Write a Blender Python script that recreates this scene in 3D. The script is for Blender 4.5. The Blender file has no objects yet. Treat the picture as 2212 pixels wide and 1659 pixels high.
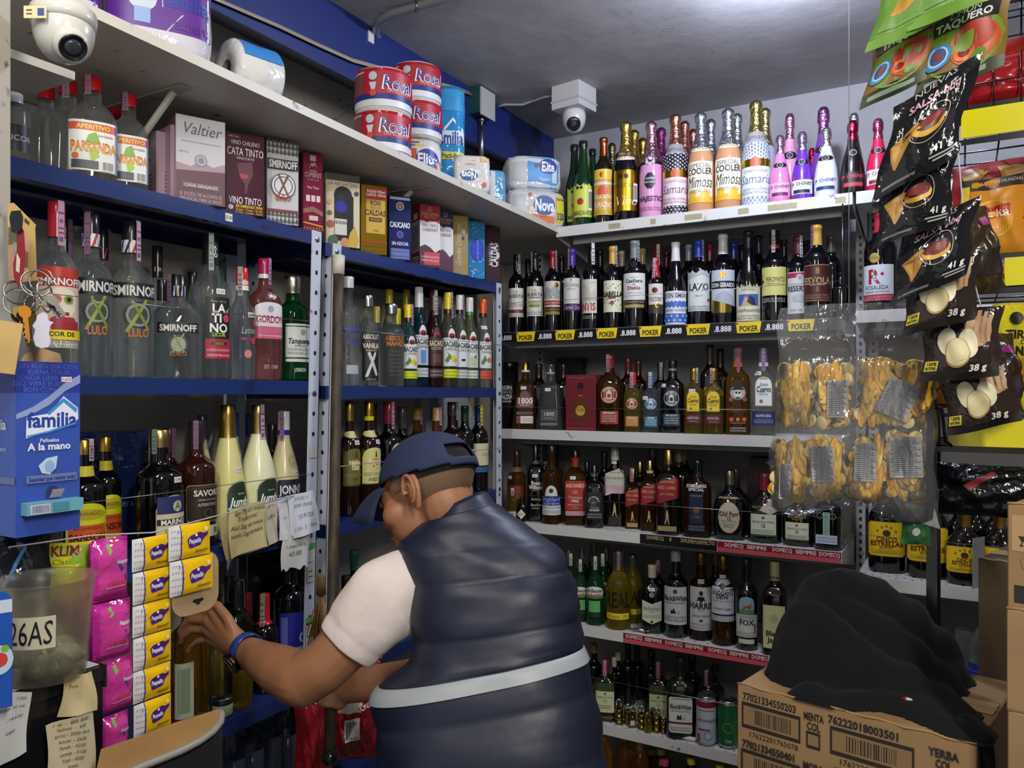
import bpy, math, random
from mathutils import Vector, Matrix
S = bpy.context.scene
COL = S.collection
PI = math.pi
R = math.radians
random.seed(7)
# ---------------------------------------------------------------- camera, world, lights, exposure
EYE = 1.60                       # eye level above the shop floor
FPX, CXP, HOR = 1690.0, 1106.0, 850.0
cd = bpy.data.cameras.new('camera'); cam = bpy.data.objects.new('camera', cd); COL.objects.link(cam)
cam.location = (0, 0, EYE); cam.rotation_euler = (R(90), 0, R(30))
cd.sensor_width = 36; cd.lens = FPX / 2212 * 36; cd.shift_y = (HOR - 829.5) / 2212; cd.clip_start = .05
S.camera = cam
w = bpy.data.worlds.new('world'); S.world = w; w.use_nodes = True
w.node_tree.nodes['Background'].inputs[0].default_value = (.96, .96, 1, 1)
w.node_tree.nodes['Background'].inputs[1].default_value = .62
def area(name, loc, size, power, col, aim, sy=None):
    l = bpy.data.lights.new(name, 'AREA'); l.energy = power; l.color = col; l.size = size
    if sy: l.shape = 'RECTANGLE'; l.size_y = sy
    o = bpy.data.objects.new(name, l); COL.objects.link(o); o.location = loc
    o.rotation_euler = (Vector(aim) - Vector(loc)).to_track_quat('-Z', 'Y').to_euler(); return o
area('tube_light_front', (.55, .15, 2.62), .12, 42, (1, .95, .86), (-.6, 1.9, 1.2), 1.1)
area('tube_light_counter', (-.75, .25, 2.60), .10, 13, (1, .95, .87), (-1.3, 1.7, 1.1), .7)
pl = bpy.data.lights.new('ceiling_bulb', 'POINT'); pl.energy = 30; pl.color = (.72, .80, 1); pl.shadow_soft_size = .03
plo = bpy.data.objects.new('ceiling_bulb', pl); COL.objects.link(plo); plo.location = (-.39, 2.02, 2.64)
S.view_settings.view_transform = 'Standard'; S.view_settings.look = 'None'
S.view_settings.exposure = 0.0; S.view_settings.gamma = 1; S.view_settings.use_curve_mapping = False
cy = S.cycles; cy.max_bounces = 9; cy.transmission_bounces = 6; cy.transparent_max_bounces = 14
cy.diffuse_bounces = 3; cy.glossy_bounces = 3; cy.use_denoising = True; cy.sample_clamp_indirect = 4
cy.caustics_reflective = False; cy.caustics_refractive = False
# ---------------------------------------------------------------- pixel rays to places
def ray(px):
    t = (px - CXP) / FPX
    return (-.5 + .8660254 * t, .8660254 + .5 * t)
def P(px, py, d):                # d = distance along the view axis
    a, b = ray(px); return Vector((a * d, b * d, EYE + (HOR - py) / FPX * d))
def at_y(px, y):                 # where that line of sight meets the plane y
    a, b = ray(px); d = y / b; return a * d, y, d
def at_x(px, x):
    a, b = ray(px); d = x / a; return x, b * d, d
def zz(py, d): return EYE + (HOR - py) / FPX * d
# ---------------------------------------------------------------- materials
def lin(h):
    h = h.lstrip('#'); v = [int(h[i:i + 2], 16) / 255 for i in (0, 2, 4)]
    return [x / 12.92 if x <= .04045 else ((x + .055) / 1.055) ** 2.4 for x in v] + [1]
MC = {}
def M(h, f='p'):
    """hex colour + finish: p paper/paint, g glossy plastic, d dark glass, m metal, f crinkled foil, c cloth, w worn paint, b cardboard, s skin"""
    k = h + f
    if k in MC: return MC[k]
    m = bpy.data.materials.new('%s_%s' % (f, h)); m.use_nodes = True; N = m.node_tree.nodes; L = m.node_tree.links
    b = N['Principled BSDF']; I = b.inputs; c = lin(h); I['Base Color'].default_value = c
    I['Roughness'].default_value = {'p': .45, 'g': .22, 'd': .06, 'm': .28, 'f': .25, 'c': .8, 'w': .45, 'b': .75, 's': .5, 'k': .12, 'n': .5, 'h': .62, 'q': .8}[f]
    def noise(sc, det=4, inp='Object'):
        t = N.new('ShaderNodeTexCoord'); n = N.new('ShaderNodeTexNoise'); n.inputs['Scale'].default_value = sc; n.inputs['Detail'].default_value = det
        L.new(t.outputs[inp], n.inputs['Vector']); return n
    def bump(n, s, dist=.01):
        q = N.new('ShaderNodeBump'); q.inputs['Strength'].default_value = s; q.inputs['Distance'].default_value = dist
        L.new(n.outputs[0], q.inputs['Height']); L.new(q.outputs[0], I['Normal'])
    def vary(n, c2, lo, hi):
        r = N.new('ShaderNodeValToRGB'); r.color_ramp.elements[0].position = lo; r.color_ramp.elements[1].position = hi
        r.color_ramp.elements[0].color = c; r.color_ramp.elements[1].color = c2; L.new(n.outputs[0], r.inputs[0]); L.new(r.outputs[0], I['Base Color'])
    if f == 'd': I['Coat Weight'].default_value = .4; I['Coat Roughness'].default_value = .03
    if f == 'h': I['Specular IOR Level'].default_value = .35; I['Sheen Weight'].default_value = .03
    if f in 'mf': I['Metallic'].default_value = 1
    if f == 'f': bump(noise(95, 3), 1.0, .004)
    if f == 'k': bump(noise(28, 3), .8, .008)                      # glossy crinkled plastic film
    if f == 'q': I['Roughness'].default_value = .8; bump(noise(13, 3), .55, .012)
    if f == 'c': bump(noise(900, 2), .25, .001)
    if f == 'n': I['Roughness'].default_value = .46; bump(noise(9, 3), .35, .01)   # quilted nylon
    if f == 'h': I['Roughness'].default_value = .95; bump(noise(300, 2), .2, .001)
    if f == 's': I['Subsurface Weight'].default_value = .12; I['Subsurface Radius'].default_value = (.01, .004, .002); bump(noise(180, 3), .12, .001)
    if f == 'b':
        n = noise(9, 6); vary(n, [x * .72 for x in c[:3]] + [1], .45, .8); bump(noise(60, 3), .2, .002)
    if f == 'w':
        n = noise(30, 8); vary(n, lin('5d5c5a'), .64, .74); bump(noise(40, 4), .15, .002)
    MC[k] = m; return m
def GL(h, fac=.5, rough=.0, ior=1.38):
    q = [int(255 * (int(h[i:i+2], 16) / 255) ** .7) for i in (0, 2, 4)]; sat = max(q) - min(q); h = '%02x%02x%02x' % tuple(q); fac = min(fac, .85) * (.9 if sat > 40 else .75)
    k = 'gl' + h + str(fac) + str(rough)
    if k in MC: return MC[k]
    m = bpy.data.materials.new('glass_' + h); m.use_nodes = True; N = m.node_tree.nodes; L = m.node_tree.links
    b = N['Principled BSDF']; b.inputs['Base Color'].default_value = lin(h); b.inputs['Transmission Weight'].default_value = .90 if sat > 40 else .93
    b.inputs['Roughness'].default_value = rough; b.inputs['IOR'].default_value = ior
    t = N.new('ShaderNodeBsdfTransparent'); t.inputs[0].default_value = lin(h)
    x = N.new('ShaderNodeMixShader'); x.inputs[0].default_value = fac
    L.new(t.outputs[0], x.inputs[1]); L.new(b.outputs[0], x.inputs[2]); L.new(x.outputs[0], N['Material Output'].inputs[0])
    MC[k] = m; return m
def FILM(h='ffffff', op=.12, rough=.12):                       # thin clear plastic film
    k = 'film' + h + str(op)
    if k in MC: return MC[k]
    m = bpy.data.materials.new('film_' + h); m.use_nodes = True; N = m.node_tree.nodes; L = m.node_tree.links
    b = N['Principled BSDF']; b.inputs['Base Color'].default_value = lin(h); b.inputs['Roughness'].default_value = rough
    tc = N.new('ShaderNodeTexCoord'); mp = N.new('ShaderNodeMapping'); mp.inputs['Rotation'].default_value = (.3, .6, .2)
    mp.inputs['Scale'].default_value = (1, 1, .35)
    n = N.new('ShaderNodeTexNoise'); n.inputs['Scale'].default_value = 26; n.inputs['Detail'].default_value = 4
    bp = N.new('ShaderNodeBump'); bp.inputs['Strength'].default_value = 1; bp.inputs['Distance'].default_value = .012
    L.new(tc.outputs['Object'], mp.inputs[0]); L.new(mp.outputs[0], n.inputs['Vector']); L.new(n.outputs[0], bp.inputs['Height'])
    g = N.new('ShaderNodeBsdfGlossy'); g.inputs['Roughness'].default_value = rough; L.new(bp.outputs[0], g.inputs['Normal']); L.new(bp.outputs[0], b.inputs['Normal'])
    fr = N.new('ShaderNodeFresnel'); fr.inputs[0].default_value = 1.6; L.new(bp.outputs[0], fr.inputs['Normal'])
    t = N.new('ShaderNodeBsdfTransparent'); t.inputs[0].default_value = (.97, .97, .97, 1)
    x = N.new('ShaderNodeMixShader'); L.new(fr.outputs[0], x.inputs[0]); L.new(t.outputs[0], x.inputs[1]); L.new(g.outputs[0], x.inputs[2])
    y = N.new('ShaderNodeMixShader'); y.inputs[0].default_value = op; L.new(x.outputs[0], y.inputs[1]); L.new(b.outputs[0], y.inputs[2])
    L.new(y.outputs[0], N['Material Output'].inputs[0]); MC[k] = m; return m
# ---------------------------------------------------------------- mesh builder
class MB:
    def __init__(s): s.v = []; s.f = []; s.m = []; s.mi = []; s.sm = []
    def slot(s, mat):
        if mat not in s.m: s.m.append(mat)
        return s.m.index(mat)
    def add(s, v, f, mat, smooth=False):
        o = len(s.v); s.v += [tuple(p) for p in v]; k = s.slot(mat)
        for q in f: s.f.append([i + o for i in q]); s.mi.append(k); s.sm.append(smooth)
    def box(s, a, b, mat, T=None, bev=0):
        x0, y0, z0 = a; x1, y1, z1 = b
        v = [(x0,y0,z0),(x1,y0,z0),(x1,y1,z0),(x0,y1,z0),(x0,y0,z1),(x1,y0,z1),(x1,y1,z1),(x0,y1,z1)]
        if T: v = [T @ Vector(p) for p in v]
        s.add(v, [(0,3,2,1),(4,5,6,7),(0,1,5,4),(1,2,6,5),(2,3,7,6),(3,0,4,7)], mat)
    def lathe(s, prof, mat, seg=24, T=None, sx=1, sy=1, smooth=True, cap0=True, cap1=True):
        v = []; f = []
        for (r, z) in prof:
            for i in range(seg):
                a = 2 * PI * i / seg; v.append((r * math.cos(a) * sx, r * math.sin(a) * sy, z))
        n = len(prof)
        for j in range(n - 1):
            for i in range(seg):
                k = (i + 1) % seg; f.append((j*seg+i, j*seg+k, (j+1)*seg+k, (j+1)*seg+i))
        if cap0: f.append(tuple(range(seg))[::-1])
        if cap1: f.append(tuple((n-1)*seg+i for i in range(seg)))
        if T: v = [T @ Vector(p) for p in v]
        s.add(v, f, mat, smooth)
    def tube(s, pts, r, mat, seg=8):
        pts = [Vector(p) for p in pts]; v = []; f = []; n = len(pts); up = None
        for j, p in enumerate(pts):
            d = (pts[min(j+1, n-1)] - pts[max(j-1, 0)]).normalized()
            if up is None: up = Vector((0, 0, 1)) if abs(d.z) < .9 else Vector((1, 0, 0))
            a = d.cross(up).normalized(); b = a.cross(d).normalized(); up = b
            rr = r[j] if isinstance(r, (list, tuple)) else r
            for i in range(seg):
                t = 2 * PI * i / seg; v.append(p + a * math.cos(t) * rr + b * math.sin(t) * rr)
        for j in range(n - 1):
            for i in range(seg):
                k = (i + 1) % seg; f.append((j*seg+i, (j+1)*seg+i, (j+1)*seg+k, j*seg+k))
        f.append(tuple(range(seg))); f.append(tuple((n-1)*seg+i for i in range(seg))[::-1])
        s.add(v, f, mat, True)
    def build(s, name, parent=None, **kw):
        me = bpy.data.meshes.new(name); me.from_pydata(s.v, [], s.f)
        for m in s.m: me.materials.append(m)
        me.polygons.foreach_set('material_index', s.mi); me.polygons.foreach_set('use_smooth', s.sm); me.update()
        o = bpy.data.objects.new(name, me); COL.objects.link(o)
        if parent: o.parent = parent
        for k, x in kw.items(): o[k] = x
        return o
def thing(name, label, cat, loc=(0,0,0), rz=0, group=None, rot=None):
    o = bpy.data.objects.new(name, None); COL.objects.link(o); o.location = loc; o.rotation_euler = rot or (0, 0, rz)
    o.empty_display_size = .02; o['label'] = label; o['category'] = cat
    if group: o['group'] = group
    return o
def tag(o, label, cat, group=None):
    o['label'] = label; o['category'] = cat
    if group: o['group'] = group
    return o
def struct(mb, name):
    o = mb.build(name); o['kind'] = 'structure'; return o
def copy_tree(o, parent=None):
    c = o.copy(); COL.objects.link(c); c.parent = parent
    for ch in list(o.children): copy_tree(ch, c)
    return c
# ---------------------------------------------------------------- glyphs
CH = "ABCDEFGHIJKLMNOPQRSTUVWXYZabcdefghijklmnopqrstuvwxyz0123456789&.,:%$*-+!|/'°ÑñéóáíçÇ\"#()"
GLY = {}
def make_glyphs():
    tmp = []
    for st, off in ((0, 0), (1, .028)):
        for ch in CH:
            for k in ('', 'H'):
                c = bpy.data.curves.new('g', 'FONT'); c.body = ch + k; c.resolution_u = 2; c.offset = off; c.fill_mode = 'FRONT'
                o = bpy.data.objects.new('g', c); COL.objects.link(o); tmp.append((st, ch, k, o))
    bpy.context.view_layer.update(); dg = bpy.context.evaluated_depsgraph_get(); q = {}
    for st, ch, k, o in tmp:
        me = o.evaluated_get(dg).to_mesh(); vs = [tuple(v.co[:2]) for v in me.vertices]; fs = [tuple(p.vertices) for p in me.polygons]
        q[(st, ch, k)] = (vs, fs, max([v[0] for v in vs] or [0]), max([v[1] for v in vs] or [0])); o.evaluated_get(dg).to_mesh_clear()
    for st in (0, 1):
        hx = q[(st, 'H', '')][2]; hh = q[(st, 'H', '')][3]
        for ch in CH:
            vs, fs, _, _ = q[(st, ch, '')]; adv = q[(st, ch, 'H')][2] - hx
            GLY[(st, ch)] = ([(x / hh, y / hh) for x, y in vs], fs, adv / hh)
        GLY[(st, ' ')] = ([], [], .42)
    for st, ch, k, o in tmp:
        c = o.data; bpy.data.objects.remove(o); bpy.data.curves.remove(c)
make_glyphs()
def text_mesh(s, st=0, shear=0):
    x = 0; V = []; F = []
    for ch in s:
        g = GLY.get((st, ch)) or GLY[(st, ' ')]
        o = len(V); V += [(vx + x + vy * shear, vy) for vx, vy in g[0]]; F += [[i + o for i in f] for f in g[1]]; x += g[2]
    return V, F, x
# ---------------------------------------------------------------- printed surfaces: elements in a box, x -1..1, y 0..1
def T(s, y, h, c='222222', x=0, w=.92, sh=0, b=0, rot=0): return ('T', s, y, h, c, x, w, sh, b, rot)
def B(y0, y1, c, x0=-1, x1=1, f='p'): return ('B', y0, y1, c, x0, x1, f)
def E(x, y, r, c, a=1.0, f='p'): return ('E', x, y, r, c, a, f)
def Rg(x, y, r, c, t=.12): return ('R', x, y, r, c, t)
def BC(x, y, wd, h, c='222222', bg='f2f2ee'): return ('C', x, y, wd, h, c, bg)
def G(pts, c, f='p'): return ('G', pts, c, f)           # polygon, x -1..1 / y 0..1
def AT(s, x, y, r, h, c, up=1, b=1): return ('A', s, x, y, r, h, c, up, b)   # text on an arc
def WN(y, c='222222', h=.05, bg=None):
    q = [B(y - h * 1.5, y + h * 1.5, bg, -.95, .95)] if bg else []
    return q + [T('EL EXCESO DE ALCOHOL ES', y + h * .65, h, c, w=.86), T('PERJUDICIAL PARA LA SALUD', y - h * .75, h, c, w=.86)]
def SHP(shape, t):
    a = abs(t)
    if shape == 'e': q = math.sqrt(max(0, 1 - t * t)); return .5 - .5 * q, .5 + .5 * q
    if shape == 'a': return 0, .72 + .28 * math.sqrt(max(0, 1 - t * t))
    if shape == 'A': return 0, .6 + .4 * math.sqrt(max(0, 1 - (t * 1.6) ** 2)) if a < .62 else .62
    if shape == 'd': return .5 - .5 * (1 - a), .5 + .5 * (1 - a)
    if shape == 'v': return .28 * a, 1
    if shape == 'bal': return .18 * a, 1 - .16 * (1 - a)
    if shape == 'jw': return 0 + .26 * (t + 1) / 2, .74 + .26 * (t + 1) / 2
    if shape == 'o':                                     # rounded corners
        q = 0 if a < .86 else .06 * (1 - math.sqrt(max(0, 1 - ((a - .86) / .14) ** 2))); return q, 1 - q
    if shape == 't': return 0, 1
    if shape == 'sc': return 0, .93 + .07 * math.sin(t * 17) * math.sin(t * 5 + 1)
    return 0, 1
SOFT = [False]
def patch(mb, mp, u0, u1, v0, v1, mat, lift, shape='r', step=.006, vs=None):
    nu = max(1, min(48, int(abs(u1 - u0) / step))); nu = max(nu, 16 if shape != 'r' else 1)
    nv = max(1, min(24, int(abs(v1 - v0) / (vs or step * 2)))); V = []; F = []
    for i in range(nu + 1):
        t = -1 + 2 * i / nu; lo, hi = SHP(shape, t); u = u0 + (u1 - u0) * i / nu
        for j in range(nv + 1):
            k = lo + (hi - lo) * j / nv; V.append(mp(u, v0 + (v1 - v0) * k, lift))
    for i in range(nu):
        for j in range(nv):
            a = i * (nv + 1) + j; F.append((a, a + nv + 1, a + nv + 2, a + 1))
    mb.add(V, F, mat, True)
def art(mb, mp, cu, v0, v1, hw, els, lift=.0006, dl=.00018, step=.006, base='p'):
    H = v1 - v0; n = 0
    for e in els:
        n += 1; l = lift + dl * n; k = e[0]
        if k == 'B':
            patch(mb, mp, cu + e[4] * hw, cu + e[5] * hw, v0 + e[1] * H, v0 + e[2] * H, M(e[3], e[6]), l, 'r', step)
        elif k == 'E':
            r = e[3] * hw; patch(mb, mp, cu + e[1] * hw - r, cu + e[1] * hw + r, v0 + e[2] * H - r * e[5], v0 + e[2] * H + r * e[5], M(e[4], e[6]), l, 'e', step, r / 2)
        elif k == 'R':
            r = e[3] * hw; r2 = r * (1 - e[5]); V = []; F = []; K = 28
            for i in range(K):
                a = 2 * PI * i / K
                for q in (r, r2): V.append(mp(cu + e[1] * hw + q * math.cos(a), v0 + e[2] * H + q * math.sin(a), l))
            for i in range(K):
                j = (i + 1) % K; F.append((2*i, 2*j, 2*j+1, 2*i+1))
            mb.add(V, F, M(e[4], base))
        elif k == 'G':
            if not SOFT[0]: V = [mp(cu + x * hw, v0 + y * H, l) for x, y in e[1]]; mb.add(V, [tuple(range(len(V)))], M(e[2], e[3]))
            else:
                q = e[1]; xs = [p[0] for p in q]; NC = 14; NR = 8; cols = []
                for i in range(NC + 1):
                    x = min(xs) + 1e-4 + (max(xs) - min(xs) - 2e-4) * i / NC; ys = []
                    for (ax, ay), (bx, by) in zip(q, q[1:] + q[:1]):
                        if (ax - x) * (bx - x) <= 0 and ax != bx: ys.append(ay + (by - ay) * (x - ax) / (bx - ax))
                    cols.append((x, min(ys or [0]), max(ys or [0])))
                V = [mp(cu + x * hw, v0 + (a + (b - a) * j / NR) * H, l) for x, a, b in cols for j in range(NR + 1)]
                mb.add(V, [(i*(NR+1)+j, (i+1)*(NR+1)+j, (i+1)*(NR+1)+j+1, i*(NR+1)+j+1) for i in range(NC) for j in range(NR)], M(e[2], e[3]), True)
        elif k == 'T':
            _, s, y, h, c, x, wd, sh, b, rot = e
            V, F, W = text_mesh(s, b, sh)
            if not V: continue
            hh = h * H; sx = hh
            lim = 2 * hw * wd if not rot else H * wd
            if rot: hh = h * 2 * hw; sx = hh
            if W * sx > lim: sx = lim / W
            if sx < hh * .55: hh = sx / .55
            ox, oy = cu + x * hw, v0 + y * H
            if rot == 0: Q = [mp(ox + (vx - W / 2) * sx, oy + (vy - .5) * hh, l) for vx, vy in V]
            elif rot == 1: Q = [mp(ox - (vy - .5) * hh, oy + (vx - W / 2) * sx, l) for vx, vy in V]
            else: Q = [mp(ox - (vx - W / 2) * sx, oy - (vy - .5) * hh, l) for vx, vy in V]
            mb.add(Q, F, M(c, base))
        elif k == 'A':
            _, s, x, y, r, h, c, up, b = e
            V, F, W = text_mesh(s, b, 0); r = r * hw; hh = h * hw; Q = []
            for vx, vy in V:
                a = (vx - W / 2) * hh / r
                if up: q = r + vy * hh; X = q * math.sin(a); Y = q * math.cos(a)
                else: q = r + hh - vy * hh; X = q * math.sin(a); Y = -q * math.cos(a)
                Q.append(mp(cu + x * hw + X, v0 + y * H + Y, l))
            mb.add(Q, F, M(c, base))
        elif k == 'C':
            _, x, y, wd, h, c, bg = e; rr = random.Random(int(x * 99 + y * 77) + 5)
            if bg: patch(mb, mp, cu + (x - wd) * hw, cu + (x + wd) * hw, v0 + (y - h) * H, v0 + (y + h) * H, M(bg), l, 'r', step)
            u = x - wd * .88
            while u < x + wd * .86:
                q = rr.choice((.02, .035, .05)) * wd
                V = [mp(cu + a * hw, v0 + z * H, l + dl) for a, z in ((u, y - h * .8), (u + q, y - h * .8), (u + q, y + h * .8), (u, y + h * .8))]
                mb.add(V, [(0, 1, 2, 3)], M(c)); u += q + rr.choice((.025, .04, .06)) * wd
# ---------------------------------------------------------------- bottles
KN = {  # (height fraction, radius fraction, squareness 0..1); then body exponent, depth ratio
 'bord': ([(0,.9,1),(.008,.98,1),(.03,1,1),(.60,1,1),(.66,.95,1),(.70,.82,1),(.735,.60,1),(.77,.44,0),(.81,.38,0),(.955,.36,0),(.96,.40,0),(.985,.40,0),(1,.36,0)], 2, 1),
 'burg': ([(0,.92,1),(.02,1,1),(.42,1,1),(.52,.92,1),(.60,.76,1),(.68,.57,1),(.76,.43,0),(.84,.37,0),(.955,.35,0),(.96,.39,0),(1,.38,0)], 2, 1),
 'champ': ([(0,.92,1),(.02,1,1),(.45,1,1),(.54,.93,1),(.62,.78,1),(.70,.57,1),(.77,.43,0),(.86,.37,0),(.91,.36,0),(.925,.43,0),(.965,.44,0),(.985,.38,0),(1,.22,0)], 2, 1),
 'vod': ([(0,.90,1),(.02,1,1),(.57,1,1),(.62,.98,1),(.66,.87,1),(.69,.66,1),(.72,.46,0),(.76,.39,0),(1,.38,0)], 2, 1),
 'flask': ([(0,.92,1),(.03,1,1),(.52,1,1),(.62,.94,1),(.70,.72,1),(.75,.45,0),(.78,.36,0),(1,.36,0)], 2.6, .55),
 'abs': ([(0,.94,1),(.02,1,1),(.60,1,1),(.66,.97,1),(.71,.80,1),(.745,.50,0),(.78,.40,0),(.86,.40,0),(.88,.44,0),(1,.46,0)], 2, 1),
 'bac': ([(0,.94,1),(.02,1,1),(.50,1,1),(.58,.97,1),(.65,.80,1),(.71,.56,0),(.77,.46,0),(1,.42,0)], 2, 1),
 'sq': ([(0,.95,1),(.02,1,1),(.62,1,1),(.68,.93,1),(.73,.68,1),(.76,.44,0),(.80,.36,0),(1,.36,0)], 6, 1),
 'sqr': ([(0,.95,1),(.02,1,1),(.60,1,1),(.66,.95,1),(.70,.80,1),(.74,.52,0),(.78,.38,0),(.86,.34,0),(1,.36,0)], 4, .75),
 'trap': ([(0,.97,1),(.02,1,1),(.30,.88,1),(.60,.72,1),(.68,.68,1),(.71,.55,1),(.74,.36,0),(.80,.30,0),(.86,.30,0)], 7, .8),
 'cream': ([(0,.90,1),(.02,.97,1),(.25,1,1),(.42,.96,1),(.55,.80,1),(.66,.58,1),(.74,.42,0),(.80,.36,0),(1,.34,0)], 2, 1),
 'cone': ([(0,.95,1),(.02,1,1),(.30,.98,1),(.55,.72,1),(.70,.52,1),(.78,.42,0),(1,.36,0)], 2, 1),
 'parr': ([(0,.80,1),(.03,.90,1),(.22,.99,1),(.42,1,1),(.54,.92,1),(.62,.74,1),(.68,.46,0),(.73,.30,0),(1,.29,0)], 2.6, .7),
 'buch': ([(0,.86,1),(.03,.95,1),(.30,1,1),(.50,.98,1),(.58,.86,1),(.65,.58,1),(.70,.36,0),(.76,.30,0),(1,.31,0)], 2.6, .65),
 'beer': ([(0,.93,1),(.02,1,1),(.46,1,1),(.55,.90,1),(.66,.62,0),(.76,.47,0),(.93,.38,0),(.95,.42,0),(1,.40,0)], 2, 1),
 'chenet': ([(0,.90,1),(.03,1,1),(.25,1,1),(.42,.90,1),(.55,.70,1),(.66,.50,0),(.76,.38,0),(.84,.34,0),(.86,.42,0),(.96,.40,0),(1,.25,0)], 2, 1),
 'jug': ([(0,.96,1),(.02,1,1),(.72,1,1),(.80,.86,0),(.84,.60,0),(.86,.50,0),(1,.50,0)], 2, 1),
 'pet': ([(0,.85,1),(.03,1,1),(.30,.97,1),(.34,.92,1),(.38,.97,1),(.55,1,1),(.60,.93,1),(.66,1,1),(.78,.86,1),(.88,.45,0),(.92,.36,0),(1,.36,0)], 2, 1),
}
def resample(kn, sub=3):
    out = []; n = len(kn)
    for i in range(n - 1):
        p0 = kn[max(i-1, 0)]; p1 = kn[i]; p2 = kn[i+1]; p3 = kn[min(i+2, n-1)]
        s = 1 if (p2[0] - p1[0]) < .022 or abs(p2[1] - p1[1]) < .004 else sub
        for j in range(s):
            t = j / s; q = []
            for c in (0, 1, 2):
                if c != 1: q.append(p1[c] + (p2[c] - p1[c]) * t); continue
                dz = p2[0] - p1[0]
                m1 = (p2[1] - p0[1]) / max(p2[0] - p0[0], 1e-4) * dz; m2 = (p3[1] - p1[1]) / max(p3[0] - p1[0], 1e-4) * dz
                dl = p2[1] - p1[1]
                lim = abs(dl) * 3; m1 = max(-lim, min(lim, m1)); m2 = max(-lim, min(lim, m2))
                q.append((2*t**3-3*t*t+1)*p1[1] + (t**3-2*t*t+t)*m1 + (-2*t**3+3*t*t)*p2[1] + (t**3-t*t)*m2)
            out.append(q)
    out.append(list(kn[-1])); return out
class Body:
    def __init__(s, kind, H, Rr):
        kn, s.n, s.d = KN[kind]; s.k = resample(kn); s.H = H; s.R = Rr
    def prof(s, z):
        f = z / s.H; k = s.k
        if f <= 0: return k[0][1] * s.R, k[0][2]
        for a, b in zip(k, k[1:]):
            if f <= b[0] + 1e-9:
                t = (f - a[0]) / max(b[0] - a[0], 1e-6); return (a[1] + (b[1]-a[1])*t) * s.R, a[2] + (b[2]-a[2])*t
        return k[-1][1] * s.R, k[-1][2]
    def pt(s, th, z, lift=0):             # th 0 = front (-y)
        r, q = s.prof(z); n = 2 + (s.n - 2) * q; d = 1 + (s.d - 1) * q
        c, sn = abs(math.cos(th)), abs(math.sin(th))
        rho = 1 / ((sn ** n + (c / d) ** n) ** (1 / n)); rr = r * rho + lift
        return (rr * math.sin(th), -rr * math.cos(th), z)
    def mp(s, u, z, lift):
        r, q = s.prof(z)
        if s.n <= 2.1 or q < .5: return s.pt(u / max(r, .3 * s.R), z, lift)
        n = s.n; x = min(abs(u) / r, .985); y = s.d * (1 - x ** n) ** (1 / n) * r
        return (math.copysign(x * r, u), -(y + lift), z)
    def shell(s, mb, mat, z0=0, z1=None, lift=0, seg=28, cap=(1, 1)):
        z1 = s.H if z1 is None else z1
        zs = [z0] + [k[0] * s.H for k in s.k if z0 + 1e-4 < k[0] * s.H < z1 - 1e-4] + [z1]; V = []; F = []
        for z in zs:
            for i in range(seg): V.append(s.pt(2 * PI * i / seg, z, lift))
        for j in range(len(zs) - 1):
            for i in range(seg):
                k = (i + 1) % seg; F.append((j*seg+i, j*seg+k, (j+1)*seg+k, (j+1)*seg+i))
        if cap[0]: F.append(tuple(range(seg))[::-1])
        if cap[1]: F.append(tuple((len(zs)-1)*seg+i for i in range(seg)))
        mb.add(V, F, mat, True)
REG = []
def Lb(z0, z1, hw, bg, els=(), shape='r', cu=0, f='p'): return (z0, z1, hw, bg, list(els), shape, cu, f)
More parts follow.
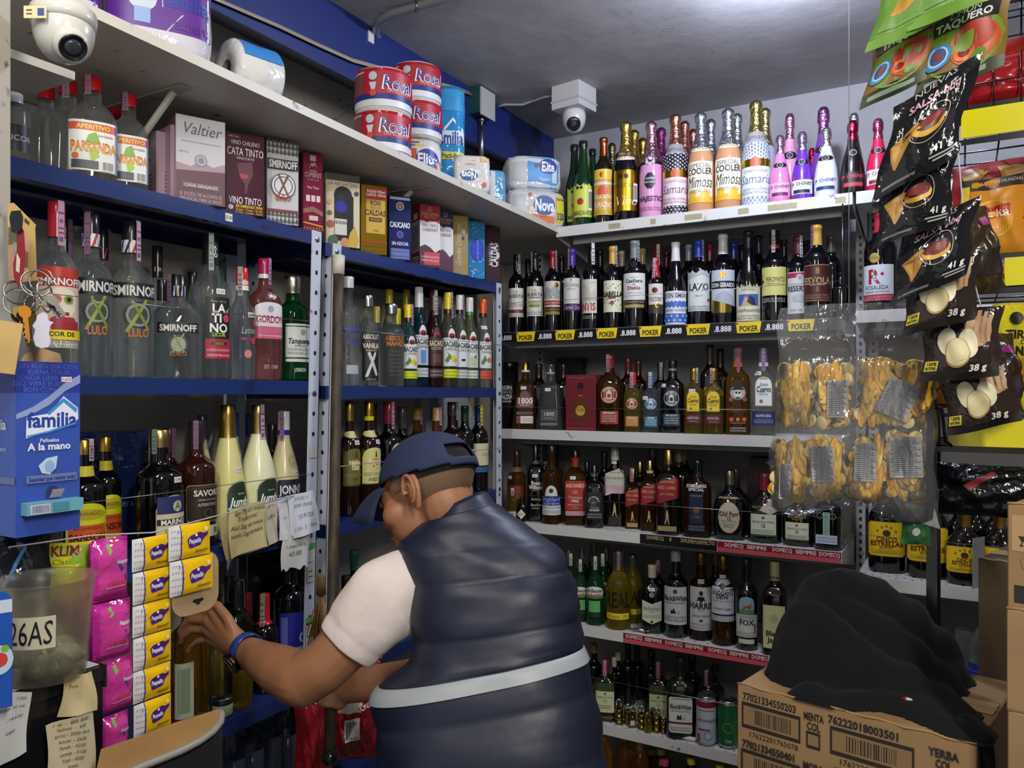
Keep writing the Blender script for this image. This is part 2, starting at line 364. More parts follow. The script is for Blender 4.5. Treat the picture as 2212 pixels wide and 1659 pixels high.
def bottle(name, label, H, Rr, kind='bord', glass='0b0a10', cap=None, labels=(), seal=None, sticker=None, loc=(0,0,0), rz=0, group=None, cat='bottle', fin='d'):
    """cap = (colour, fraction of height, finish[, band colour])"""
    t = thing(name, label, cat, loc, rz, group); bd = Body(kind, H, Rr)
    REG.append([t, [bd.pt(2*PI*i/20, H*bd.k[max(range(len(bd.k)), key=lambda j: bd.k[j][1])][0], .0016)[:2] for i in range(20)]])
    mat = glass if not isinstance(glass, str) else M(glass, fin)
    zc = H * (1 - (cap[1] if cap else 0))
    m = MB(); bd.shell(m, mat, 0, H * (1 if not cap else 1) - (.002 if cap else 0)); m.build('glass_body', t)
    if cap:
        m = MB(); z1 = H + .0015
        zs = [zc] + [k[0]*H for k in bd.k if zc + .001 < k[0]*H < H - .001] + [H]; pr = []
        for z in zs:
            pr.append((bd.prof(z)[0] + .0012, z))
        pr.append((pr[-1][0] * .93, z1)); 
        cm = M(cap[0], cap[2]); m.lathe(pr, cm, 24, cap0=False)
        if len(cap) > 3:
            za = zc; zb = zc + (H - zc) * .22; rr = bd.prof(zc)[0] + .0016; rb = bd.prof(zb)[0] + .0016
            m.lathe([(rr, za), (rb, zb)], M(cap[3], 'g'), 24, cap0=False, cap1=False)
        m.build('bottle_cap', t)
    k = 0; SOFT[0] = True
    for (z0, z1, hw, bg, els, shape, cu, f) in labels:
        m = MB(); a, b = z0 * H, z1 * H
        if bg: patch(m, bd.mp, cu*Rr - hw*Rr, cu*Rr + hw*Rr, a, b, M(bg, f), .0006 + .0004 * k, shape, Rr * .14, .012)
        art(m, bd.mp, cu*Rr, a, b, hw * Rr, els, .0007 + .0004 * k, .00018, Rr * .14)
        if m.v: m.build('label' if k == 0 else 'label_strip', t)
        k += 1
    SOFT[0] = False
    if seal:
        m = MB(); an, col = seal; z0 = zc - H * .05; r0 = bd.prof(zc)[0]; rt = bd.prof(H)[0]; hw = .006
        c, sn = math.cos(an), math.sin(an); V = []
        for rr, z in ((r0 + .003, z0), (r0 + .003, zc), (rt + .003, H * .995), (rt + .002, H + .003), (0, H + .003)):
            for q in (-hw, hw): V.append((rr * sn + q * c, -rr * c + q * sn, z))
        m.add(V, [(2*i, 2*i+1, 2*i+3, 2*i+2) for i in range(4)], M(col, 'p'))
        def sp(u, v, l): return ((r0 + .003 + l) * sn + u * c, -(r0 + .003 + l) * c + u * sn, v)
        art(m, sp, 0, z0, H * .98, hw, [B(.1, .22, '6d4a68', -.6, .6), B(.3, .34, '6d4a68', -.8, .8), B(.42, .46, '6d4a68', -.8, .8), E(0, .62, .6, '7d567a'), B(.8, .84, '6d4a68', -.8, .8)], .0003)
        m.build('tax_seal', t)
    if sticker:
        m = MB(); zf, u, s = sticker
        patch(m, bd.mp, u*Rr - .011, u*Rr + .011, zf*H - .006, zf*H + .006, M('ecebe6'), .0012, 'r', .004)
        art(m, bd.mp, u*Rr, zf*H - .006, zf*H + .006, .011, [T(s, .5, .6, '4a4a55', w=.85)], .0013); m.build('price_sticker', t)
    return t
# ================================================================ the room
CEIL = 2.71; WL = -1.80; WB = 3.05
def slab(name, a, b, mat): m = MB(); m.box(a, b, mat); return struct(m, name)
def plaster(h, crack):
    m = M(h, 'p').copy(); m.name = 'plaster_' + h + str(crack); N = m.node_tree.nodes; L = m.node_tree.links; b = N['Principled BSDF']; b.inputs['Roughness'].default_value = .6
    t = N.new('ShaderNodeTexCoord'); n = N.new('ShaderNodeTexNoise'); n.inputs['Scale'].default_value = 3.5; n.inputs['Detail'].default_value = 9; L.new(t.outputs['Object'], n.inputs['Vector'])
    r = N.new('ShaderNodeValToRGB'); c = lin(h); r.color_ramp.elements[0].color = [x * .8 for x in c[:3]] + [1]; r.color_ramp.elements[1].color = c; r.color_ramp.elements[0].position = .35; r.color_ramp.elements[1].position = .6
    L.new(n.outputs[0], r.inputs[0]); v = N.new('ShaderNodeTexVoronoi'); v.feature = 'DISTANCE_TO_EDGE'; v.inputs['Scale'].default_value = 2.3
    n2 = N.new('ShaderNodeTexNoise'); n2.inputs['Scale'].default_value = 6; mx = N.new('ShaderNodeMixRGB'); mx.inputs[0].default_value = .25
    L.new(t.outputs['Object'], n2.inputs['Vector']); L.new(t.outputs['Object'], mx.inputs[1]); L.new(n2.outputs[1], mx.inputs[2]); L.new(mx.outputs[0], v.inputs['Vector'])
    q = N.new('ShaderNodeMath'); q.operation = 'GREATER_THAN'; q.inputs[1].default_value = crack; L.new(v.outputs[0], q.inputs[0])
    mm = N.new('ShaderNodeMixRGB'); mm.blend_type = 'MULTIPLY'; mm.inputs[0].default_value = .55; L.new(r.outputs[0], mm.inputs[1]); L.new(q.outputs[0], mm.inputs[2]); L.new(mm.outputs[0], b.inputs['Base Color'])
    bp = N.new('ShaderNodeBump'); bp.inputs['Strength'].default_value = .35; bp.inputs['Distance'].default_value = .02; L.new(n.outputs[0], bp.inputs['Height']); L.new(bp.outputs[0], b.inputs['Normal']); return m
PW = plaster('cbc6bc', .0022); PC = plaster('b4b2b5', .0006); PR = plaster('a9a8ae', .0004)
slab('floor', (WL-.1, -1.6, -.1), (1.7, WB+.1, 0), M('6b6660'))
slab('ceiling', (WL-.1, -1.6, CEIL), (1.7, WB+.1, CEIL+.1), PC)
slab('wall_left', (WL-.1, -1.5, 0), (WL, WB, CEIL), PW)
slab('wall_back', (WL-.1, WB, 0), (1.7, WB+.1, CEIL), PR)
slab('wall_right', (1.6, -1.5, 0), (1.7, WB, CEIL), PR)
#slab('wall_front', (WL-.1, -1.6, 0), (1.7, -1.5, CEIL), PR)
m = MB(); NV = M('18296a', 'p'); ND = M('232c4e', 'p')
zb, zw = EYE+.917, EYE+1.03
m.add([(-1.55,-1.4,zb),(-1.55,WB,zb),(-1.55,WB,CEIL),(-1.55,-1.4,CEIL)], [(0,1,2,3)], NV)
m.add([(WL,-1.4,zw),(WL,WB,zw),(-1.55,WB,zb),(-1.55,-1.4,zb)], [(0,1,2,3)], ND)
m.add([(WL,-1.4,zw),(-1.55,-1.4,zb),(-1.55,-1.4,CEIL),(WL,-1.4,CEIL)], [(0,1,2,3)], NV)
struct(m, 'beam_left')
# ---------------------------------------------------------------- shelf levels (height of the standing surface)
FX, BX, FY, BY = -1.45, -1.76, 2.60, 3.0
zL2a, zL2b, zL3a, zL3b, zL4, zL5, zL6 = [EYE + v for v in (.418, .397, .032, .02, -.345, -.745, -1.04)]
zBT, zBW, zBQ, zBH, zBF, zBG, zBB = [EYE + v for v in (.614, .232, -.139, -.492, -.848, -1.19, -1.50)]
zRW, zRC = EYE + .25, EYE - .56
def zboard(y): return EYE + .693 - .03 * y
BLU = M('1f3268', 'g'); BLD = M('18244c', 'g'); WHT = M('d6d5d0', 'w'); PST = M('c3c9d6', 'w'); HOL = M('15161a')
def angle_post(par, x, y, h, sx, sy, tilt=0, wd=.036):
    """slotted steel angle, one flange along y and one along x, a row of holes on the flange that faces the aisle"""
    m = MB()
    def q(z): return tilt * (z - 2.0)
    def quad(pts, mt): m.add(pts, [(0,1,2,3)], mt)
    for (ax, ay, bx, by) in ((x, y, x, y + wd * sy), (x, y, x + wd * sx, y)):
        tx, ty = (.002 * sx, 0) if ax == bx else (0, .002 * sy)
        V = []
        for z in (0, h):
            V += [(ax, ay+q(z), z), (bx, by+q(z), z), (bx+tx, by+ty+q(z), z), (ax+tx, ay+ty+q(z), z)]
        m.add(V, [(0,1,5,4),(1,2,6,5),(2,3,7,6),(3,0,4,7),(4,5,6,7),(0,3,2,1)], PST)
    zz0 = .04
    while zz0 < h - .02:
        yc = y + wd * sy * .5 + q(zz0); V = [(x - .0006 * sx, yc + .0048*math.cos(a*PI/5), zz0 + .0062*math.sin(a*PI/5)) for a in range(10)]
        m.add(V, [tuple(range(10))], HOL)
        xc = x + wd*sx*.55; V = [(xc + .0048*math.cos(a*PI/5), y - .0006*sy + q(zz0), zz0 + .0062*math.sin(a*PI/5)) for a in range(10)]
        m.add(V, [tuple(range(10))], HOL); zz0 += .052
    for zq in (h - .022, .42, .855, 1.255, 1.6):
        V = [(x - .002*sx + .0*a, y + wd*sy*.5 + q(zq) + .0075*math.cos(a*PI/5), zq + .0075*math.sin(a*PI/5)) for a in range(10)]
        m.add(V + [(x - .005*sx, y + wd*sy*.5 + q(zq), zq)], [(i, (i+1) % 10, 10) for i in range(10)], M('9a9a98', 'm'), True)
    return m.build('post', par)
def blue_shelf(par, y0, y1, z, lip=.034):
    m = MB(); t = .0015
    m.box((BX, y0, z - t), (FX, y1, z), BLU); m.box((FX - t, y0, z - lip), (FX, y1, z - t), BLU)
    m.box((BX, y0, z - lip), (BX + t, y1, z - t), BLD); m.box((FX - .014, y0, z - lip), (FX - t, y1, z - lip + t), BLD)
    for xx in (BX + .1, BX + .2): m.box((xx, y0 + .01, z - .014), (xx + .035, y1 - .01, z - t), BLD)
    m.box((BX, y0, z - lip), (FX, y0 + t, z - t), BLD); m.box((BX, y1 - t, z - lip), (FX, y1, z - t), BLD)
    return m.build('shelf', par)
def wire(par, pts, r=.0008, col='b9bcc0'):
    m = MB(); m.tube(pts, r, M(col, 'm'), 5); return m.build('guard_wire', par)
ua = thing('metal_shelving_unit', 'blue metal shelving unit with white slotted posts holding the clear spirit bottles and keys side', 'shelving', (0,0,0))
for z in (zL2a, zL3a, zL4, zL5, zL6, .12): blue_shelf(ua, .56, min(1.527, 1.522 - .028*(2 - z)), z)
angle_post(ua, FX + .002, 1.518, zL2a + .002, -1, -1, .028); angle_post(ua, BX - .002, 1.512, zL2a, 1, -1); angle_post(ua, FX + .002, .555, zL2a, -1, 1); angle_post(ua, BX - .002, .555, zL2a, 1, 1)
for z, dz in ((zL3a, .152), (zL4, .14)): wire(ua, [(FX + .006, .57, z + dz), (FX + .006, 1.0, z + dz - .003), (FX + .006, 1.47, z + dz)])
ub = thing('metal_shelving_unit', 'blue metal shelving unit in the corner, behind the broom pole and the cap', 'shelving', (0,0,0))
for z in (zL2b, zL3b, zL4, zL5, zL6, .12): blue_shelf(ub, 1.53, 2.42, z)
angle_post(ub, FX + .002, 1.556, zL2b + .002, -1, 1, .028); angle_post(ub, BX - .002, 1.552, zL2b, 1, 1); angle_post(ub, FX + .002, 2.435, zL2b, -1, -1); angle_post(ub, BX - .002, 2.435, zL2b, 1, -1)
for z, dz in ((zL3b, .155), (zL4, .15)): wire(ub, [(FX + .006, 1.575, z + dz), (FX + .006, 2.0, z + dz - .002), (FX + .006, 2.42, z + dz)])
# bits of old stickers on the two middle posts
def sticker(par, x, y, z, w_, h_, c, els=(), nm='sticker'):
    m = MB(); mp = lambda u, v, l: (x + l, y + u, v)
    patch(m, mp, -w_/2, w_/2, z - h_/2, z + h_/2, M(c), .0012); art(m, mp, 0, z - h_/2, z + h_/2, w_/2, els, .0013); return m.build(nm, par)
for z, c, hh in ((1.30, 'b9b3a4', .07), (1.21, '50b060', .014), (1.185, 'd8d4c8', .03), (1.14, 'c9c2b0', .045), (1.02, '58b858', .02), (.97, 'c9c3b5', .09), (.90, 'd9773f', .014), (1.45, 'c8c6bd', .03)):
    sticker(ua, FX + .003, 1.500 + .028 * (z - 2), z, .026, hh, c, [B(.3, .36, '555555', -.7, .6), B(.6, .66, '555555', -.7, .4)] if hh > .03 else [])
for z, c, hh in ((1.93, 'd9c83a', .018), (1.915, 'c03a30', .008), (1.33, '3a3a38', .04), (1.22, '5a5a55', .06), (1.1, '4b4a45', .04), (.98, 'd2cdc2', .03), (.93, '33322f', .03)):
    sticker(ub, FX + .003, 1.576 + .028 * (z - 2), z, .018, hh, c)
# price tickets on the front of the top blue shelf
m = MB(); mp = lambda u, v, l: (FX + .0008 + l, u, v)
y = at_x(494, FX)[1]; patch(m, mp, y - .010, y + .010, zL2a - .026, zL2a - .008, M('dedbcd'), .0)
art(m, mp, y, zL2a - .026, zL2a - .008, .010, [T('$5,000', .5, .6, '2a2a3a')], .0002); m.build('price_ticket', ua); m = MB(); y2 = at_x(575, FX)[1]
art(m, mp, y2, zL2a - .03, zL2a - .008, .016, [T('A9000', .5, .5, '10162e')], .0002); m.build('pen_mark', ua)
# ---------------------------------------------------------------- long white board over the blue shelves
m = MB(); y0, y1 = .30, 3.03; xf = -1.30; xb = -1.79
V = [(x, y, zboard(y) - dz) for y in (y0, y1) for x, dz in ((xf, 0), (xb, 0), (xb, .02), (xf, .02))]
m.add(V, [(0,1,5,4),(1,2,6,5),(2,3,7,6),(3,0,4,7),(0,3,2,1),(4,5,6,7)], M('c9c4b8', 'w'))
bd_ = thing('wall_shelf', 'long white wooden board shelf stacked with paper rolls and napkins', 'shelf'); m.build('board', bd_)
for yb in (at_x(385, -1.40)[1] + .02, at_x(930, -1.40)[1] - .04):
    m = MB(); zt = zboard(yb) - .0205
    m.box((-1.78, yb - .014, zt - .004), (-1.40, yb + .014, zt), M('a29e93', 'w')); m.box((-1.795, yb - .014, zt - .28), (-1.79, yb + .014, zt), M('a29e93', 'w'))
    m.tube([(-1.44, yb, zt - .004), (-1.79, yb, zt - .26)], .008, M('b3afa4', 'w'), 6); m.build('bracket', bd_)
# ---------------------------------------------------------------- white shop shelving along the back wall
def holes_mat():
    m = M('d3d3cf', 'w').copy(); m.name = 'perforated_white'; N = m.node_tree.nodes; L = m.node_tree.links
    t = N.new('ShaderNodeTexCoord'); mp = N.new('ShaderNodeMapping'); mp.inputs['Scale'].default_value = (32, 32, 32); mp.inputs['Rotation'].default_value = (0, 0, R(45))
    L.new(t.outputs['Object'], mp.inputs[0]); s = N.new('ShaderNodeVectorMath'); s.operation = 'FRACTION'; L.new(mp.outputs[0], s.inputs[0])
    u = N.new('ShaderNodeVectorMath'); u.operation = 'SUBTRACT'; u.inputs[1].default_value = (.5, .5, 0); L.new(s.outputs[0], u.inputs[0])
    k = N.new('ShaderNodeVectorMath'); k.operation = 'MULTIPLY'; k.inputs[1].default_value = (1, 1, 0); L.new(u.outputs[0], k.inputs[0])
    ln = N.new('ShaderNodeVectorMath'); ln.operation = 'LENGTH'; L.new(k.outputs[0], ln.inputs[0]); g = N.new('ShaderNodeMath'); g.operation = 'LESS_THAN'; g.inputs[1].default_value = .13; L.new(ln.outputs[1], g.inputs[0])
    b = N['Principled BSDF']; src = b.inputs['Base Color'].links[0].from_socket; mx = N.new('ShaderNodeMixRGB'); L.new(g.outputs[0], mx.inputs[0]); L.new(src, mx.inputs[1]); mx.inputs[2].default_value = (.01, .01, .01, 1)
    L.new(mx.outputs[0], b.inputs['Base Color']); return m
PERF = holes_mat(); GRY = M('8e8d8c', 'w')
def white_shelf(par, x0, x1, z, lip=.034, f=WHT, low=True):
    m = MB(); m.box((x0, FY, z - .002), (x1, BY - .02, z), PERF); m.box((x0, FY - .002, z - lip), (x1, FY, z + .003), f)
    m.box((x0, FY, z - lip), (x1, FY + .012, z - lip + .002), f)
    if low: m.box((x0 + .04, FY + .06, z - .055), (x1 - .04, FY + .075, z - .002), GRY); m.box((x0 + .04, FY + .26, z - .055), (x1 - .04, FY + .275, z - .002), GRY)
    for xx in (x0, x1 - .002): m.add([(xx, FY, z - lip), (xx, BY - .02, z - .11), (xx, BY - .02, z), (xx, FY, z), (xx+.002, FY, z - lip), (xx+.002, BY - .02, z - .11), (xx+.002, BY - .02, z), (xx+.002, FY, z)], [(3,2,1,0),(4,5,6,7),(0,1,5,4)], WHT)
    return m.build('shelf', par)
uc = thing('shop_shelving_bay', 'long white perforated metal shelving bay of wine and whisky along the back wall', 'shelving')
XA, XB = -1.56, -.325
m = MB(); m.box((XA, BY - .018, .05), (XB, BY, CEIL - .62), M('8b8987', 'p'))
for i in range(1, 6): m.box((XA, BY - .0195, .05 + i*.35), (XB, BY - .018, .054 + i*.35), M('4a4948'))
m.build('back_panel', uc)
white_shelf(uc, -1.31, XB + .03, zBT); white_shelf(uc, XA, XB, zBW, f=GRY)
for z in (zBQ, zBH, zBF, zBG, zBB): white_shelf(uc, XA, XB, z)
def upright(par, x):
    m = MB(); m.box((x - .015, BY - .09, 0), (x + .015, BY - .02, 2.35), M('b9b9b8', 'w'))
    z = .1
    while z < 2.3: m.box((x - .004, BY - .0915, z), (x + .004, BY - .0895, z + .012), HOL); z += .026
    return m.build('upright', par)
upright(uc, XA + .016); upright(uc, XB + .02)
for z, dz in ((zBW, .115), (zBQ, .088), (zBH, .108), (zBG, .165)): wire(uc, [(XA + .02, FY - .004, z + dz), ((XA+XB)/2, FY - .005, z + dz - .003), (XB - .002, FY - .004, z + dz)])
m = MB(); x = at_y(1820, FY - .01)[0]; m.tube([(x, FY - .008, zBT - .03), (x, FY - .008, zBW + .05)], .0025, M('5c5c60', 'm'), 6); m.build('hanging_rod', uc)
ud = thing('shop_shelving_bay', 'white metal shelving bay at the right holding the yellow labelled brandy bottles', 'shelving')
XC, XD = -.285, .95
m = MB(); m.box((XC, BY - .018, .05), (XD, BY, 1.9), M('6f6d6c', 'p')); m.build('back_panel', ud)
for z in (zRW, zRC, EYE - .96): white_shelf(ud, XC, XD, z)
white_shelf(ud, XC, XD, zBT + .0); upright(ud, XC + .02); upright(ud, XD - .02)
wire(ud, [(XC + .004, FY + .1, zRC + .13), (XC + .004, FY - .005, zRC + .13), (.4, FY - .005, zRC + .125), (XD, FY - .005, zRC + .13)])
# shelf-edge strips
def strip(name, label, x0, x1, z0, z1, bg, els_fn, off=.003):
    m = MB(); mp = lambda u, v, l: (u, FY - off - l, v)
    m.box((x0, FY - off, z0), (x1, FY - .0022, z1), M(bg, 'g')); els_fn(m, mp, z0, z1); return tag(m.build(name), label, 'shelf strip')
def poker(m, mp, z0, z1):
    cs = [at_y(p, FY)[0] for p in (1050, 1136, 1221, 1311, 1405, 1508, 1617, 1730)]
    for a in cs[1:]:
        V = [mp(a + x, z0 + (z1 - z0) * v, .0005) for x, v in ((-.036, 0), (.036, 0), (.042, 1), (-.041, 1))]
        m.add(V, [(0,1,2,3)], M('f2d516')); art(m, mp, a, z0, z1, .037, [T('POKER', .40, .5, '2a2410', x=.02, w=.8, b=1), E(-.98, .86, .10, 'b02a20', 1.0)], .0008)
    for a, b in zip(cs, cs[1:]): art(m, mp, (a + b) / 2 + .0, z0, z1, .034, [T('.8.888', .46, .52, 'e8ecf2', w=.85, b=1)], .0008)
strip('price_strip', 'black price strip with yellow flags on the wine shelf edge', XA, XB, zBW - .034, zBW + .002, '17181c', poker)
def domecq(names, cols):
    def fn(m, mp, z0, z1):
        x = m._x0
        for i, s in enumerate(names):
            a = m._xs[i]; art(m, mp, a, z0, z1, .045, [T(s, .66, .3, cols[i % len(cols)], w=.98)], .0006)
    return fn
def dstrip(label, x0, x1, z0, z1, bg, xs, names, col, low=None):
    m = MB(); mp = lambda u, v, l: (u, FY - .003 - l, v); m.box((x0, FY - .003, z0), (x1, FY - .0022, z1), M(bg, 'g'))
    if low: patch(m, mp, x0, x1, z0, z0 + (z1 - z0) * .42, M(low, 'g'), .0003)
    for x, s in zip(xs, names): art(m, mp, x, z0, z1, .031 if len(s) > 1 else .01, [T(s, .72, .36, col, w=1.0, b=1)], .0006)
    return tag(m.build('shelf_strip'), label, 'shelf strip')
X = lambda p: at_y(p, FY)[0]
dstrip('black strip with gold words on the whisky shelf edge', X(1383), X(1549), zBH - .033, zBH + .001, '1b1a1a', [X(1416), X(1449), X(1490), X(1525)], ['DOMECQ', '8', 'SIMPLEMENTE', 'PERFECTO'], 'b9a577')
dstrip('red strip with pale words on the whisky shelf edge', X(1550), XB - .002, zBH - .033, zBH + .001, '8e1f2c', [X(p) for p in (1586, 1635, 1690, 1741, 1792)], ['DOMECQ', 'SIEMPRE'] * 3, 'e7d9d4', 'cf5560')
dstrip('red strip with pale words on the edge of the shelf below the whisky', X(1347), X(1660), zBF - .033, zBF + .001, '8e1f2c', [X(p) for p in (1370, 1412, 1456, 1500, 1550, 1597, 1645)], ['DOMECQ', 'SIEMPRE'] * 4, 'e7d9d4', 'cf5560')
m = MB(); mp = lambda u, v, l: (u, FY - .0021 - l, v)
for px, wd, t_ in ((1328, .045, 'KAZAK'), (1411, .02, 'JK'), (1498, .06, 'YAZSA'), (1606, .035, 'SCM'), (1690, .09, 'CAEY'), (1816, .03, 'XTZ')):
    m = MB(); patch(m, mp, X(px) - wd/2, X(px) + wd/2, zBT - .026, zBT - .006, M('a39a7c', 'w'), .0004, 'sc'); m.build('tape_scrap', bpy.data.objects['shop_shelving_bay'])
# ---------------------------------------------------------------- ceiling pipe, junction box, cables, security cameras
def Pz(px, py, z): d = (z - EYE) * FPX / (HOR - py); a, b = ray(px); return Vector((a * d, b * d, z))
GP = M('77777e', 'g')
m = MB(); pts = [Pz(x, y, CEIL - .014) for x, y in ((1010, -25), (960, -3), (900, 14), (850, 28), (826, 40), (812, 55), (812, 75), (826, 92), (858, 110), (900, 140), (945, 172), (985, 198), (1012, 216))]
m.tube(pts, .0115, GP, 10); o = m.build('ceiling_pipe'); tag(o, 'grey conduit pipe bending along the ceiling above the blue beam', 'pipe')
m = MB(); q = pts[2]; m.tube([q + Vector((-.004, -.004, 0)), q + Vector((.004, .004, 0))], .0145, M('8d8d92', 'm'), 10); m.build('pipe_clamp', o)
p = at_x(1035, -1.535); m = MB(); zc = zz(226, p[2])
t = thing('junction_box', 'green and white electrical junction box on the blue beam', 'junction box')
m.box((-1.55, p[1] - .045, zc - .045), (-1.505, p[1] + .05, zc + .05), M('1f4a46', 'g')); m.build('box_body', t)
m = MB(); m.box((-1.505, p[1] - .04, zc - .052), (-1.50, p[1] + .055, zc + .048), M('b4b4b2', 'g')); m.build('cover_plate', t)
m = MB(); m.tube([(-1.53, p[1] + .01, zc - .045), (-1.53, p[1] + .01, zc - .22)], .008, M('a5a6a8', 'm'), 10); m.tube([(-1.53, p[1] + .01, zc - .045), (-1.53, p[1] + .01, zc - .06)], .011, M('a5a6a8', 'm'), 10); m.build('metal_pipe', t)
m = MB()
for k in range(3): m.tube([(-1.545 + .003 * k, *[(lambda a: (a[1], zz(py + 3*k, a[2])))(at_x(px, -1.545))][0]) for px, py in ((380, -38), (470, -2), (530, 24), (600, 54), (680, 92), (760, 128), (840, 150), (990, 190), (1015, 200))], .0032, M('a89f88', 'g'), 6)
tag(m.build('cable'), 'bundle of beige cables sagging across the blue beam', 'cable')
m = MB(); a = at_x(803, -1.545); m.box((-1.55, a[1]-.012, zz(92, a[2])), (-1.546, a[1]+.012, zz(68, a[2])), M('cfcfd4')); tag(m.build('tape_scrap'), 'small white tape scrap on the blue beam beside the pipe bend', 'tape')
m = MB(); m.tube([Pz(1062, 235, CEIL - .006), Pz(1090, 226, CEIL - .006), Pz(1130, 226, CEIL - .006), Pz(1175, 210, CEIL - .006), Pz(1205, 205, CEIL - .006)], .005, M('a5a4a6'), 6)
tag(m.build('cable'), 'painted cable running over the ceiling to the small white camera', 'cable')
def dome_cam(label, c, r, look, up, base):
    t = thing('security_camera', label, 'camera', c); W = M('b9b8b2', 'g')
    up = Vector(up).normalized(); T_ = up.to_track_quat('Z', 'Y').to_matrix().to_4x4(); m = MB()
    m.lathe([(r*1.02, 0), (r*1.08, .01), (r*1.08, .55*r), (r*.98, .62*r)], W, 28, T_); m.build('mount_ring', t); m = MB()
    m.lathe([(r, .02), (r*1.0, -.15*r), (r*.97, -.4*r), (r*.86, -.72*r), (r*.66, -1.0*r), (r*.38, -1.18*r), (.01*r, -1.25*r)], W, 28, T_, cap1=False); m.build('dome_shell', t)
    lk = Vector(look).normalized(); T2 = Matrix.Translation(lk * r * .55 - up * r * .25) @ lk.to_track_quat('Z', 'Y').to_matrix().to_4x4(); m = MB()
    m.lathe([(r*.62, 0), (r*.60, .42*r), (r*.5, .55*r)], W, 24, T2); m.lathe([(r*.47, .551*r), (r*.43, .60*r), (r*.42, .585*r)], M('16171b', 'g'), 24, T2); m.lathe([(r*.3, .59*r), (r*.2, .62*r), (.01*r, .63*r)], M('33363c', 'd'), 24, T2); m.build('camera_lens', t)
    return t
c = P(138, 62, 1.18); t = dome_cam('white dome security camera with tape at top left, under the board', c, .042, (.75, -.15, -.62), (-.12, .05, 1), None)
m = MB(); mp = lambda u, v, l: Vector((.024, -.0405, 0)) + Vector((.866, .5, 0)) * u + Vector((.5, -.866, 0)) * l + Vector((0, 0, v)); V = 0
patch(m, mp, -.03, .003, -.008, .010, M('c9bb94'), .003); art(m, mp, -.013, -.008, .010, .016, [B(.2, .8, '3a4a8a', .2, .8), B(.3, .4, '55534a', -.8, -.3), B(.6, .7, '55534a', -.8, -.3)], .0032); m.build('tape_label', t)
m = MB(); m.box((-.12, 0, -.014), (0, at_x(162, -1.3)[1] - at_x(20, -1.3)[1], 0), M('c6c1b4', 'w')); o = m.build('camera_mount'); o.location = (-1.3, at_x(20, -1.3)[1], zz(130, 1.275)); tag(o, 'white plate ledge behind and below the dome camera at top left', 'bracket')
t2 = thing('security_camera', 'small white ball security camera hanging from a square box on the ceiling', 'camera', Pz(1240, 190, CEIL)); m = MB()
m.box((-.058, -.058, -.085), (.058, .058, 0), M('c2c1c0', 'g')); m.box((-.061, -.061, -.062), (.061, .061, -.055), M('b5b4b3', 'g')); o = m.build('mount_box', t2); o.rotation_euler = (0, 0, R(-8))
m = MB(); r = .043; m.lathe([(r*.9, -.083), (r*1.0, -.10), (r*1.0, -.115), (r*.9, -.135), (r*.62, -.155), (r*.2, -.163), (.001, -.164)], M('c6c5c4', 'g'), 26); m.build('ball_shell', t2)
m = MB(); lk = Vector((.32, -.75, -.62)).normalized(); T2 = Matrix.Translation(Vector((0, 0, -.118)) + lk * .02) @ lk.to_track_quat('Z', 'Y').to_matrix().to_4x4()
m.lathe([(.026, 0), (.025, .02), (.022, .024)], M('1a1a1e', 'g'), 22, T2); m.lathe([(.012, .0241), (.006, .026)], M('3b3e46', 'd'), 16, T2); m.build('camera_lens', t2)
# white door jamb at the far left edge and the ceiling lamp
a = P(-60, 850, 1.15); b = P(20, 850, 1.15)
m = MB(); m.box((-.045, -.03, 0), (.045, .03, CEIL), M('b8b2a2', 'w')); o = struct(m, 'trim_1'); o.location = (P(-72, 850, 1.15)[0], P(-72, 850, 1.15)[1], 0); o.rotation_euler = (0, 0, R(30))
# ================================================================ bottles on the white back shelving
WINE = '08060c'; rj = random.Random(3)
LV = [(zBW, zBT - .058), (zBQ, zBW - .058), (zBH, zBQ - .058), (zBF, zBH - .058), (zBG, zBF - .058), (zBB, zBG - .058), (zRC, zRW - .058), (zRW, zBT - .058), (zL3a, zL2a - .036), (zL3b, zL2b - .036), (zL4, zL3b - .036), (zL5, zL4 - .036), (zL6, zL5 - .036), (zL2a, zboard(1.5) - .024), (zL2b, zboard(2.4) - .024)]
def ceil_(z):
    for a, b in LV:
        if abs(a - z) < 1e-6: return b
    return 9
def bk(z, px, yt, wpx, name, label, kind='bord', off=None, rz=None, **k):
    """a bottle on the back shelving: line of sight px, top at pixel row yt, apparent width wpx; off = distance behind the shelf edge"""
    r0 = wpx / 2 / FPX * 2.7; o = (r0 + .012) if off is None else off
    x, y, d = at_y(px, FY + o); Rr = wpx / 2 / FPX * d; H = min(zz(yt, d) - z, ceil_(z) - z - .002)
    if rz is None: rz = .78 * math.atan2(-x, y) + R(rj.uniform(-5, 5))
    else: rz += .78 * math.atan2(-x, y)
    return bottle(name, label, H, Rr, kind, loc=(x, y, z + .0008), rz=rz, **k)
PS = 'c9a5c4'          # tax seal paper
BKG = {}
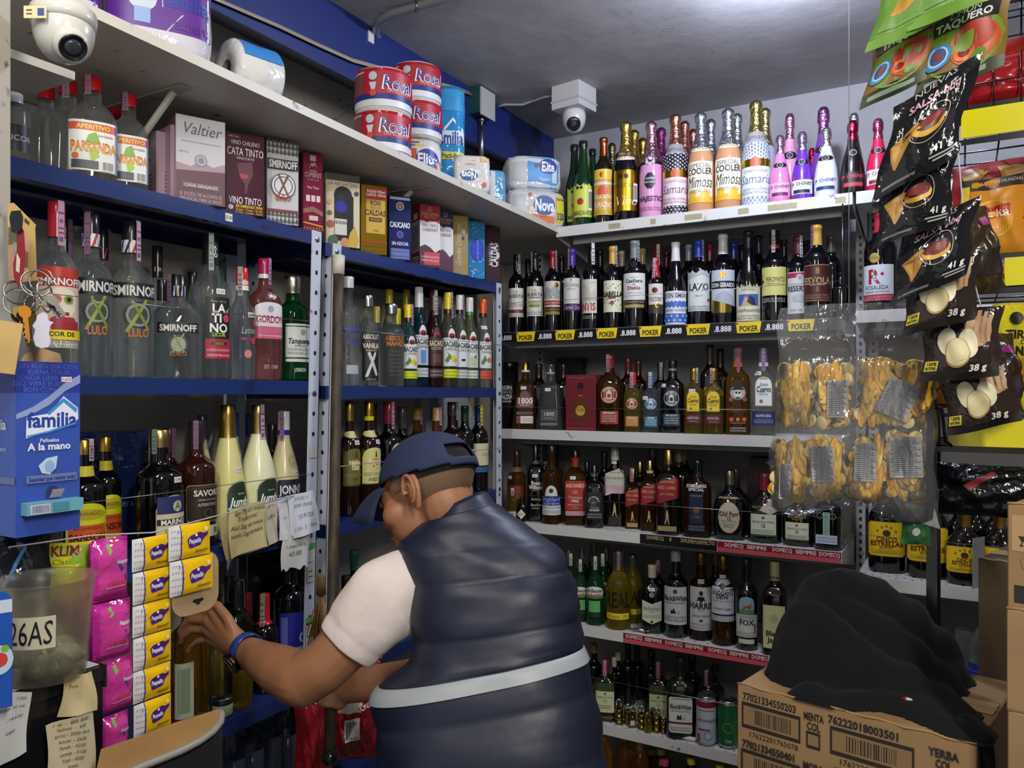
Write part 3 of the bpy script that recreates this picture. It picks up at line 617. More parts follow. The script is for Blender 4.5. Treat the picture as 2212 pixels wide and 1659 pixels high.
# --- top shelf: sparkling bottles
def foil(c, fr=.36, band=None): return (c, fr, 'f') if not band else (c, fr, 'f', band)
GB = 'green glass cider bottles at the left end of the top shelf'
app = [Lb(.10, .50, 1.1, 'c9cf4a', [E(-.2, .45, .30, 'a3202a'), T('MANZANITA', .12, .13, '2f5a22', b=1), E(-.45, .85, .14, '20201c'), E(-.1, .85, .14, '20201c'), BC(.75, .5, .22, .3)], 'sc')]
bk(zBT, 1280, 324, 34, 'cider_bottle', 'green glass bottle third in the corner group, behind the two with apple labels', 'beer', off=.22, glass=GL('2f7a34', .6), cap=('1d1d1d', .07, 'g'))
bk(zBT, 1241, 315, 40, 'cider_bottle', 'green glass bottle with apple label nearest the corner, half hidden', 'beer', off=.10, rz=R(20), glass='0f3216', cap=('1d1d1d', .07, 'g'), labels=app)
bk(zBT, 1260, 307, 44, 'cider_bottle', 'green glass bottle with full yellow-green apple label, black crown cap', 'beer', off=.045, glass='0f3216', cap=('1d1d1d', .07, 'g'), labels=app)
bk(zBT, 1304, 299, 43, 'peach_wine_bottle', 'dark bottle with copper cap and peach fruit label', 'bord', glass='171007', cap=('b8683c', .22, 'm'), labels=[Lb(.10, .62, 1.1, 'd49a3c', [B(.78, 1, 'e2c04a'), E(0, .88, .28, 'caa327', f='m'), B(.66, .72, 'd8d4c8'), E(.0, .52, .5, 'c9541e'), T('DELICIOSO', .40, .08, 'efe6c8', b=1), T('DURAZNO', .22, .11, 'efe6c8', b=1), B(0, .14, 'd9b436')] + WN(.07, '5a4a10', .035))])
for px, yt, wp, of, tx in ((1322, 311, 26, .2, 'slim dark bottle with foil neck behind the copper-capped one'), (1337, 330, 26, .26, 'short foil-necked bottle deep behind the peach bottle')):
    bk(zBT, px, yt, wp + 12, 'sparkling_bottle', tx, 'champ', off=of, glass='10160a', cap=foil('8d8a6a', .35))
for px, yt, of, tx in ((1370, 283, .19, 'gold foiled dark bottle directly behind the gold-labelled one'), (1388, 299, .27, 'gold foiled dark bottle furthest back beside the pink bottle')):
    bk(zBT, px, yt, 48, 'sparkling_bottle', tx, 'champ', off=of, glass='0b0b0d', cap=foil('c9a84e', .38))
bk(zBT, 1352, 265, 54, 'sparkling_bottle', 'black sparkling bottle, gold crumpled foil and gold label with two black seals', 'champ', glass='08080a', cap=foil('cdb25c', .36), labels=[Lb(.10, .50, 1.15, 'c79a2a', [T('MOSCATO', .62, .10, '3a2c10'), T('Vino', .25, .22, 'f0e0a0', sh=.3), E(-.35, .84, .17, '151515'), E(.05, .84, .17, '151515'), BC(.75, .45, .2, .22)], f='m'), Lb(.60, .69, 1.1, 'e3dcc6', [T('MONTELO', .5, .4, '4a3c20')], 'e')])
bk(zBT, 1428, 278, 48, 'sparkling_bottle', 'bright pink sparkling bottle tucked behind the pale pink one', 'champ', off=.2, glass='c46fa8', fin='g', cap=foil('b85aa6', .34))
bk(zBT, 1407, 261, 54, 'sparkling_bottle', 'pale pink bottle with black M collar and black octagon stamp', 'champ', glass='dc9ac4', fin='g', cap=foil('d9a6bd', .42), labels=[Lb(.55, .60, 1.5, '17151a', []), Lb(.52, .64, .42, 'e8c8dc', [E(0, .5, .95, '17151a'), E(0, .5, .85, 'e8c8dc'), T('M', .5, .5, '17151a', b=1)], 'e'), Lb(.30, .46, .45, None, [G([(-.4,.02),(.4,.02),(.95,.3),(.95,.72),(.4,1),(-.4,1),(-.95,.72),(-.95,.3)], '151317'), T('CONTIENE', .65, .14, 'eeeeee'), T('EDULCORANTES', .42, .14, 'eeeeee')]), Lb(.06, .28, 1.15, None, [T('MAJESTIC', .66, .22, '4a2a48', b=1)] + WN(.2, '5a3a58', .07))])
for px, yt, of, tx in ((1479, 264, .19, 'rose-gold foiled bottle just behind the dotted black one'), (1497, 280, .27, 'rose-gold foiled bottle deepest behind the dotted black one')):
    bk(zBT, px, yt, 48, 'sparkling_bottle', tx, 'champ', off=of, glass='2a2028', cap=foil('c98a78', .36))
def dots(c, n=7, m_=9, r=.045): return [E(-.95 + 1.9 * (i + .5 * (j % 2)) / n, (j + .5) / m_, r, c) for j in range(m_) for i in range(n)]
def samaria(dark, main, txt, foilc):
    return dict(glass=main, fin='g', cap=foil(foilc, .30), labels=[Lb(.44, .60, 1.35, dark, dots('cfc9d6' if dark < '8' else '8a93b0')), Lb(.37, .44, 1.4, 'c9a62e', [E(0, .5, .28, 'c05a28')], f='m'), Lb(.10, .37, 1.3, main, [T('CHAMPAGNE', .85, .10, '7a7060'), T('Samaria', .58, .30, txt, sh=.25)] + WN(.18, txt, .08)), Lb(.02, .10, 1.35, dark, dots('cfc9d6' if dark < '8' else '8a93b0', 9, 3)), Lb(.60, .70, 1.3, '9a969a', [T('Samaria', .5, .5, '5a5860', sh=.3)])])
bk(zBT, 1459, 246, 56, 'sparkling_bottle', 'pale pink labelled bottle with black dotted shoulders and rose-gold foil', 'champ', **samaria('2b2630', 'e6cdd6', '5a4a58', 'cf8e76'))
mim = lambda: dict(glass='c9936a', fin='g', cap=foil('c5ccd8', .36), labels=[Lb(.10, .50, 1.12, 'efe9d6', [T('ESPECIAL', .90, .10, '3a3428'), T('COOLER', .76, .15, '3a3428', b=1), T('Mimosa', .50, .30, '2c261c', sh=.3), B(0, .14, 'e0b030'), E(-.5, .2, .3, 'e6b838'), E(.4, .16, .34, 'e6b838')] + WN(.28, '6a5a20', .03)), Lb(.60, .68, 1.1, 'e8e2cc', [T('COOLER', .5, .5, '5a4a20')], 'e')])
for px, yt, tx in ((1535, 260, 'silver foiled bottle behind the left cooler bottle'), (1592, 248, 'silver foiled bottle behind the right cooler bottle')):
    bk(zBT, px, yt, 50, 'sparkling_bottle', tx, 'champ', off=.2, glass='8a6a50', cap=foil('b9c0cc', .36))
bk(zBT, 1514, 243, 58, 'sparkling_bottle', 'peach coloured bottle with silver foil and cream label, left of the pair', 'champ', **mim())
bk(zBT, 1573, 233, 60, 'sparkling_bottle', 'peach coloured bottle with silver foil and cream label, right of the pair', 'champ', **mim())
bk(zBT, 1653, 236, 50, 'sparkling_bottle', 'gold foiled bottle behind the tall white dotted one', 'champ', off=.2, glass='b8bcc8', fin='g', cap=foil('c9bb84', .36))
bk(zBT, 1633, 217, 62, 'sparkling_bottle', 'tallest white dotted bottle with gold foil and gold belt', 'champ', **samaria('c4cde0', 'dfe3ee', '6a7088', 'c9b768'))
def chen(c, cf, lb, txt, yt, px, wp, tx, off=None, fin='g'):
    bk(zBT, px, yt, wp, 'small_sparkling_bottle', tx, 'chenet', off=off, glass=c, fin=fin, cap=foil(cf, .26), labels=[Lb(.10, .30, 1.15, lb, [T('JP. CHENET', .72, .22, txt, b=1), B(.05, .30, txt, -.7, .7)] ), Lb(.52, .60, .7, '1a1a1c', [Rg(0, .5, .4, 'd8d8d8')], 'e')])
chen('e29ac0', 'e0a0cc', 'e6a6c8', '8a3a6a', 248, 1706, 46, 'tall pink bottle standing behind the small pink one', off=.16)
chen('7a3fa0', 'b878c0', '7a3fa0', 'c9b0e0', 234, 1779, 60, 'big purple bottle with pink foil behind the small white one', off=.15)
chen('a02038', 'c02848', 'a02038', 'e0b0b0', 315, 1754, 34, 'small red-foiled bottle behind the purple pair', off=.17)
chen('1a1018', 'c5ccd8', '1a1018', '777777', 247, 1845, 44, 'dark bottle with silver foil behind the small black one', off=.15)
chen('e07fb4', 'dcb0d0', 'eaa8c8', '6a2a5a', 293, 1685, 46, 'small pink bottle with silvery pink foil at the shelf edge')
chen('6a2fb0', 'c9b0d8', 'e2e0ea', '2a2a3a', 286, 1733, 46, 'small violet bottle with white label at the shelf edge')
chen('d9dce8', 'd5d9e6', 'd9dce8', '2a3a6a', 278, 1785, 50, 'small white bottle with white foil at the shelf edge')
chen('120d10', 'b03048', '241418', 'c04048', 262, 1842, 50, 'small black bottle with red and silver foil at the shelf edge')
chen('c8204c', 'd86a90', 'e2e6ea', '8a2030', 259, 1897, 48, 'small crimson bottle with pink foil beside the hanging black bags')
# --- wine shelf
def wn(px, yt, wp, tx, cap, lab, kind='bord', off=None, seal=None, **k):
    return bk(zBW, px, yt, wp, 'wine_bottle', tx, kind, off=off, glass=k.pop('glass', WINE), cap=cap, labels=lab, seal=seal, **k)

for px, yt, c, of, wp in ((1141, 561, '111113', .12, 34), (1213, 553, '3a1a20', .14, 34), (1296, 542, '1c1a18', .15, 38), (1343, 544, 'b5a58a', .15, 36), (1387, 539, 'a9935c', .16, 38), (1440, 539, '4a1626', .15, 40), (1489, 526, '8f9092', .15, 42), (1532, 524, '7c2338', .15, 42), (1584, 520, '24389a', .15, 44), (1602, 528, '3a1830', .24, 40), (1637, 502, '26303c', .14, 46), (1692, 514, '1b1418', .15, 42), (1741, 520, '17151b', .16, 42), (1796, 511, '4a463a', .14, 48)):
    nm = {'111113': 'black', '3a1a20': 'dark maroon', '1c1a18': 'charcoal, gold ringed', 'b5a58a': 'grey-gold', 'a9935c': 'dull gold', '4a1626': 'wine red', '8f9092': 'grey', '7c2338': 'rose red', '24389a': 'bright blue', '3a1830': 'plum', '26303c': 'slate', '1b1418': 'black speckled', '17151b': 'near black', '4a463a': 'olive grey'}[c]
    wn(px, yt, wp, 'dark wine bottle with %s neck capsule in the second row of wines' % nm, (c, .19, 'g'), (), off=of)
wn(1816, 590, 36, 'short dark bottle by the hanging rod at the wine shelf end', None, (), off=.06)
la = lambda t1, b: [Lb(.20, .57, 1.1, 'd9d6cc', [T('LA', .86, .10, '4a443c'), T('HUERTA', .72, .12, '4a443c', b=1)] + b, 'r')]
wn(1116, 552, 36, 'wine with white label and maroon corner, nearest the corner', ('1a1a1c', .2, 'g'), la('', [B(.14, .26, '7a2c38'), B(.26, .5, '7a2c38', .86, 1), G([(-1,.36),(-.2,.5),(.3,.42),(1,.5),(1,.36)], 'b9b4a6')] + WN(.06, '333333', .045)), seal=(.9, 'a9b0a4'))
wn(1156, 547, 38, 'wine with white label showing a small green vineyard picture', ('1a1a1c', .2, 'g'), la('', [B(.60, .63, '8a3038', -.6, .6), B(.30, .52, 'b9b884', -.55, .55), B(.30, .38, '7d8a3c', -.55, .55)] + WN(.10, '333333', .045)), seal=(-.9, 'c9cdc4'))
wn(1194, 544, 37, 'wine with wine-red cap, gold seal and red banded label', ('8e2030', .21, 'g'), [Lb(.20, .62, 1.1, 'cfcabc', [G([(-1,.66),(-.5,.86),(-.1,.74),(.3,.9),(.6,.8),(1,.7),(1,.6),(-1,.6)], '9aa0a4'), E(.5, .88, .26, 'c9962c', f='m'), T('FRONTERA', .54, .11, '4a463e'), B(.30, .42, 'a3272f'), T('CABERNET SAUVIGNON', .36, .05, 'eeddcc'), B(0, .24, '14110e'), T('CONCHA Y TORO', .17, .05, 'c9a65a'), B(.02, .11, '8a7a30', -.9, .9)])], seal=(1.2, 'b0a090'))
wn(1236, 540, 38, 'wine with violet cap and white label with violet foot', ('4a2f96', .20, 'g'), [Lb(.24, .64, 1.15, 'd5d3cd', [T('TOCORNAL', .78, .10, '3a3a44'), T('MERLOT', .66, .05, '6a6a70'), T('T', .92, .1, '3a3a44'), B(0, .22, '4a2560'), T('Cono Sur', .11, .12, 'c9b8d8', sh=.3)])], seal=(-.9, 'b8bcc4'))
wn(1278, 528, 40, 'wine with black cap and large red letters low on the label', ('121214', .2, 'g'), [Lb(.19, .58, 1.1, 'd6d2c6', [G([(-1,.45),(-.5,.9),(.1,.8),(.4,.55),(.7,.75),(1,.5),(1,.35),(-1,.35)], 'c2beb2'), T('ANTIS', .19, .22, 'b02028', w=.95, b=1, x=-.1), T('2018', .9, .04, '666666', x=.6, w=.2)]), Lb(.12, .17, 1.1, None, WN(.5, 'b8b8b0', .3))], seal=(.9, 'd0d0d0'), rz=R(-25))
wn(1324, 534, 42, 'wine with gold cap and cream label of scattered black grapes', ('c9a24c', .21, 'g'), [Lb(.20, .58, 1.15, 'e0dfc4', [E(-.8 + .22 * i, .82 + .07 * math.sin(i * 2.1), .05, '3a3a30') for i in range(8)] + [E(-.75 + .25 * i, .30 + .1 * math.sin(i * 1.7), .05, '3a3a30') for i in range(7)] + [T('ISABELLA', .57, .16, '1b1b18', b=1), B(.43, .47, '7a2c38', -.3, .3), E(0, .30, .16, '7a2c50')])], seal=(1.0, 'a9b0b8'))
wn(1371, 522, 50, 'larger wine with grey cap, white gothic label and black foot', ('7b7e80', .20, 'g'), [Lb(.22, .62, 1.12, 'dcdcd8', [T('RESERVA', .88, .04, '8a8a8a', w=.4), T('Casillero', .78, .10, '2a2a2a', b=1), T('del', .68, .06, '8a2020', w=.3), T('Diablo', .58, .10, '8a2020', b=1), T('CABERNET SAUVIGNON', .44, .03, '777777', w=.7), B(0, .24, '1c1b19'), T('CONCHA Y TORO', .18, .05, 'c9b070'), B(.02, .11, 'a8935a', -.8, .8)]), Lb(.70, .75, .3, '18181a', [Rg(0, .5, .8, '555555')], 'e')], seal=(.9, '8fa09c'))
wn(1420, 531, 44, 'dark red sealed wine directly behind the small red-capped bottle', ('6a1522', .2, 'g'), [Lb(.2, .5, 1.15, 'd0cec8', [])], off=.13, seal=(.2, 'b0908c'))
wn(1417, 557, 36, 'small half wine with bright red cap and white cat label', ('a82634', .27, 'g'), [Lb(.20, .63, 1.05, 'dad8d0', [E(-.1, .78, .38, 'a82430', .9), E(-.1, .78, .24, '16110f'), T('GatoNegro', .52, .09, '2a2a2a', sh=.15), B(.42, .44, 'a82430', -.7, .7), B(0, .30, '3a3328'), E(.2, .27, .26, 'c9a13a', f='m'), E(.2, .27, .16, '5a4620')])], off=.03, seal=(-.4, 'c49aa6'))
wn(1460, 521, 50, 'wine with white cap and white label with blue floral bands', ('dcdad8', .22, 'g'), [Lb(.03, .42, 1.2, 'dfe2ea', [T('DON SIMON', .86, .13, '2a2a34', b=1), B(.50, .70, '4a6ab8')] + [E(-.9 + .15 * i, .50 + .2 * (i % 2), .08, 'dfe2ea') for i in range(13)] + [T('CABERNET SAUVIGNON', .42, .06, '3a3a50'), B(.06, .32, '3f63b4')] + [E(-.9 + .2 * i, .12 + .13 * (i % 2), .07, 'c8d4ee') for i in range(10)])], 'burg', seal=None)
wn(1511, 513, 54, 'wine with royal blue cap and white mountain label', ('2a46c0', .19, 'g'), [Lb(.18, .66, 1.12, 'dcdfdc', [G([(-1,.86),(-.6,.95),(-.2,.9),(.2,1.0),(.6,.93),(1,.84),(1,.78),(.3,.86),(-.4,.8),(-1,.76)], 'b7bcba'), T('LAZO', .58, .17, '17181c', b=1, w=.8), T('MERLOT', .36, .04, '444444', w=.3), E(.8, .26, .12, 'a03030')] + WN(.08, '333333', .045), 'sc')], seal=(1.0, 'c5cbe0'))
wn(1563, 498, 56, 'wine with tall white cap, black banner label and gold foot', ('d8d8da', .22, 'g'), [Lb(.14, .60, 1.12, 'cfd4dc', [E(-.05, .88, .22, 'c9a035', f='m'), B(.56, .74, '101114'), T('DON GERARDO', .65, .10, 'f0f0f0', b=1, w=.94), G([(-.8,.2),(-.5,.42),(0,.52),(.5,.45),(.9,.3),(1,.2),(1,.18),(-.8,.18)], 'b2b8c2'), G([(-1,0),(1,0),(1,.14),(.3,.2),(-1,.32)], '9a8848', 'm')])])
wn(1618, 490, 58, 'slim-shouldered dark wine with painted couple on a cream label', ('1a2230', .18, 'g'), [Lb(.04, .44, 1.12, 'dcd8b8', [T('LANDESTOR', .92, .07, '4a4630', w=.6), T('RHEINHESSEN', .82, .05, '4a4630', w=.5), B(.40, .70, '3f66a8', -.72, .72), G([(-.5,.4),(-.2,.66),(.05,.56),(.3,.64),(.5,.4)], 'c9a58a'), G([(-.1,.5),(.1,.68),(.4,.6),(.5,.4),(.2,.42)], '2a2a38'), T('Liebfraumilch', .28, .09, '4a4630', sh=.3), ] + WN(.1, '4a4a30', .05), 'sc')], 'burg')
wn(1673, 492, 58, 'wine with sealed red-ringed neck and pale yellow label', ('16161a', .19, 'g', 'a82a34'), [Lb(.30, .60, 1.15, 'd5cf7c', [G([(-.95,.3),(-.8,.5),(-.95,.7),(-.85,.5)], '3a3a28'), E(-.78, .5, .09, '2a2a20'), E(-.85, .3, .05, '2a2a20'), E(-.85, .7, .05, '2a2a20'), T('PEROMATO', .56, .18, '3a3a28', x=.15, w=.66), T('TEMPRANILLO', .40, .07, '7a7448', x=.15, w=.6)]), Lb(.22, .28, 1.15, None, WN(.5, 'c8c8c0', .3))], seal=(-.1, 'aab8b4'))
wn(1723, 507, 50, 'wine with maroon cap and white label with red top band', ('4e1a2a', .2, 'g'), [Lb(.10, .58, 1.15, 'cfcfd0', [B(.86, .98, 'a52844'), E(.1, .86, .26, 'd8d8d8'), E(.1, .86, .18, '9a9a9e'), T('RESERVA', .60, .13, '2e2e36', b=1), E(0, .36, .5, 'b8b8bc', .6), T('VINO TINTO', .08, .05, '3a3a40')])], off=.06, seal=(.6, 'bfc6c0'))
wn(1764, 488, 58, 'wine with gold cap and deep red gilded label', ('c9a040', .21, 'g'), [Lb(.19, .58, 1.14, '471a1e', [T('8', .82, .16, 'b98a50'), T('ESTOLA', .56, .18, 'b99a58', b=1), T('GRAN RESERVA', .45, .04, 'e0c8b0', w=.5), T('S', .33, .12, 'b98a50'), B(.96, .98, 'a07a40'), B(.02, .04, 'a07a40')] + WN(.14, 'b08a78', .05))], seal=(-1.0, '8a5a78'))
x, y, d = at_y(1902, FY + .06)
bk(zRW, 1902, 452, 66, 'wine_bottle', 'lone wine with white label, large red initial and gold medal, right bay', 'bord', off=.05, glass=WINE, cap=('b22a40', .20, 'g'), rz=R(-14), labels=[Lb(.10, .46, 1.12, 'd6dae0', [T('R', .68, .40, '9a2438', x=-.15, w=.34, b=1), E(.32, .74, .09, '9a2438'), T('ROSALEDA', .37, .11, '2a3446', w=.66), T('CABERNET SAUVIGNON', .25, .05, '55606c', w=.7), B(0, .18, 'a8344a')] + WN(.075, 'e8a8a8', .05)), Lb(.48, .58, .32, 'b39a48', [T('MEDAL', .5, .2, '5a4a18')], 'e', cu=-.1)])
# --- tequila shelf
def tq(px, yt, wp, tx, kind, glass, cap, lab, off=None, z=None, name='liquor_bottle', **k):
    return bk(zBQ if z is None else z, px, yt, wp, name, tx, kind, off=off, glass=glass, cap=cap, labels=lab, **k)
AMB = GL('b8741e', .75); YEL = GL('d9b544', .65); CLR = GL('eef2f2', .55); AGED = GL('6a3410', .85); DKA = '1c0d05'
def carton(name, label, c0, w_, d_, h, z, col, rz=0, els=(), side=(), top=None, px=None, f='p', cat='box', group=None, lid=False):
    h = min(h, ceil_(z) - z - .003)
    t = thing(name, label, cat, (c0[0], c0[1], z + .0008), rz, group); m = MB(); a, b = w_/2, d_/2; e = .0015
    V = []; F = []
    ring = [(-a+e,-b),(a-e,-b),(a,-b+e),(a,b-e),(a-e,b),(-a+e,b),(-a,b-e),(-a,-b+e)]
    for zq, s in ((0, 1), (h - .0015, 1), (h, .985)): V += [(x*s, y*s, zq) for x, y in ring]
    for j in range(2): F += [(j*8+i, j*8+(i+1)%8, (j+1)*8+(i+1)%8, (j+1)*8+i) for i in range(8)]
    F += [tuple(range(8))[::-1], tuple(range(16, 24))]; m.add(V, F, M(col, f)); m.build('carton_body', t)
    if els:
        m = MB(); art(m, lambda u, v, l: (u, -b - l, v), 0, 0, h, a * .985, els, .0004, .00012, .05); m.build('printed_front', t)
    if side:
        s = side[0]; m = MB()
        art(m, (lambda u, v, l: (a + l, u, v)) if s > 0 else (lambda u, v, l: (-a - l, -u, v)), 0, 0, h, b * .985, side[1], .0004, .00012, .05); m.build('printed_side', t)
    if top: m = MB(); m.box((-a, -b, h + .0005), (a, b, h + .001), M(top)); m.build('carton_top', t)
    return t
def bc(z, px, yt, wp, label, col, els, off, dep=.09, name='gift_box', **k):
    x, y, d = at_y(px, FY + off); w_ = wp / FPX * d; return carton(name, label, (x, y + dep/2), w_, dep, zz(yt, d) - z, z, col, els=els, **k)
x, y, d = at_y(1100, FY + .14); m = MB()
t = thing('gift_tin', 'matt black cylindrical gift tin with white letters in the corner', 'gift tin', (x, y, zBQ + .0008)); m.lathe([(.037, 0), (.037, .225)], M('141416', 'p'), 28); m.build('tin_body', t); m = MB(); m.lathe([(.033, .225), (.038, .227), (.038, .262), (.036, .265)], M('0d0d0f', 'g'), 28); m.build('tin_lid', t); m = MB()
art(m, lambda u, v, l: ((.037+l)*math.sin(u/.037+.2), -(.037+l)*math.cos(u/.037+.2), v), 0, .07, .18, .036, [T('RON', .84, .14, 'e6e6e6', b=1), T('VIEJO DE', .68, .10, 'd0d0d0'), T('CALDAS', .5, .17, 'e6e6e6', b=1), B(.3, .36, 'b0b0b0', -.5, .6)], .0005); m.build('label', t)
for px, yt, tx in ((1164, 788, 'first'), (1217, 787, 'second')):
    tq(px, yt, 42, 'dark stoppered bottle, %s behind the faceted tequilas' % tx, 'sqr', DKA, ('24221f', .2, 'g'), (), off=.17)
bc(zBQ, 1226, 773, 60, 'black gift box standing deep behind the faceted clear bottle', '101013', [B(.2, .3, '2a2a30')], .27, dep=.06)
tq(1135, 784, 56, 'tapered tequila bottle with gold stopper and maroon label', 'trap', GL('7a4a18', .85), ('b28a44', .14, 'm', 'dedcd0'), [Lb(.32, .58, .66, '66242c', [T('1800', .42, .34, 'e6d8c8', b=1), T('REPOSADO', .16, .12, 'd0b8a8', w=.6)], 'A'), Lb(.22, .27, .75, None, WN(.5, 'b8b0a8', .3)), Lb(.09, .20, .66, 'd8d2c6', [B(0, 1, '6b2a30', -1, -.5), B(.3, .36, '777777', -.3, .8), B(.6, .66, '777777', -.3, .8)])], sticker=(.62, -.1, '106.000'))
tq(1189, 789, 60, 'tapered clear faceted bottle with smoky stopper and grey label', 'trap', GL('b9bec2', .85, .12), ('3a3c40', .14, 'd', '9a9ca0'), [Lb(.14, .32, .60, '3a3d42', [T('1800', .6, .32, 'd0d0d0'), B(.2, .26, '8a8a8a', -.5, .5)]), Lb(.07, .12, .7, None, WN(.5, 'd0d0d0', .3))], sticker=(.62, -.1, '9.90'))
bc(zBQ, 1254, 810, 72, 'maroon gift box printed with a gold tequila bottle', '6e1e2a', [B(.04, .05, '9a4a52', -.9, .9), B(.95, .96, '9a4a52', -.9, .9), T('*  *  *', .93, .03, 'd0b090', w=.3), E(0, .80, .22, '24140c'), B(.62, .76, '5a2018', -.10, .10), B(.60, .64, 'b9852a', -.12, .12), G([(-.10,.62),(.10,.62),(.18,.55),(.46,.5),(.5,.2),(-.5,.2),(-.46,.5),(-.18,.55)], '5a3210'), E(0, .36, .36, '24100a', .9), E(0, .36, .33, 'c9a23a', .95), T('Don Julio', .38, .05, '3a2408', w=.28), T('REPOSADO', .13, .035, '8a3a42', w=.5)], .03, dep=.1)
olm = lambda ring, tc, band, bt, wt: [Lb(.26, .66, .82, None, [E(0, .55, .82, ring, 1.0), Rg(0, .55, .78, tc, .04), Rg(0, .55, .46, tc, .06), G([(-.26,.42),(.26,.42),(.26,.62),(0,.72),(-.26,.62)], tc), G([(-.16,.46),(.16,.46),(.16,.58),(-.16,.58)], ring), AT('OLMECA', 0, .55, .53, .2, tc), AT(bt, 0, .55, .53, .2, tc, 0)]), Lb(.10, .27, .72, band, [T(wt, .86, .16, tc, b=1, w=.7)] + [T(s, .62 - .19*i, .12, tc, w=.8) for i, s in enumerate(('EL EXCESO DE', 'ALCOHOL ES PERJUDICIAL', 'PARA LA SALUD'))])]
bk(zBQ, 1357, 775, 40, 'liquor_bottle', 'maroon-capped bottle, left one behind the small tequilas', 'sqr', off=.16, glass=DKA, cap=('5e1c20', .2, 'g')); bk(zBQ, 1379, 779, 40, 'liquor_bottle', 'maroon-capped bottle, right one behind the small tequilas', 'sqr', off=.2, glass=DKA, cap=('4c181c', .2, 'g'))
tq(1318, 768, 54, 'tall amber tequila bottle with maroon cap and round maroon emblem', 'sqr', AGED, ('6e2024', .17, 'g'), olm('7e1c22', 'e6cfa8', '8a2228', 'TEQUILA', 'REPOSADO'), seal=(-.4, 'b0808c'))
tq(1367, 806, 38, 'small tequila bottle with red cap and maroon round emblem', 'sqr', YEL, ('b03a34', .2, 'g'), olm('7e1c22', 'e6cfa8', 'b0782e', 'TEQUILA', 'REPOSADO'), seal=(-.2, 'c98a9a'))
tq(1406, 806, 38, 'small clear tequila bottle with teal cap and blue round emblem', 'sqr', GL('cfe4ea', .6), ('2e6a80', .2, 'g'), olm('2a5a74', 'cfe0e6', '2f6f8c', 'TEQUILA', 'SILVER'), seal=(-.2, 'b8a0c0'), sticker=(.58, -.7, '77.000'))
bk(zBQ, 1427, 785, 38, 'liquor_bottle', 'blue-grey sealed bottle neck behind the small clear tequila', 'sqr', off=.17, glass=DKA, cap=('2c3444', .2, 'g'), seal=(.1, '8a86a0'))
tq(1453, 780, 52, 'black tequila bottle with white round emblem and dark label', 'sqr', '07080b', ('101116', .22, 'g'), olm('0c0e12', 'd0d4d8', '16303a', 'OLMECA', 'DARK CHOCOLATE') + [Lb(.80, .9, .42, None, [T('OLMECA', .8, .3, 'd8d8d8', w=.9)])], seal=(-1.2, 'a8b4aa'), sticker=(.66, -.75, '99.0'))
for px, yt, tx, of in ((1534, 746, 'tall brown-capped bottle behind the yellow labelled pair', .15), (1556, 754, 'tall black-capped bottle behind the yellow labelled pair', .18)):
    tq(px, yt, 44, tx, 'sqr', DKA, ('3e3024' if px < 1540 else '17161a', .22, 'g'), [Lb(.42, .52, .6, 'c9b52a', [T('Jose', .5, .5, '2a2410', sh=.2)])] if px < 1540 else (), off=of)
cue = lambda bg, cc, band, bt: [Lb(.34, .66, .66, cc, []), Lb(.35, .65, .60, bg, [T('Jose', .74, .13, '2a2414', sh=.2, w=.5), T('Cuervo', .54, .22, '1c180e', b=1, sh=.1), T('Especial', .34, .10, '3a3018', w=.6), E(-.35, .12, .2, '6a2418')], 'a'), Lb(.16, .30, .84, band, [T(bt, .62, .26, 'c9b8b0', b=1, w=.7), B(.2, .26, 'a8989a', -.5, .5)])]
cue2 = [Lb(.34, .66, .66, '8a7430', [], 'a'), cue('f2cf1c', '8a7430', '5a1c20', 'AGAVE AZUL')[1], cue('f2cf1c', '8a7430', '5a1c20', 'AGAVE AZUL')[2]]
for px, tx, sx in ((1499, 'gold-capped tequila with yellow arched label, left of the pair', (.66, -.1, '62.000')), (1542, 'gold-capped tequila with yellow arched label, right of the pair', None)):
    tq(px, 797, 43, tx, 'sqr', YEL, ('b79a4a', .17, 'm'), cue2, seal=(.9 if sx else -.5, 'c6c69a' if sx else 'cf9fb8'), sticker=sx)
tq(1594, 754, 52, 'tall amber tequila with colourful hatted skull print and orange cap base', 'sqr', AMB, ('7a7a70', .21, 'g', 'd06a28'), [Lb(.36, .62, .8, None, [E(0, .5, .85, '3f7fa8', .9), E(0, .5, .74, 'c9a9a0', .9), G([(-.8,.62),(.8,.62),(.45,.7),(.35,.98),(-.35,.98),(-.45,.7)], '15151a'), E(0, .44, .42, 'e6e0d4', 1.0), E(-.16, .5, .12, '18181c'), E(.16, .5, .12, '18181c'), B(.24, .30, '18181c', -.2, .2), E(-.7, .2, .22, 'b0482c'), E(.7, .2, .22, 'b0482c')]), Lb(.26, .33, .7, None, [T('Cuervo', .5, .8, '6a3c10', b=1)]), Lb(.12, .24, .75, None, [E(-.7, .5, .25, 'd8582c'), E(.7, .5, .25, 'd8582c'), E(0, .5, .2, 'e0885c'), B(.1, .2, 'c9502c', -.8, .8)]), Lb(.03, .10, .75, None, WN(.5, 'f0ece0', .3))], seal=(.1, 'b04850'))
tq(1649, 755, 54, 'clear silver tequila with white arched label and navy band', 'sqr', CLR, ('6a5c78', .2, 'g', 'dddde0'), [Lb(.34, .68, .66, 'b7ad7c', [], 'a'), Lb(.35, .67, .61, 'dfe7e9', [B(.93, .99, '9a8a3a', -.5, .5), T('Jose', .76, .13, '1c1c20', sh=.2, w=.5), T('Cuervo', .58, .22, '141418', b=1, sh=.1), T('ESPECIAL', .40, .07, '2a5a6a', w=.6), E(-.3, .15, .22, '9a5a3a')], 'a'), Lb(.12, .28, .86, '23285e', [T('AGAVE AZUL', .7, .18, 'c8ccda', b=1, w=.7)] + WN(.3, 'a8acca', .11))], sticker=(.72, -.45, '123.4'), seal=(0, '8a7a98'))
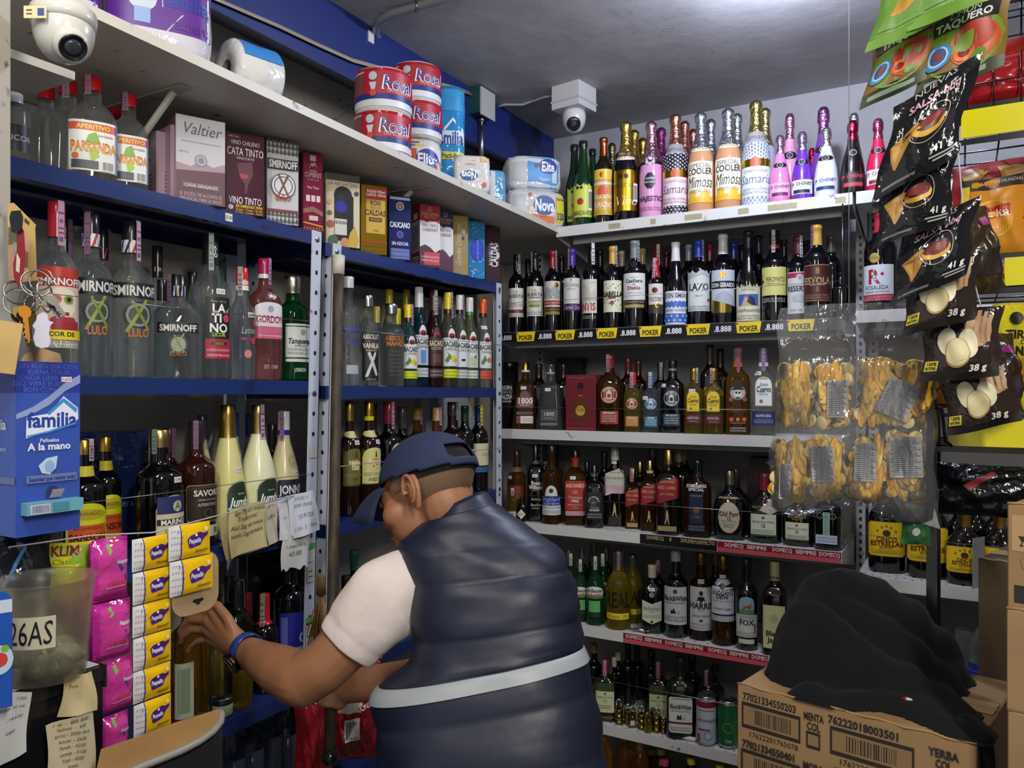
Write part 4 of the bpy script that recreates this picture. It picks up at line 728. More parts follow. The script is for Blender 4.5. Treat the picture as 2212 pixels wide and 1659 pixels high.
# --- whisky shelf
def wh(px, yt, wp, tx, kind, glass, cap, lab, off=None, name='whisky_bottle', **k): return tq(px, yt, wp, tx, kind, glass, cap, lab, off=off, z=zBH, name=name, **k)
DW = '120a06'; BW_ = GL('8a4a14', .85)
wh(1116, 975, 42, 'dark whisky with brown copper-ringed neck nearest the corner post', 'vod', BW_, ('3a2420', .3, 'g', '9a6a58'), [Lb(.30, .5, .9, '7a3a18', [])], off=.08, sticker=(.62, -.6, '59.0'))
wh(1107, 1056, 23, 'miniature flask of yellow liquor with pink seal at the corner', 'flask', YEL, ('8a8a84', .16, 'g'), [Lb(.1, .3, .7, 'c9c3b0', [E(0, .5, .5, '8a8a8a')])], off=.02, seal=(.1, 'c9a0c0'), name='miniature_bottle')
wh(1127, 1074, 23, 'miniature black bottle with cream diamond label', 'flask', '0a0a0c', ('17171a', .2, 'g'), [Lb(.10, .52, .86, 'e0dcc0', [T('BLEND', .5, .14, '3a3a30')], 'd')], off=.02, name='miniature_bottle')
wh(1157, 950, 40, 'black square bourbon with white lettering and price sticker', 'sq', '0b0a0b', ('121214', .26, 'g'), [Lb(.10, .56, .9, None, [T('Evan', .88, .11, 'e8e4dc', b=1, w=.6), T('Williams', .76, .11, 'e8e4dc', b=1, w=.85), T('SINCE 1783', .67, .03, 'c8c4bc', w=.6), Rg(0, .56, .5, '555550', .08), T('Kentucky', .42, .07, 'd8d4cc', sh=.3, w=.6), T('Bourbon', .26, .08, 'd8d4cc', sh=.2, w=.65), T('WHISKEY', .16, .04, 'd8d4cc', w=.5)]), Lb(.74, .80, .4, None, [T('EVAN', .7, .3, 'b8b8b8'), T('WILLIAMS', .3, .3, 'b8b8b8')])], sticker=(.60, -.1, '92.0'), rz=R(8))
bc(zBH, 1179, 940, 19, 'slim black gift box with white vertical lettering behind the bourbon', '0e0e11', [T('MacGREGOR', .55, .5, 'b0b0b0', w=.6, rot=1)], .10, dep=.08)
wh(1192, 950, 44, 'whisky with white arched label and blue banner', 'vod', BW_, ('22222c', .1, 'g'), [Lb(.12, .50, 1.1, 'd9d9d4', [E(0, .82, .2, '2a2a2a'), B(.32, .64, '1d2a86'), T('Highland', .54, .14, 'b9c4e6', w=.85), T('Supreme', .40, .12, 'b9c4e6', w=.8), T('BLENDED SCOTCH WHISKY', .25, .04, '333333'), B(.06, .16, 'b0b8c4', -.8, .8)], 'A')])
wh(1268, 1001, 30, 'black-capped dark bottle between the two square whiskeys', 'sq', DW, ('101012', .3, 'g'), (), off=.12)
wh(1243, 975, 50, 'square whiskey with red cap and orange-red label', 'sq', GL('8a5210', .8), ('15110f', .12, 'g', 'a02824'), [Lb(.20, .60, .92, 'a8352a', [T("JACK DANIEL'S", .84, .12, 'e8d0b8', b=1, w=.9), E(0, .62, .3, 'c86a58', .7), T('Tennessee', .44, .10, 'e8d0b8', sh=.2, w=.7), T('FIRE', .32, .10, 'e8d0b8', b=1, w=.5), B(.18, .20, 'd8a898', -.7, .7), T('70 CL', .1, .04, 'e8d0b8', w=.3)]), Lb(.13, .19, .86, 'd8a8bc', WN(.5, '8a3050', .28)), Lb(.78, .88, .34, 'a02824', [])], sticker=(.64, -.2, '165.0'), rz=R(4))
wh(1284, 1006, 42, 'small square whiskey with black label and black cap', 'sq', DW, ('0f0f11', .26, 'g'), [Lb(.14, .58, .9, '111112', [AT('JACK DANIEL\'S', -.1, .62, .55, .17, 'd8d8d4'), Rg(-.1, .62, .36, '9a9a96', .1), T('No7', .62, .08, 'd8d8d4', w=.2, x=-.1), T('Tennessee', .44, .06, 'c8c8c4', sh=.2, w=.5), T('WHISKEY', .34, .07, 'd8d8d4', b=1, w=.6)] + WN(.14, 'b8c0c4', .07)), Lb(.80, .9, .4, None, [T('No 7', .5, .5, 'd0d0d0')])], rz=R(6))
wh(1306, 977, 34, 'dark labelled bottle neck behind the small square whiskey', 'vod', DW, ('141418', .2, 'g'), (), off=.16)
jw = lambda top, txt, t1, t2, low: [Lb(.36, .70, 1.0, top, low + [T(t1, .80, .07, txt, w=.6), T(t2, .60, .11, txt, w=.8), T('John Walker', .38, .08, txt, sh=.3, w=.6)], 'jw')]
man = [Lb(.12, .30, .5, None, [G([(-.1,.95),(.1,1),(.15,.85),(.3,.6),(.2,.5),(.45,.05),(.3,.02),(.05,.4),(-.3,.05),(-.45,.1),(-.1,.5),(-.2,.7)], 'b9a67a')])]
wh(1330, 962, 48, 'square whisky with grey cap and slanted white and pink label', 'sq', DW, ('a9a8a2', .17, 'g', 'cfcdc4'), [Lb(.38, .76, .98, 'd9d8cf', [T('JOHNNIE WALKER', .78, .05, '333333', w=.6, x=.1), T('Wine Cask Blend', .62, .09, '222222', sh=.2, w=.8), B(.10, .36, 'd3b4c4', -1, 1)], 'jw')] + man + [Lb(.72, .77, .2, '6a6a70', [], 'e')], sticker=(.80, -.1, '123.0'), rz=R(2))
wh(1382, 1000, 36, 'gold-capped whisky behind the small red-labelled pair', 'sq', DW, ('9a8450', .16, 'm'), (), off=.13)
wh(1367, 1017, 36, 'smallest of the red slanted-label whiskies, pink sealed gold cap', 'sq', GL('8a3f10', .8), ('a08a58', .16, 'm'), jw('8e2128', 'd8b078', 'JOHNNIE WALKER', 'RED LABEL', []) + man + [Lb(.03, .10, .7, '9a8850', [])], seal=(-.3, 'd09ab8'))
wh(1409, 960, 44, 'dim gold-capped bottle standing behind the medium red-label whisky', 'vod', DW, ('6a5c44', .14, 'g'), (), off=.22)
wh(1403, 998, 42, 'medium red slanted-label whisky with gold cap', 'sq', GL('7a3410', .85), ('a08a58', .18, 'm', 'd8d0b8'), jw('8e2128', 'd8b078', 'JOHNNIE WALKER', 'RED LABEL', []) + man)
for px, yt, of, tx in ((1466, 963, .15, 'first'), (1478, 966, .22, 'second')):
    wh(px, yt, 46, 'gold-capped dark whisky, %s behind the largest red-label one' % tx, 'sq', DW, ('8a7a52', .16, 'g'), (), off=of)
wh(1444, 968, 52, 'largest red slanted-label whisky with gold cap and striding figure', 'sq', DW, ('a39058', .17, 'm'), jw('8e2128', 'd8b078', 'JOHNNIE WALKER', 'RED LABEL', []) + man + [Lb(.05, .11, .8, 'a5935a', [])], rz=R(-4))
wh(1507, 995, 58, 'broad tapering whisky with navy plaque and faceted stopper', 'sqr', GL('6a2a12', .85), ('10131c', .22, 'd'), [Lb(.60, .70, .8, None, [T('SOMETHING', .75, .4, 'd8d8d0', b=1, w=.9), T('SPECIAL', .28, .4, 'd8d8d0', b=1, w=.75)]), Lb(.18, .58, .5, '16223e', [E(0, .45, .5, '8a4a3a'), T('1793', .22, .1, '8a8a8a', w=.6), B(.9, .93, '8a8a70', -.8, .8)]), Lb(.08, .17, .62, '2a3040', WN(.5, '9a9a9a', .28))], rz=R(-4))
wh(1590, 1014, 56, 'dark round bottle half hidden behind the oval-labelled whisky', 'parr', DW, ('4a4438', .22, 'g'), (), off=.17)
wh(1577, 1017, 70, 'squat dark whisky with cream oval label and gold cap', 'parr', '0a0a10', ('9c9276', .20, 'm'), [Lb(.10, .56, .66, 'a8925c', [], 'e'), Lb(.115, .545, .62, 'c9c0a4', [T('Old Parr', .62, .17, '7a1c20', b=1, w=.92), T('12', .47, .11, '2a2a2a', b=1, w=.2), T('Blended Scotch Whisky', .38, .04, '333333', w=.7), T('EL EXCESO DE ALCOHOL', .28, .035, '444444', w=.7), T('ES PERJUDICIAL', .23, .035, '444444', w=.6), T('PARA LA SALUD', .18, .035, '444444', w=.5)], 'e'), Lb(.60, .64, .8, '8a8248', [E(0, .5, .1, '9a2020')])])
bc(zBH, 1645, 990, 56, 'dark wine-red gift box behind the tall green whisky bottle', '2e1016', [E(-.6, .4, .3, '6a6a66'), E(-.6, .4, .24, '2e1016'), G([(.3,.95),(.9,.85),(.9,.99)], 'a8a8a0')], .20)
buc = lambda q: [Lb(.10 * q, .42, .72, 'd8dcc0', [B(0, .08, '3a5a2a'), E(0, .84, .12, '6a6a50'), T('Blended Scotch Whisky', .66, .10, '3a3a2a', sh=.3, w=.86), T('12', .48, .14, '2a2a20', b=1, w=.2)] + WN(.22, '2a3a20', .07)), Lb(.45, .55, .66, None, [T("BUCHANAN'S", .68, .34, 'a89a58', w=.95), T('DELUXE', .25, .30, 'a89a58', w=.6)]), Lb(.42, .62, .03, 'b02020', [])]
wh(1652, 1023, 72, 'green-black whisky with red cap and pale green 12 year label', 'buch', '071208', ('7e2434', .24, 'g'), buc(1.0), rz=R(-6))
wh(1725, 1056, 66, 'green-black whisky with pale green label, below the big snack bag', 'buch', '071208', ('7e2434', .22, 'g'), buc(1.0), rz=R(-8))
wh(1790, 1050, 54, 'black square bottle with green ribbon label at the shelf end', 'sq', '08090a', ('15160f', .2, 'g'), [Lb(.22, .60, .25, '8fb89a', [B(0, 1, 'c9d6cc', -1, -.8), B(0, 1, 'c9d6cc', .8, 1)]), Lb(.10, .24, .8, 'c8d2e0', WN(.5, '4a5470', .24)), Lb(.50, .58, .8, None, [Rg(-.6, .5, .3, 'b8bcb8'), Rg(.6, .5, .3, 'b8bcb8')])], rz=R(-8))
# --- green and blended whisky shelf
def gr(px, yt, wp, tx, kind, glass, cap, lab, off=None, name='liquor_bottle', **k): return tq(px, yt, wp, tx, kind, glass, cap, lab, off=off, z=zBF, name=name, **k)
GG = GL('3f8a4a', .7)
agu = [Lb(.40, .58, 1.1, 'd8dcd4', [B(0, .2, '3a8a44'), T('ardiente', .66, .30, '2a3a2a', b=1, w=.9), T('oqueño', .32, .30, 'a02028', b=1, w=.85)], 'e'), Lb(.12, .38, .8, None, [B(.3, .95, '5fae64', -.8, .8), B(.02, .25, '1a3a20', -.8, .8)])]
for px, yt, of, k in ((1228, 1190, .22, 'nearest the vest'), (1256, 1188, .25, 'second from the vest'), (1283, 1176, .28, 'third from the vest'), (1309, 1186, .24, 'fourth from the vest'), (1330, 1190, .30, 'right of the fourth')):
    gr(px, yt, 32, 'green liquor bottle in the dim back row, %s' % k, 'flask', '0c2412', ('2a3a2c', .14, 'g'), (), off=of, seal=(.2, 'a8b0a8'))
gr(1234, 1197, 34, 'green liquor bottle with white sealed cap right beside the vest', 'bac', GG, ('1d4a2a', .13, 'g'), agu, off=.12, seal=(0, 'cfd0cc'))
gr(1302, 1197, 34, 'green liquor bottle with sealed cap touching the yellow bottle', 'bac', GG, ('1d4a2a', .13, 'g'), agu, off=.14, seal=(0, 'cfd0cc'))
gr(1253, 1213, 38, 'front green liquor bottle with red and white label, left', 'bac', GG, ('1d4a2a', .13, 'g'), agu, off=.04, seal=(.1, 'd8c4d4'))
gr(1286, 1203, 41, 'front green liquor bottle with red and white label, right', 'bac', GG, ('1d4a2a', .13, 'g'), agu, off=.055, seal=(.1, 'd0c8cc'))
rea = [Lb(.24, .68, 1.05, None, [T('REAL', .36, .62, '17140a', b=1, w=1.0), B(.78, .80, '17140a', -.4, .3), B(.84, .86, '17140a', -.3, .4), B(.90, .92, '17140a', -.2, .45)]), Lb(.14, .22, 1.0, 'e0c81c', [T('Sin azucar - 29%', .5, .5, '3a3410', w=.8)])]
gr(1366, 1199, 46, 'yellow liquor bottle standing behind its twin', 'bac', GL('e0c81c', .7), ('3a3430', .18, 'g'), rea, off=.15)
gr(1336, 1192, 54, 'bright yellow liquor bottle with tall black letters at the shelf edge', 'bac', GL('e6cf1a', .7), ('3c3634', .18, 'g'), rea, seal=(.1, '7a6a74'))
gr(1419, 1211, 34, 'red-capped sealed bottle behind the cream-capped square one', 'sq', DW, ('9a2028', .14, 'g'), (), off=.14, seal=(.4, 'b89ab0'), name='whisky_bottle')
gr(1409, 1223, 50, 'black flat whisky with cream cap and pointed pale label', 'sqr', '0b0a0a', ('c9c4a8', .18, 'g'), [Lb(.14, .50, .84, 'c9cfb8', [T("Ballantine's", .66, .16, '2a2a20', sh=.3, w=.9), T('FINEST', .52, .05, '555544', w=.4), E(0, .10, .16, '8a2420')] + WN(.34, '7a8068', .05), 'bal'), Lb(.52, .64, .3, None, [E(0, .5, .8, '8a8a84', 1.0)])], sticker=(.66, 0, '58.9'), name='whisky_bottle')
gr(1460, 1183, 54, 'dark whisky with white label showing two small terriers', 'vod', '0a0d0a', ('a9a8a6', .12, 'g'), [Lb(.16, .60, 1.1, 'd6d6d2', [E(0, .88, .16, '7a3a34'), T('Black&White', .70, .13, '17171a', b=1, w=.94), T('Blended Scotch Whisky', .58, .05, '333333', sh=.2, w=.75), G([(-.35,.30),(-.3,.42),(-.2,.36),(-.1,.46),(0,.36),(.05,.30)], '1a1a1c'), G([(.1,.30),(.15,.40),(.25,.34),(.35,.36),(.35,.30)], 'b8b8b4')] + WN(.16, '2a2a2a', .06))], name='whisky_bottle')
gr(1546, 1197, 40, 'gold-capped bottle between the bearded-man whisky and its neighbour', 'vod', DW, ('7a5a28', .14, 'g'), (), off=.14, name='whisky_bottle')
gr(1514, 1192, 54, 'amber whisky with white label of a bearded man', 'vod', GL('4a2608', .9), ('8a6a30', .14, 'm'), [Lb(.12, .62, 1.1, 'd2d1ca', [E(0, .86, .15, '2a2622', 1.2), G([(-.35,.66),(-.2,.78),(.2,.78),(.35,.66),(.2,.7),(0,.64),(-.2,.7)], '1c1a18'), T('HARRIS', .57, .14, '1a1a1c', b=1, w=.95), T('ESTD', .46, .04, '777777', w=.2), T('James Harris', .34, .07, '555555', sh=.3, w=.7), E(0, .23, .15, '4a4a44', .6)] + WN(.10, '555555', .055))], sticker=(.68, 0, '30.9'), name='whisky_bottle')
gr(1611, 1240, 40, 'shadowed bottle behind the fox-label whisky', 'vod', DW, ('2a2018', .14, 'g'), (), off=.17, name='whisky_bottle')
gr(1562, 1195, 54, 'amber whisky with tall white label and navy stripe near its foot', 'vod', GL('7a4414', .85), ('8a6a30', .14, 'm'), [Lb(.28, .74, 1.1, 'd5d7d8', [G([(-.3,.86),(0,.95),(.3,.86),(0,.77)], '1c1c20'), T("DUGGAN'S", .70, .10, '16161a', b=1, w=.86), T('DEW', .60, .10, '16161a', b=1, w=.5), T('BLENDED SCOTCH WHISKY', .50, .03, '444444', w=.7), T('Graeme Duggan', .32, .07, '2a2a40', sh=.3, w=.7), B(.14, .18, '1f2450')] + WN(.07, '777777', .04))], sticker=(.77, 0, '31.50'), name='whisky_bottle')
gr(1613, 1204, 48, 'dark whisky with an arched picture of an orange fox', 'vod', '100b08', ('15161c', .12, 'g'), [Lb(.38, .60, .70, '8fb4c0', [B(0, .35, '5f8a5c'), G([(-.5,.34),(-.45,.5),(-.1,.56),(.35,.58),(.5,.72),(.6,.52),(.4,.34),(.3,.34),(.2,.44),(-.2,.42),(-.3,.34)], 'b4562a')], 'a'), Lb(.15, .40, 1.05, 'd2d0c6', [T('SCOTTISH', .88, .13, '3a3a34', w=.6), T('FOX', .66, .24, '17171a', b=1, w=.6), BC(.72, .4, .12, .25, '22304a', 'd2d0c6')] + WN(.14, '666660', .08)), Lb(.08, .13, .7, 'cfcdc2', [])], name='whisky_bottle')
gr(1674, 1209, 50, 'dark bottle with cream neck label, partly behind the black sweatshirt', 'sq', '120c08', ('b8ad80', .2, 'g'), [Lb(.08, .55, .9, 'd6d29a', [T('Black', .35, .12, '1a1a14', b=1, w=.9), T('Jack', .2, .12, '1a1a14', b=1, w=.8), E(0, .7, .4, 'c0bb84')]), Lb(.78, .9, .42, None, [T('Black Jack', .5, .5, '1a1a14', b=1)])], off=.02, name='whisky_bottle')
# --- flask shelf
def fl(px, yt, wp, tx, kind, glass, cap, lab, off=None, name='flask_bottle', **k): return tq(px, yt, wp, tx, kind, glass, cap, lab, off=off, z=zBG, name=name, **k)
fk = [Lb(.16, .52, .84, 'd0d2a6', [E(0, .88, .14, '6a6a4a'), T('Blended Scotch Whisky', .72, .09, '3a3a24', sh=.3, w=.86), T('12', .55, .12, '2a2a20', w=.2), B(.2, .23, '6a6a50', -.6, .6), B(.3, .33, '6a6a50', -.7, .7)]), Lb(.52, .66, .84, '38431f', []), Lb(.05, .11, .9, None, [T("BUCHANAN'S", .5, .7, 'a08a50')])]
for px, yt, of, wp, tx in ((1283, 1391, .16, 36, 'tall dark bottle with gold-rimmed cap next to the vest hem'), (1335, 1411, .16, 30, 'cream-capped dark bottle, rear of the two'), (1356, 1398, .2, 36, 'black bottle deep behind the padlocks'), (1407, 1405, .18, 40, 'black bottle with silver lettering, middle of the low shelf'), (1376, 1396, .3, 36, 'faint black bottle in the shadow of the low shelf'), (1495, 1412, .2, 44, 'black sealed bottle behind the terrier flask'), (1545, 1440, .16, 40, 'dim green bottle behind the beer cans')):
    fl(px, yt, wp, tx, 'vod', '0b0a0a' if px != 1545 else '0c1a0c', ({1283: '7a6a40', 1335: 'b0ac94'}.get(px, '141414'), .14, 'g'), (), off=of, name='liquor_bottle')
fl(1327, 1421, 24, 'cream-capped dark bottle, front of the two', 'vod', '0b0a0a', ('b0ac94', .16, 'g'), (), off=.12, name='liquor_bottle')
fl(1308, 1427, 46, 'flat green whisky flask with pink-sealed red cap, left', 'sqr', '0e1608', ('7e2434', .20, 'g'), fk, off=.05, seal=(-.1, 'c090b0'))
fl(1423, 1430, 46, 'flat green whisky flask with maroon cap behind the brass padlocks', 'sqr', '0e1608', ('5a2030', .20, 'g'), fk, off=.10, seal=(-.1, '8a6a84'))
fl(1470, 1425, 60, 'flat green flask with white terrier label', 'sqr', '101a0a', ('1a1d16', .20, 'g'), [Lb(.09, .54, .82, 'd2d4ce', [B(.94, .96, '4a4a4a', -.8, .8), T('Black&White', .74, .13, '1a1a1c', b=1, w=.9), T('Blended Scotch Whisky', .62, .06, '333333', sh=.3, w=.8), G([(-.35,.38),(-.25,.52),(-.1,.46),(.05,.54),(.1,.38)], '1a1a1c'), G([(.15,.38),(.2,.48),(.35,.44),(.4,.38)], 'a8a8a2'), B(.26, .31, '5a1c1c')] + WN(.12, '3a3a3a', .05), 'o')], off=.03, rz=R(4))
fl(1531, 1448, 50, 'flat green flask with pink seal behind the upside-down beer can', 'sqr', '141d0a', ('1c1a16', .18, 'g'), (), off=.10, seal=(-.4, 'a0849a'))
# brandy bottles in the right bay
cin = [Lb(.16, .50, .95, '7a5a14', [], 'o'), Lb(.167, .493, .93, 'e9c516', [E(-.5 + .25 * i, .88 - .035 * (i - 2) ** 2, .07, '9a5a1c') for i in range(5)] + [E(0, .68, .22, '3a2a18', .8), T('CINCO', .50, .13, '6a2a12', b=1, w=.62), T('ESTRELLAS', .37, .14, '6a2a12', b=1, w=.9), T('BRANDY', .25, .07, '3a2a14', w=.45), B(.08, .18, 'c9a828', -.85, .85)] + WN(.13, '8a7418', .03), 'o')]
for px, yt, wp, tx in ((1918, 1018, 82, 'brandy bottle with yellow label, first from the left upright'), (2002, 1026, 88, 'brandy bottle with yellow label under the green bag tip'), (2084, 1094, 78, 'short brandy bottle with gold cap and a paper slip at its side'), (2160, 1102, 78, 'short brandy bottle with gold cap beside the carton stack')):
    bk(zRC, px, yt, wp, 'brandy_bottle', tx, 'buch', off=.06, glass='0a0507', cap=('a8853c', .26, 'm') if px > 2050 else ('a8853c', .2, 'm'), labels=cin, rz=R(0))
for px, yt, of, tx in ((2070, 1066, .2, 'left'), (2110, 1068, .24, 'middle'), (2150, 1066, .22, 'right')):
    bk(zRC, px, yt, 60, 'brandy_bottle', 'shadowed gold-capped brandy, %s of the three in the back row' % tx, 'buch', off=of, glass='080507', cap=('6a5630', .2, 'g'))
x, y, d = at_y(2114, FY + .02); m = MB(); m.box((-.0006, -.03, 0), (.0006, .03, .145), M('9a9aa0')); o = m.build('paper_slip'); o.location = (x, y + .0, zRC + .001); o.rotation_euler = (0, 0, R(-30)); tag(o, 'white paper slip standing between two brandy bottles', 'paper')
# ================================================================ bottles and cartons on the blue shelves
def lf(z, px, yt, wpx, name, label, kind='bord', off=None, turn=.35, **k):
    o = wpx / 2 / FPX * 1.8 + .012 if off is None else off
    x, y, d = at_x(px, FX - o); Rr = wpx / 2 / FPX * d; H = min(zz(yt, d) - z, ceil_(z) - z - .002); f = math.atan2(-x, y)
    return bottle(name, label, H, Rr, kind, loc=(x, y, z + .0008), rz=R(90) * (1 - turn) + f * turn + R(rj.uniform(-4, 4)), **k)
def lbx(z, px, yt, wpx, label, col, els, dep=.09, rz=72, side=None, name='gift_box', off=.008, **k):
    x, y, d = at_x(px, FX - off); a = R(rz) - math.atan2(-x, y); w_ = wpx / FPX * d / math.cos(a)
    n = Vector((math.sin(R(rz)), -math.cos(R(rz)), 0)); c = Vector((x, y, 0)) - n * (dep / 2)
    return carton(name, label, c, w_, dep, zz(yt, d) - z, z, col, R(rz), els, (-1, side) if side else (), **k)
CL = GL('f2f6f4', .6); CLB = GL('dfe8ea', .6)
# --- upper shelf: clear cane spirit bottles
arr = [Lb(.08, .56, .95, 'e6e8e2', [B(.80, .95, 'd06040'), T('APERITIVO', .875, .09, 'f2d060', b=1, w=.8), T('Saborizado', .72, .06, 'a03060', sh=.3, x=.4, w=.4), G([(-.4,.5),(-.2,.72),(.1,.78),(.3,.55)], '7fae3a'), G([(-.1,.18),(.25,.3),(0,.5),(-.2,.4)], 'a8c840'), T('PARRANDA', .48, .20, 'c8402c', b=1, w=.94), T('PARRANDA', .46, .18, 'e8b030', w=.94), E(-.75, .28, .14, 'e07030'), B(.04, .20, '4a5058', -.9, .2), BC(.6, .12, .25, .10), B(0, 1, '6a90b8', .93, 1)])]
RC_ = ('b3161c', .13, 'g')
for px, yt, of, tx in ((100, 190, .16, 'second clear spirit bottle from the left, red cap, back row'), (250, 213, .17, 'clear spirit bottle deep between the two front labelled ones')):
    lf(zL2a, px, yt, 84, 'spirit_bottle', tx, 'flask', off=of, glass=CL, cap=RC_)
lf(zL2a, 147, 176, 92, 'spirit_bottle', 'clear spirit bottle with pale yellow reflection left of the front labelled one', 'flask', off=.10, glass=CL, cap=RC_, seal=(-.6, '9a7a88'))
lf(zL2a, 278, 208, 78, 'spirit_bottle', 'red-capped clear spirit bottle with colourful label, nearer the cartons', 'flask', off=.05, glass=CL, cap=RC_, labels=arr, seal=(-.5, '8a6a78'), turn=.7)
lf(zL2a, 200, 168, 98, 'spirit_bottle', 'largest red-capped clear spirit bottle with colourful label, upper blue shelf', 'flask', off=.045, glass=CL, cap=RC_, labels=arr, seal=(-.5, '8a6a78'), turn=.75)
lf(zL2a, 30, 205, 64, 'plastic_jug', 'white capped clear jug at the far left of the upper blue shelf', 'jug', off=.03, glass=GL('c9ccd2', .6, .2), cap=('c8cbd2', .14, 'g'), labels=[Lb(.1, .5, .9, '2a2a34', [T('LICOR', .5, .2, 'dddddd')])])
# --- upper shelf: cartons
val = [B(.0, 1, 'c9c6cc'), B(0, .42, '6a4a54'), G([(-1,.45),(-.4,.42),(0,.5),(.5,.44),(1,.5),(1,.40),(-1,.36)], 'a8929a'), T('Valtier', .86, .13, '5a5560', sh=.3, w=.8), B(.70, .71, '9a94a0', -.8, .8), T('10% Vol.', .58, .025, '6a6570', x=-.7, w=.2), E(0, .50, .26, '8a8690'), E(0, .50, .22, 'b4aeb8'), E(0, .50, .12, '8a8690'), B(.17, .23, '7a6a72', -.75, .75), T('CASA GRAJALES', .20, .035, 'e0dce0', w=.7)] + WN(.07, 'c8b8c4', .04)
sp = [T('CASA GRAJALES', .62, .03, '4a2a3a', w=.6), E(0, .55, .12, '3a1a2a'), E(-.1, .51, .08, '3a1a2a'), E(.1, .51, .08, '3a1a2a')] + [B(.40 - .05*i, .41 - .05*i, '5a3a4a', -.6, .6) for i in range(6)]
lbx(zL2a, 350, 285, 22, 'plain lilac wine carton at the back left of the silver one', 'a58a98', (), off=.07, rz=78, side=sp, name='wine_carton', dep=.1)
lbx(zL2a, 381, 272, 22, 'lilac wine carton directly left of the silver-faced one', 'a58a98', (), off=.04, rz=78, side=sp, name='wine_carton', dep=.1)
lbx(zL2a, 434, 256, 100, 'shiny silver and plum wine carton with script title', 'a58a98', val, rz=66, side=sp, name='wine_carton', dep=.085, f='g')
lbx(zL2a, 530, 290, 80, 'dark plum red-wine carton with wine glass picture', '46172a', [T('10% Vol.', .95, .025, 'd0c0c8', x=-.6, w=.3), T('VINO CHILENO', .88, .05, 'e0d4dc', w=.75), T('CATA TINTO', .77, .11, 'f0e8ec', b=0, w=.95), T('VINCORTE', .69, .03, 'd0c4cc', w=.5), G([(-.45,.62),(.35,.66),(.4,.5),(.15,.38),(.06,.26),(-.02,.26),(-.05,.38),(-.3,.46)], '5e2a3c'), G([(-.3,.50),(.2,.49),(.1,.45),(-.2,.44)], 'b03a3a'), T('VINO TINTO', .17, .09, 'f2ecee', b=0, w=.85), E(-.75, .08, .13, 'c8bcc4'), T('RECOMENDADO PARA:', .10, .035, 'e0b030', x=.2, w=.7, b=1), T('Sangria - Fiestas - Brindis', .06, .03, 'e0b030', x=.2, w=.7), T('Ponche - Cocteles - Asados', .025, .03, 'e0b030', x=.2, w=.7)], rz=62, name='wine_carton', dep=.06, f='g')
mz = [G([(-1+.25*i, a), (-.88+.25*i, a+.05), (-.75+.25*i, a), (-.88+.25*i, a-.02)], '4a4a4e') for i in range(8) for a in (.03, .10, .86, .93, .99)]
lbx(zL2a, 611, 292, 66, 'silver patterned vodka gift box with black title band', 'c9c9cc', mz + [B(.66, .78, '15151a'), T('SMIRNOFF', .72, .09, 'e8e8ea', b=1, w=.9), E(0, .46, .80, '3a3a40', 1.0), E(0, .46, .74, 'd8d8dc', 1.0), Rg(0, .46, .6, '3a3a40', .1), G([(-.42,.32),(-.3,.32),(.36,.58),(.25,.6)], '6a5030'), G([(.42,.32),(.3,.32),(-.36,.58),(-.25,.6)], '6a5030'), T('LULO', .32, .07, 'b4452c', b=1, w=.5), B(.14, .17, '7a2c34')], rz=60, side=mz, dep=.09, f='g')
lbx(zL2a, 676, 318, 42, 'wine-red carton with mountain emblem and gold waves, beside the patterned box', '7a1a3a', [B(.90, .97, 'c8a8b0', -.3, .3), G([(-.4,.80),(-.1,.88),(0,.85),(.15,.89),(.45,.80),(.15,.86),(0,.82),(-.1,.85)], 'd8b0a0'), T('CUATRO', .77, .035, 'e0b8b0', w=.4), T('CUMBRES', .72, .06, 'e0b8b0', w=.85), T('C H I L E', .66, .025, 'd8a8a8', w=.7), T('Vino Tinto', .56, .035, 'e8d0d0', w=.6), B(.38, .46, 'd8c8cc', -.7, -.3), B(.38, .46, 'd8c8cc', -.18, .22), B(.38, .46, 'd8c8cc', .34, .72), G([(-1,.28),(0,.32),(1,.26),(1,.20),(0,.25),(-1,.22)], '8a5a4a'), B(.14, .20, 'd0b8b0', -.4, .5), G([(-1,.12),(1,.08),(1,.06),(-1,.10)], 'd08a30')] + [G([(-1+.3*i,.0),(-.85+.3*i,.06),(-.7+.3*i,.0),(-.85+.3*i,.045)], 'd8a040') for i in range(7)], rz=60, name='wine_carton', dep=.07, f='g')
x, y, d = at_x(664, FX - .05)
lbx(zL2b, 741, 330, 72, 'cream floral gift box with dark window showing a blue-sealed bottle', 'cfc6a8', [B(.90, 1, '3a3834'), B(.80, .90, 'cfc6a8'), T('LA HECHICERA', .86, .05, '2a2a28', w=.9), E(0, .70, .55, '101014'), B(.08, .70, '101014', -.52, .62), B(.62, .72, '22221f', -.35, .05), E(-.12, .55, .38, '1e1e66', 1.0), E(-.12, .55, .3, '2b2fa8', 1.0), Rg(-.12, .55, .22, '1a1a70', .2), B(.16, .38, 'd0cec4', -.5, .22), T('HECHICERA', .33, .05, '24304a', x=-.14, w=.36, b=1), E(-.8, .6, .16, 'c9b060'), E(-.75, .3, .22, 'b05048'), E(-.8, .45, .14, '5a6a4a'), E(.8, .75, .14, '4a4a4a'), G([(.2,0),(.4,.2),(.7,.3),(.95,.1),(.8,0)], 'c9a23a'), E(.1, .07, .24, 'c98a5a'), E(-.6, .08, .3, '4a5a48')], rz=60, dep=.09)
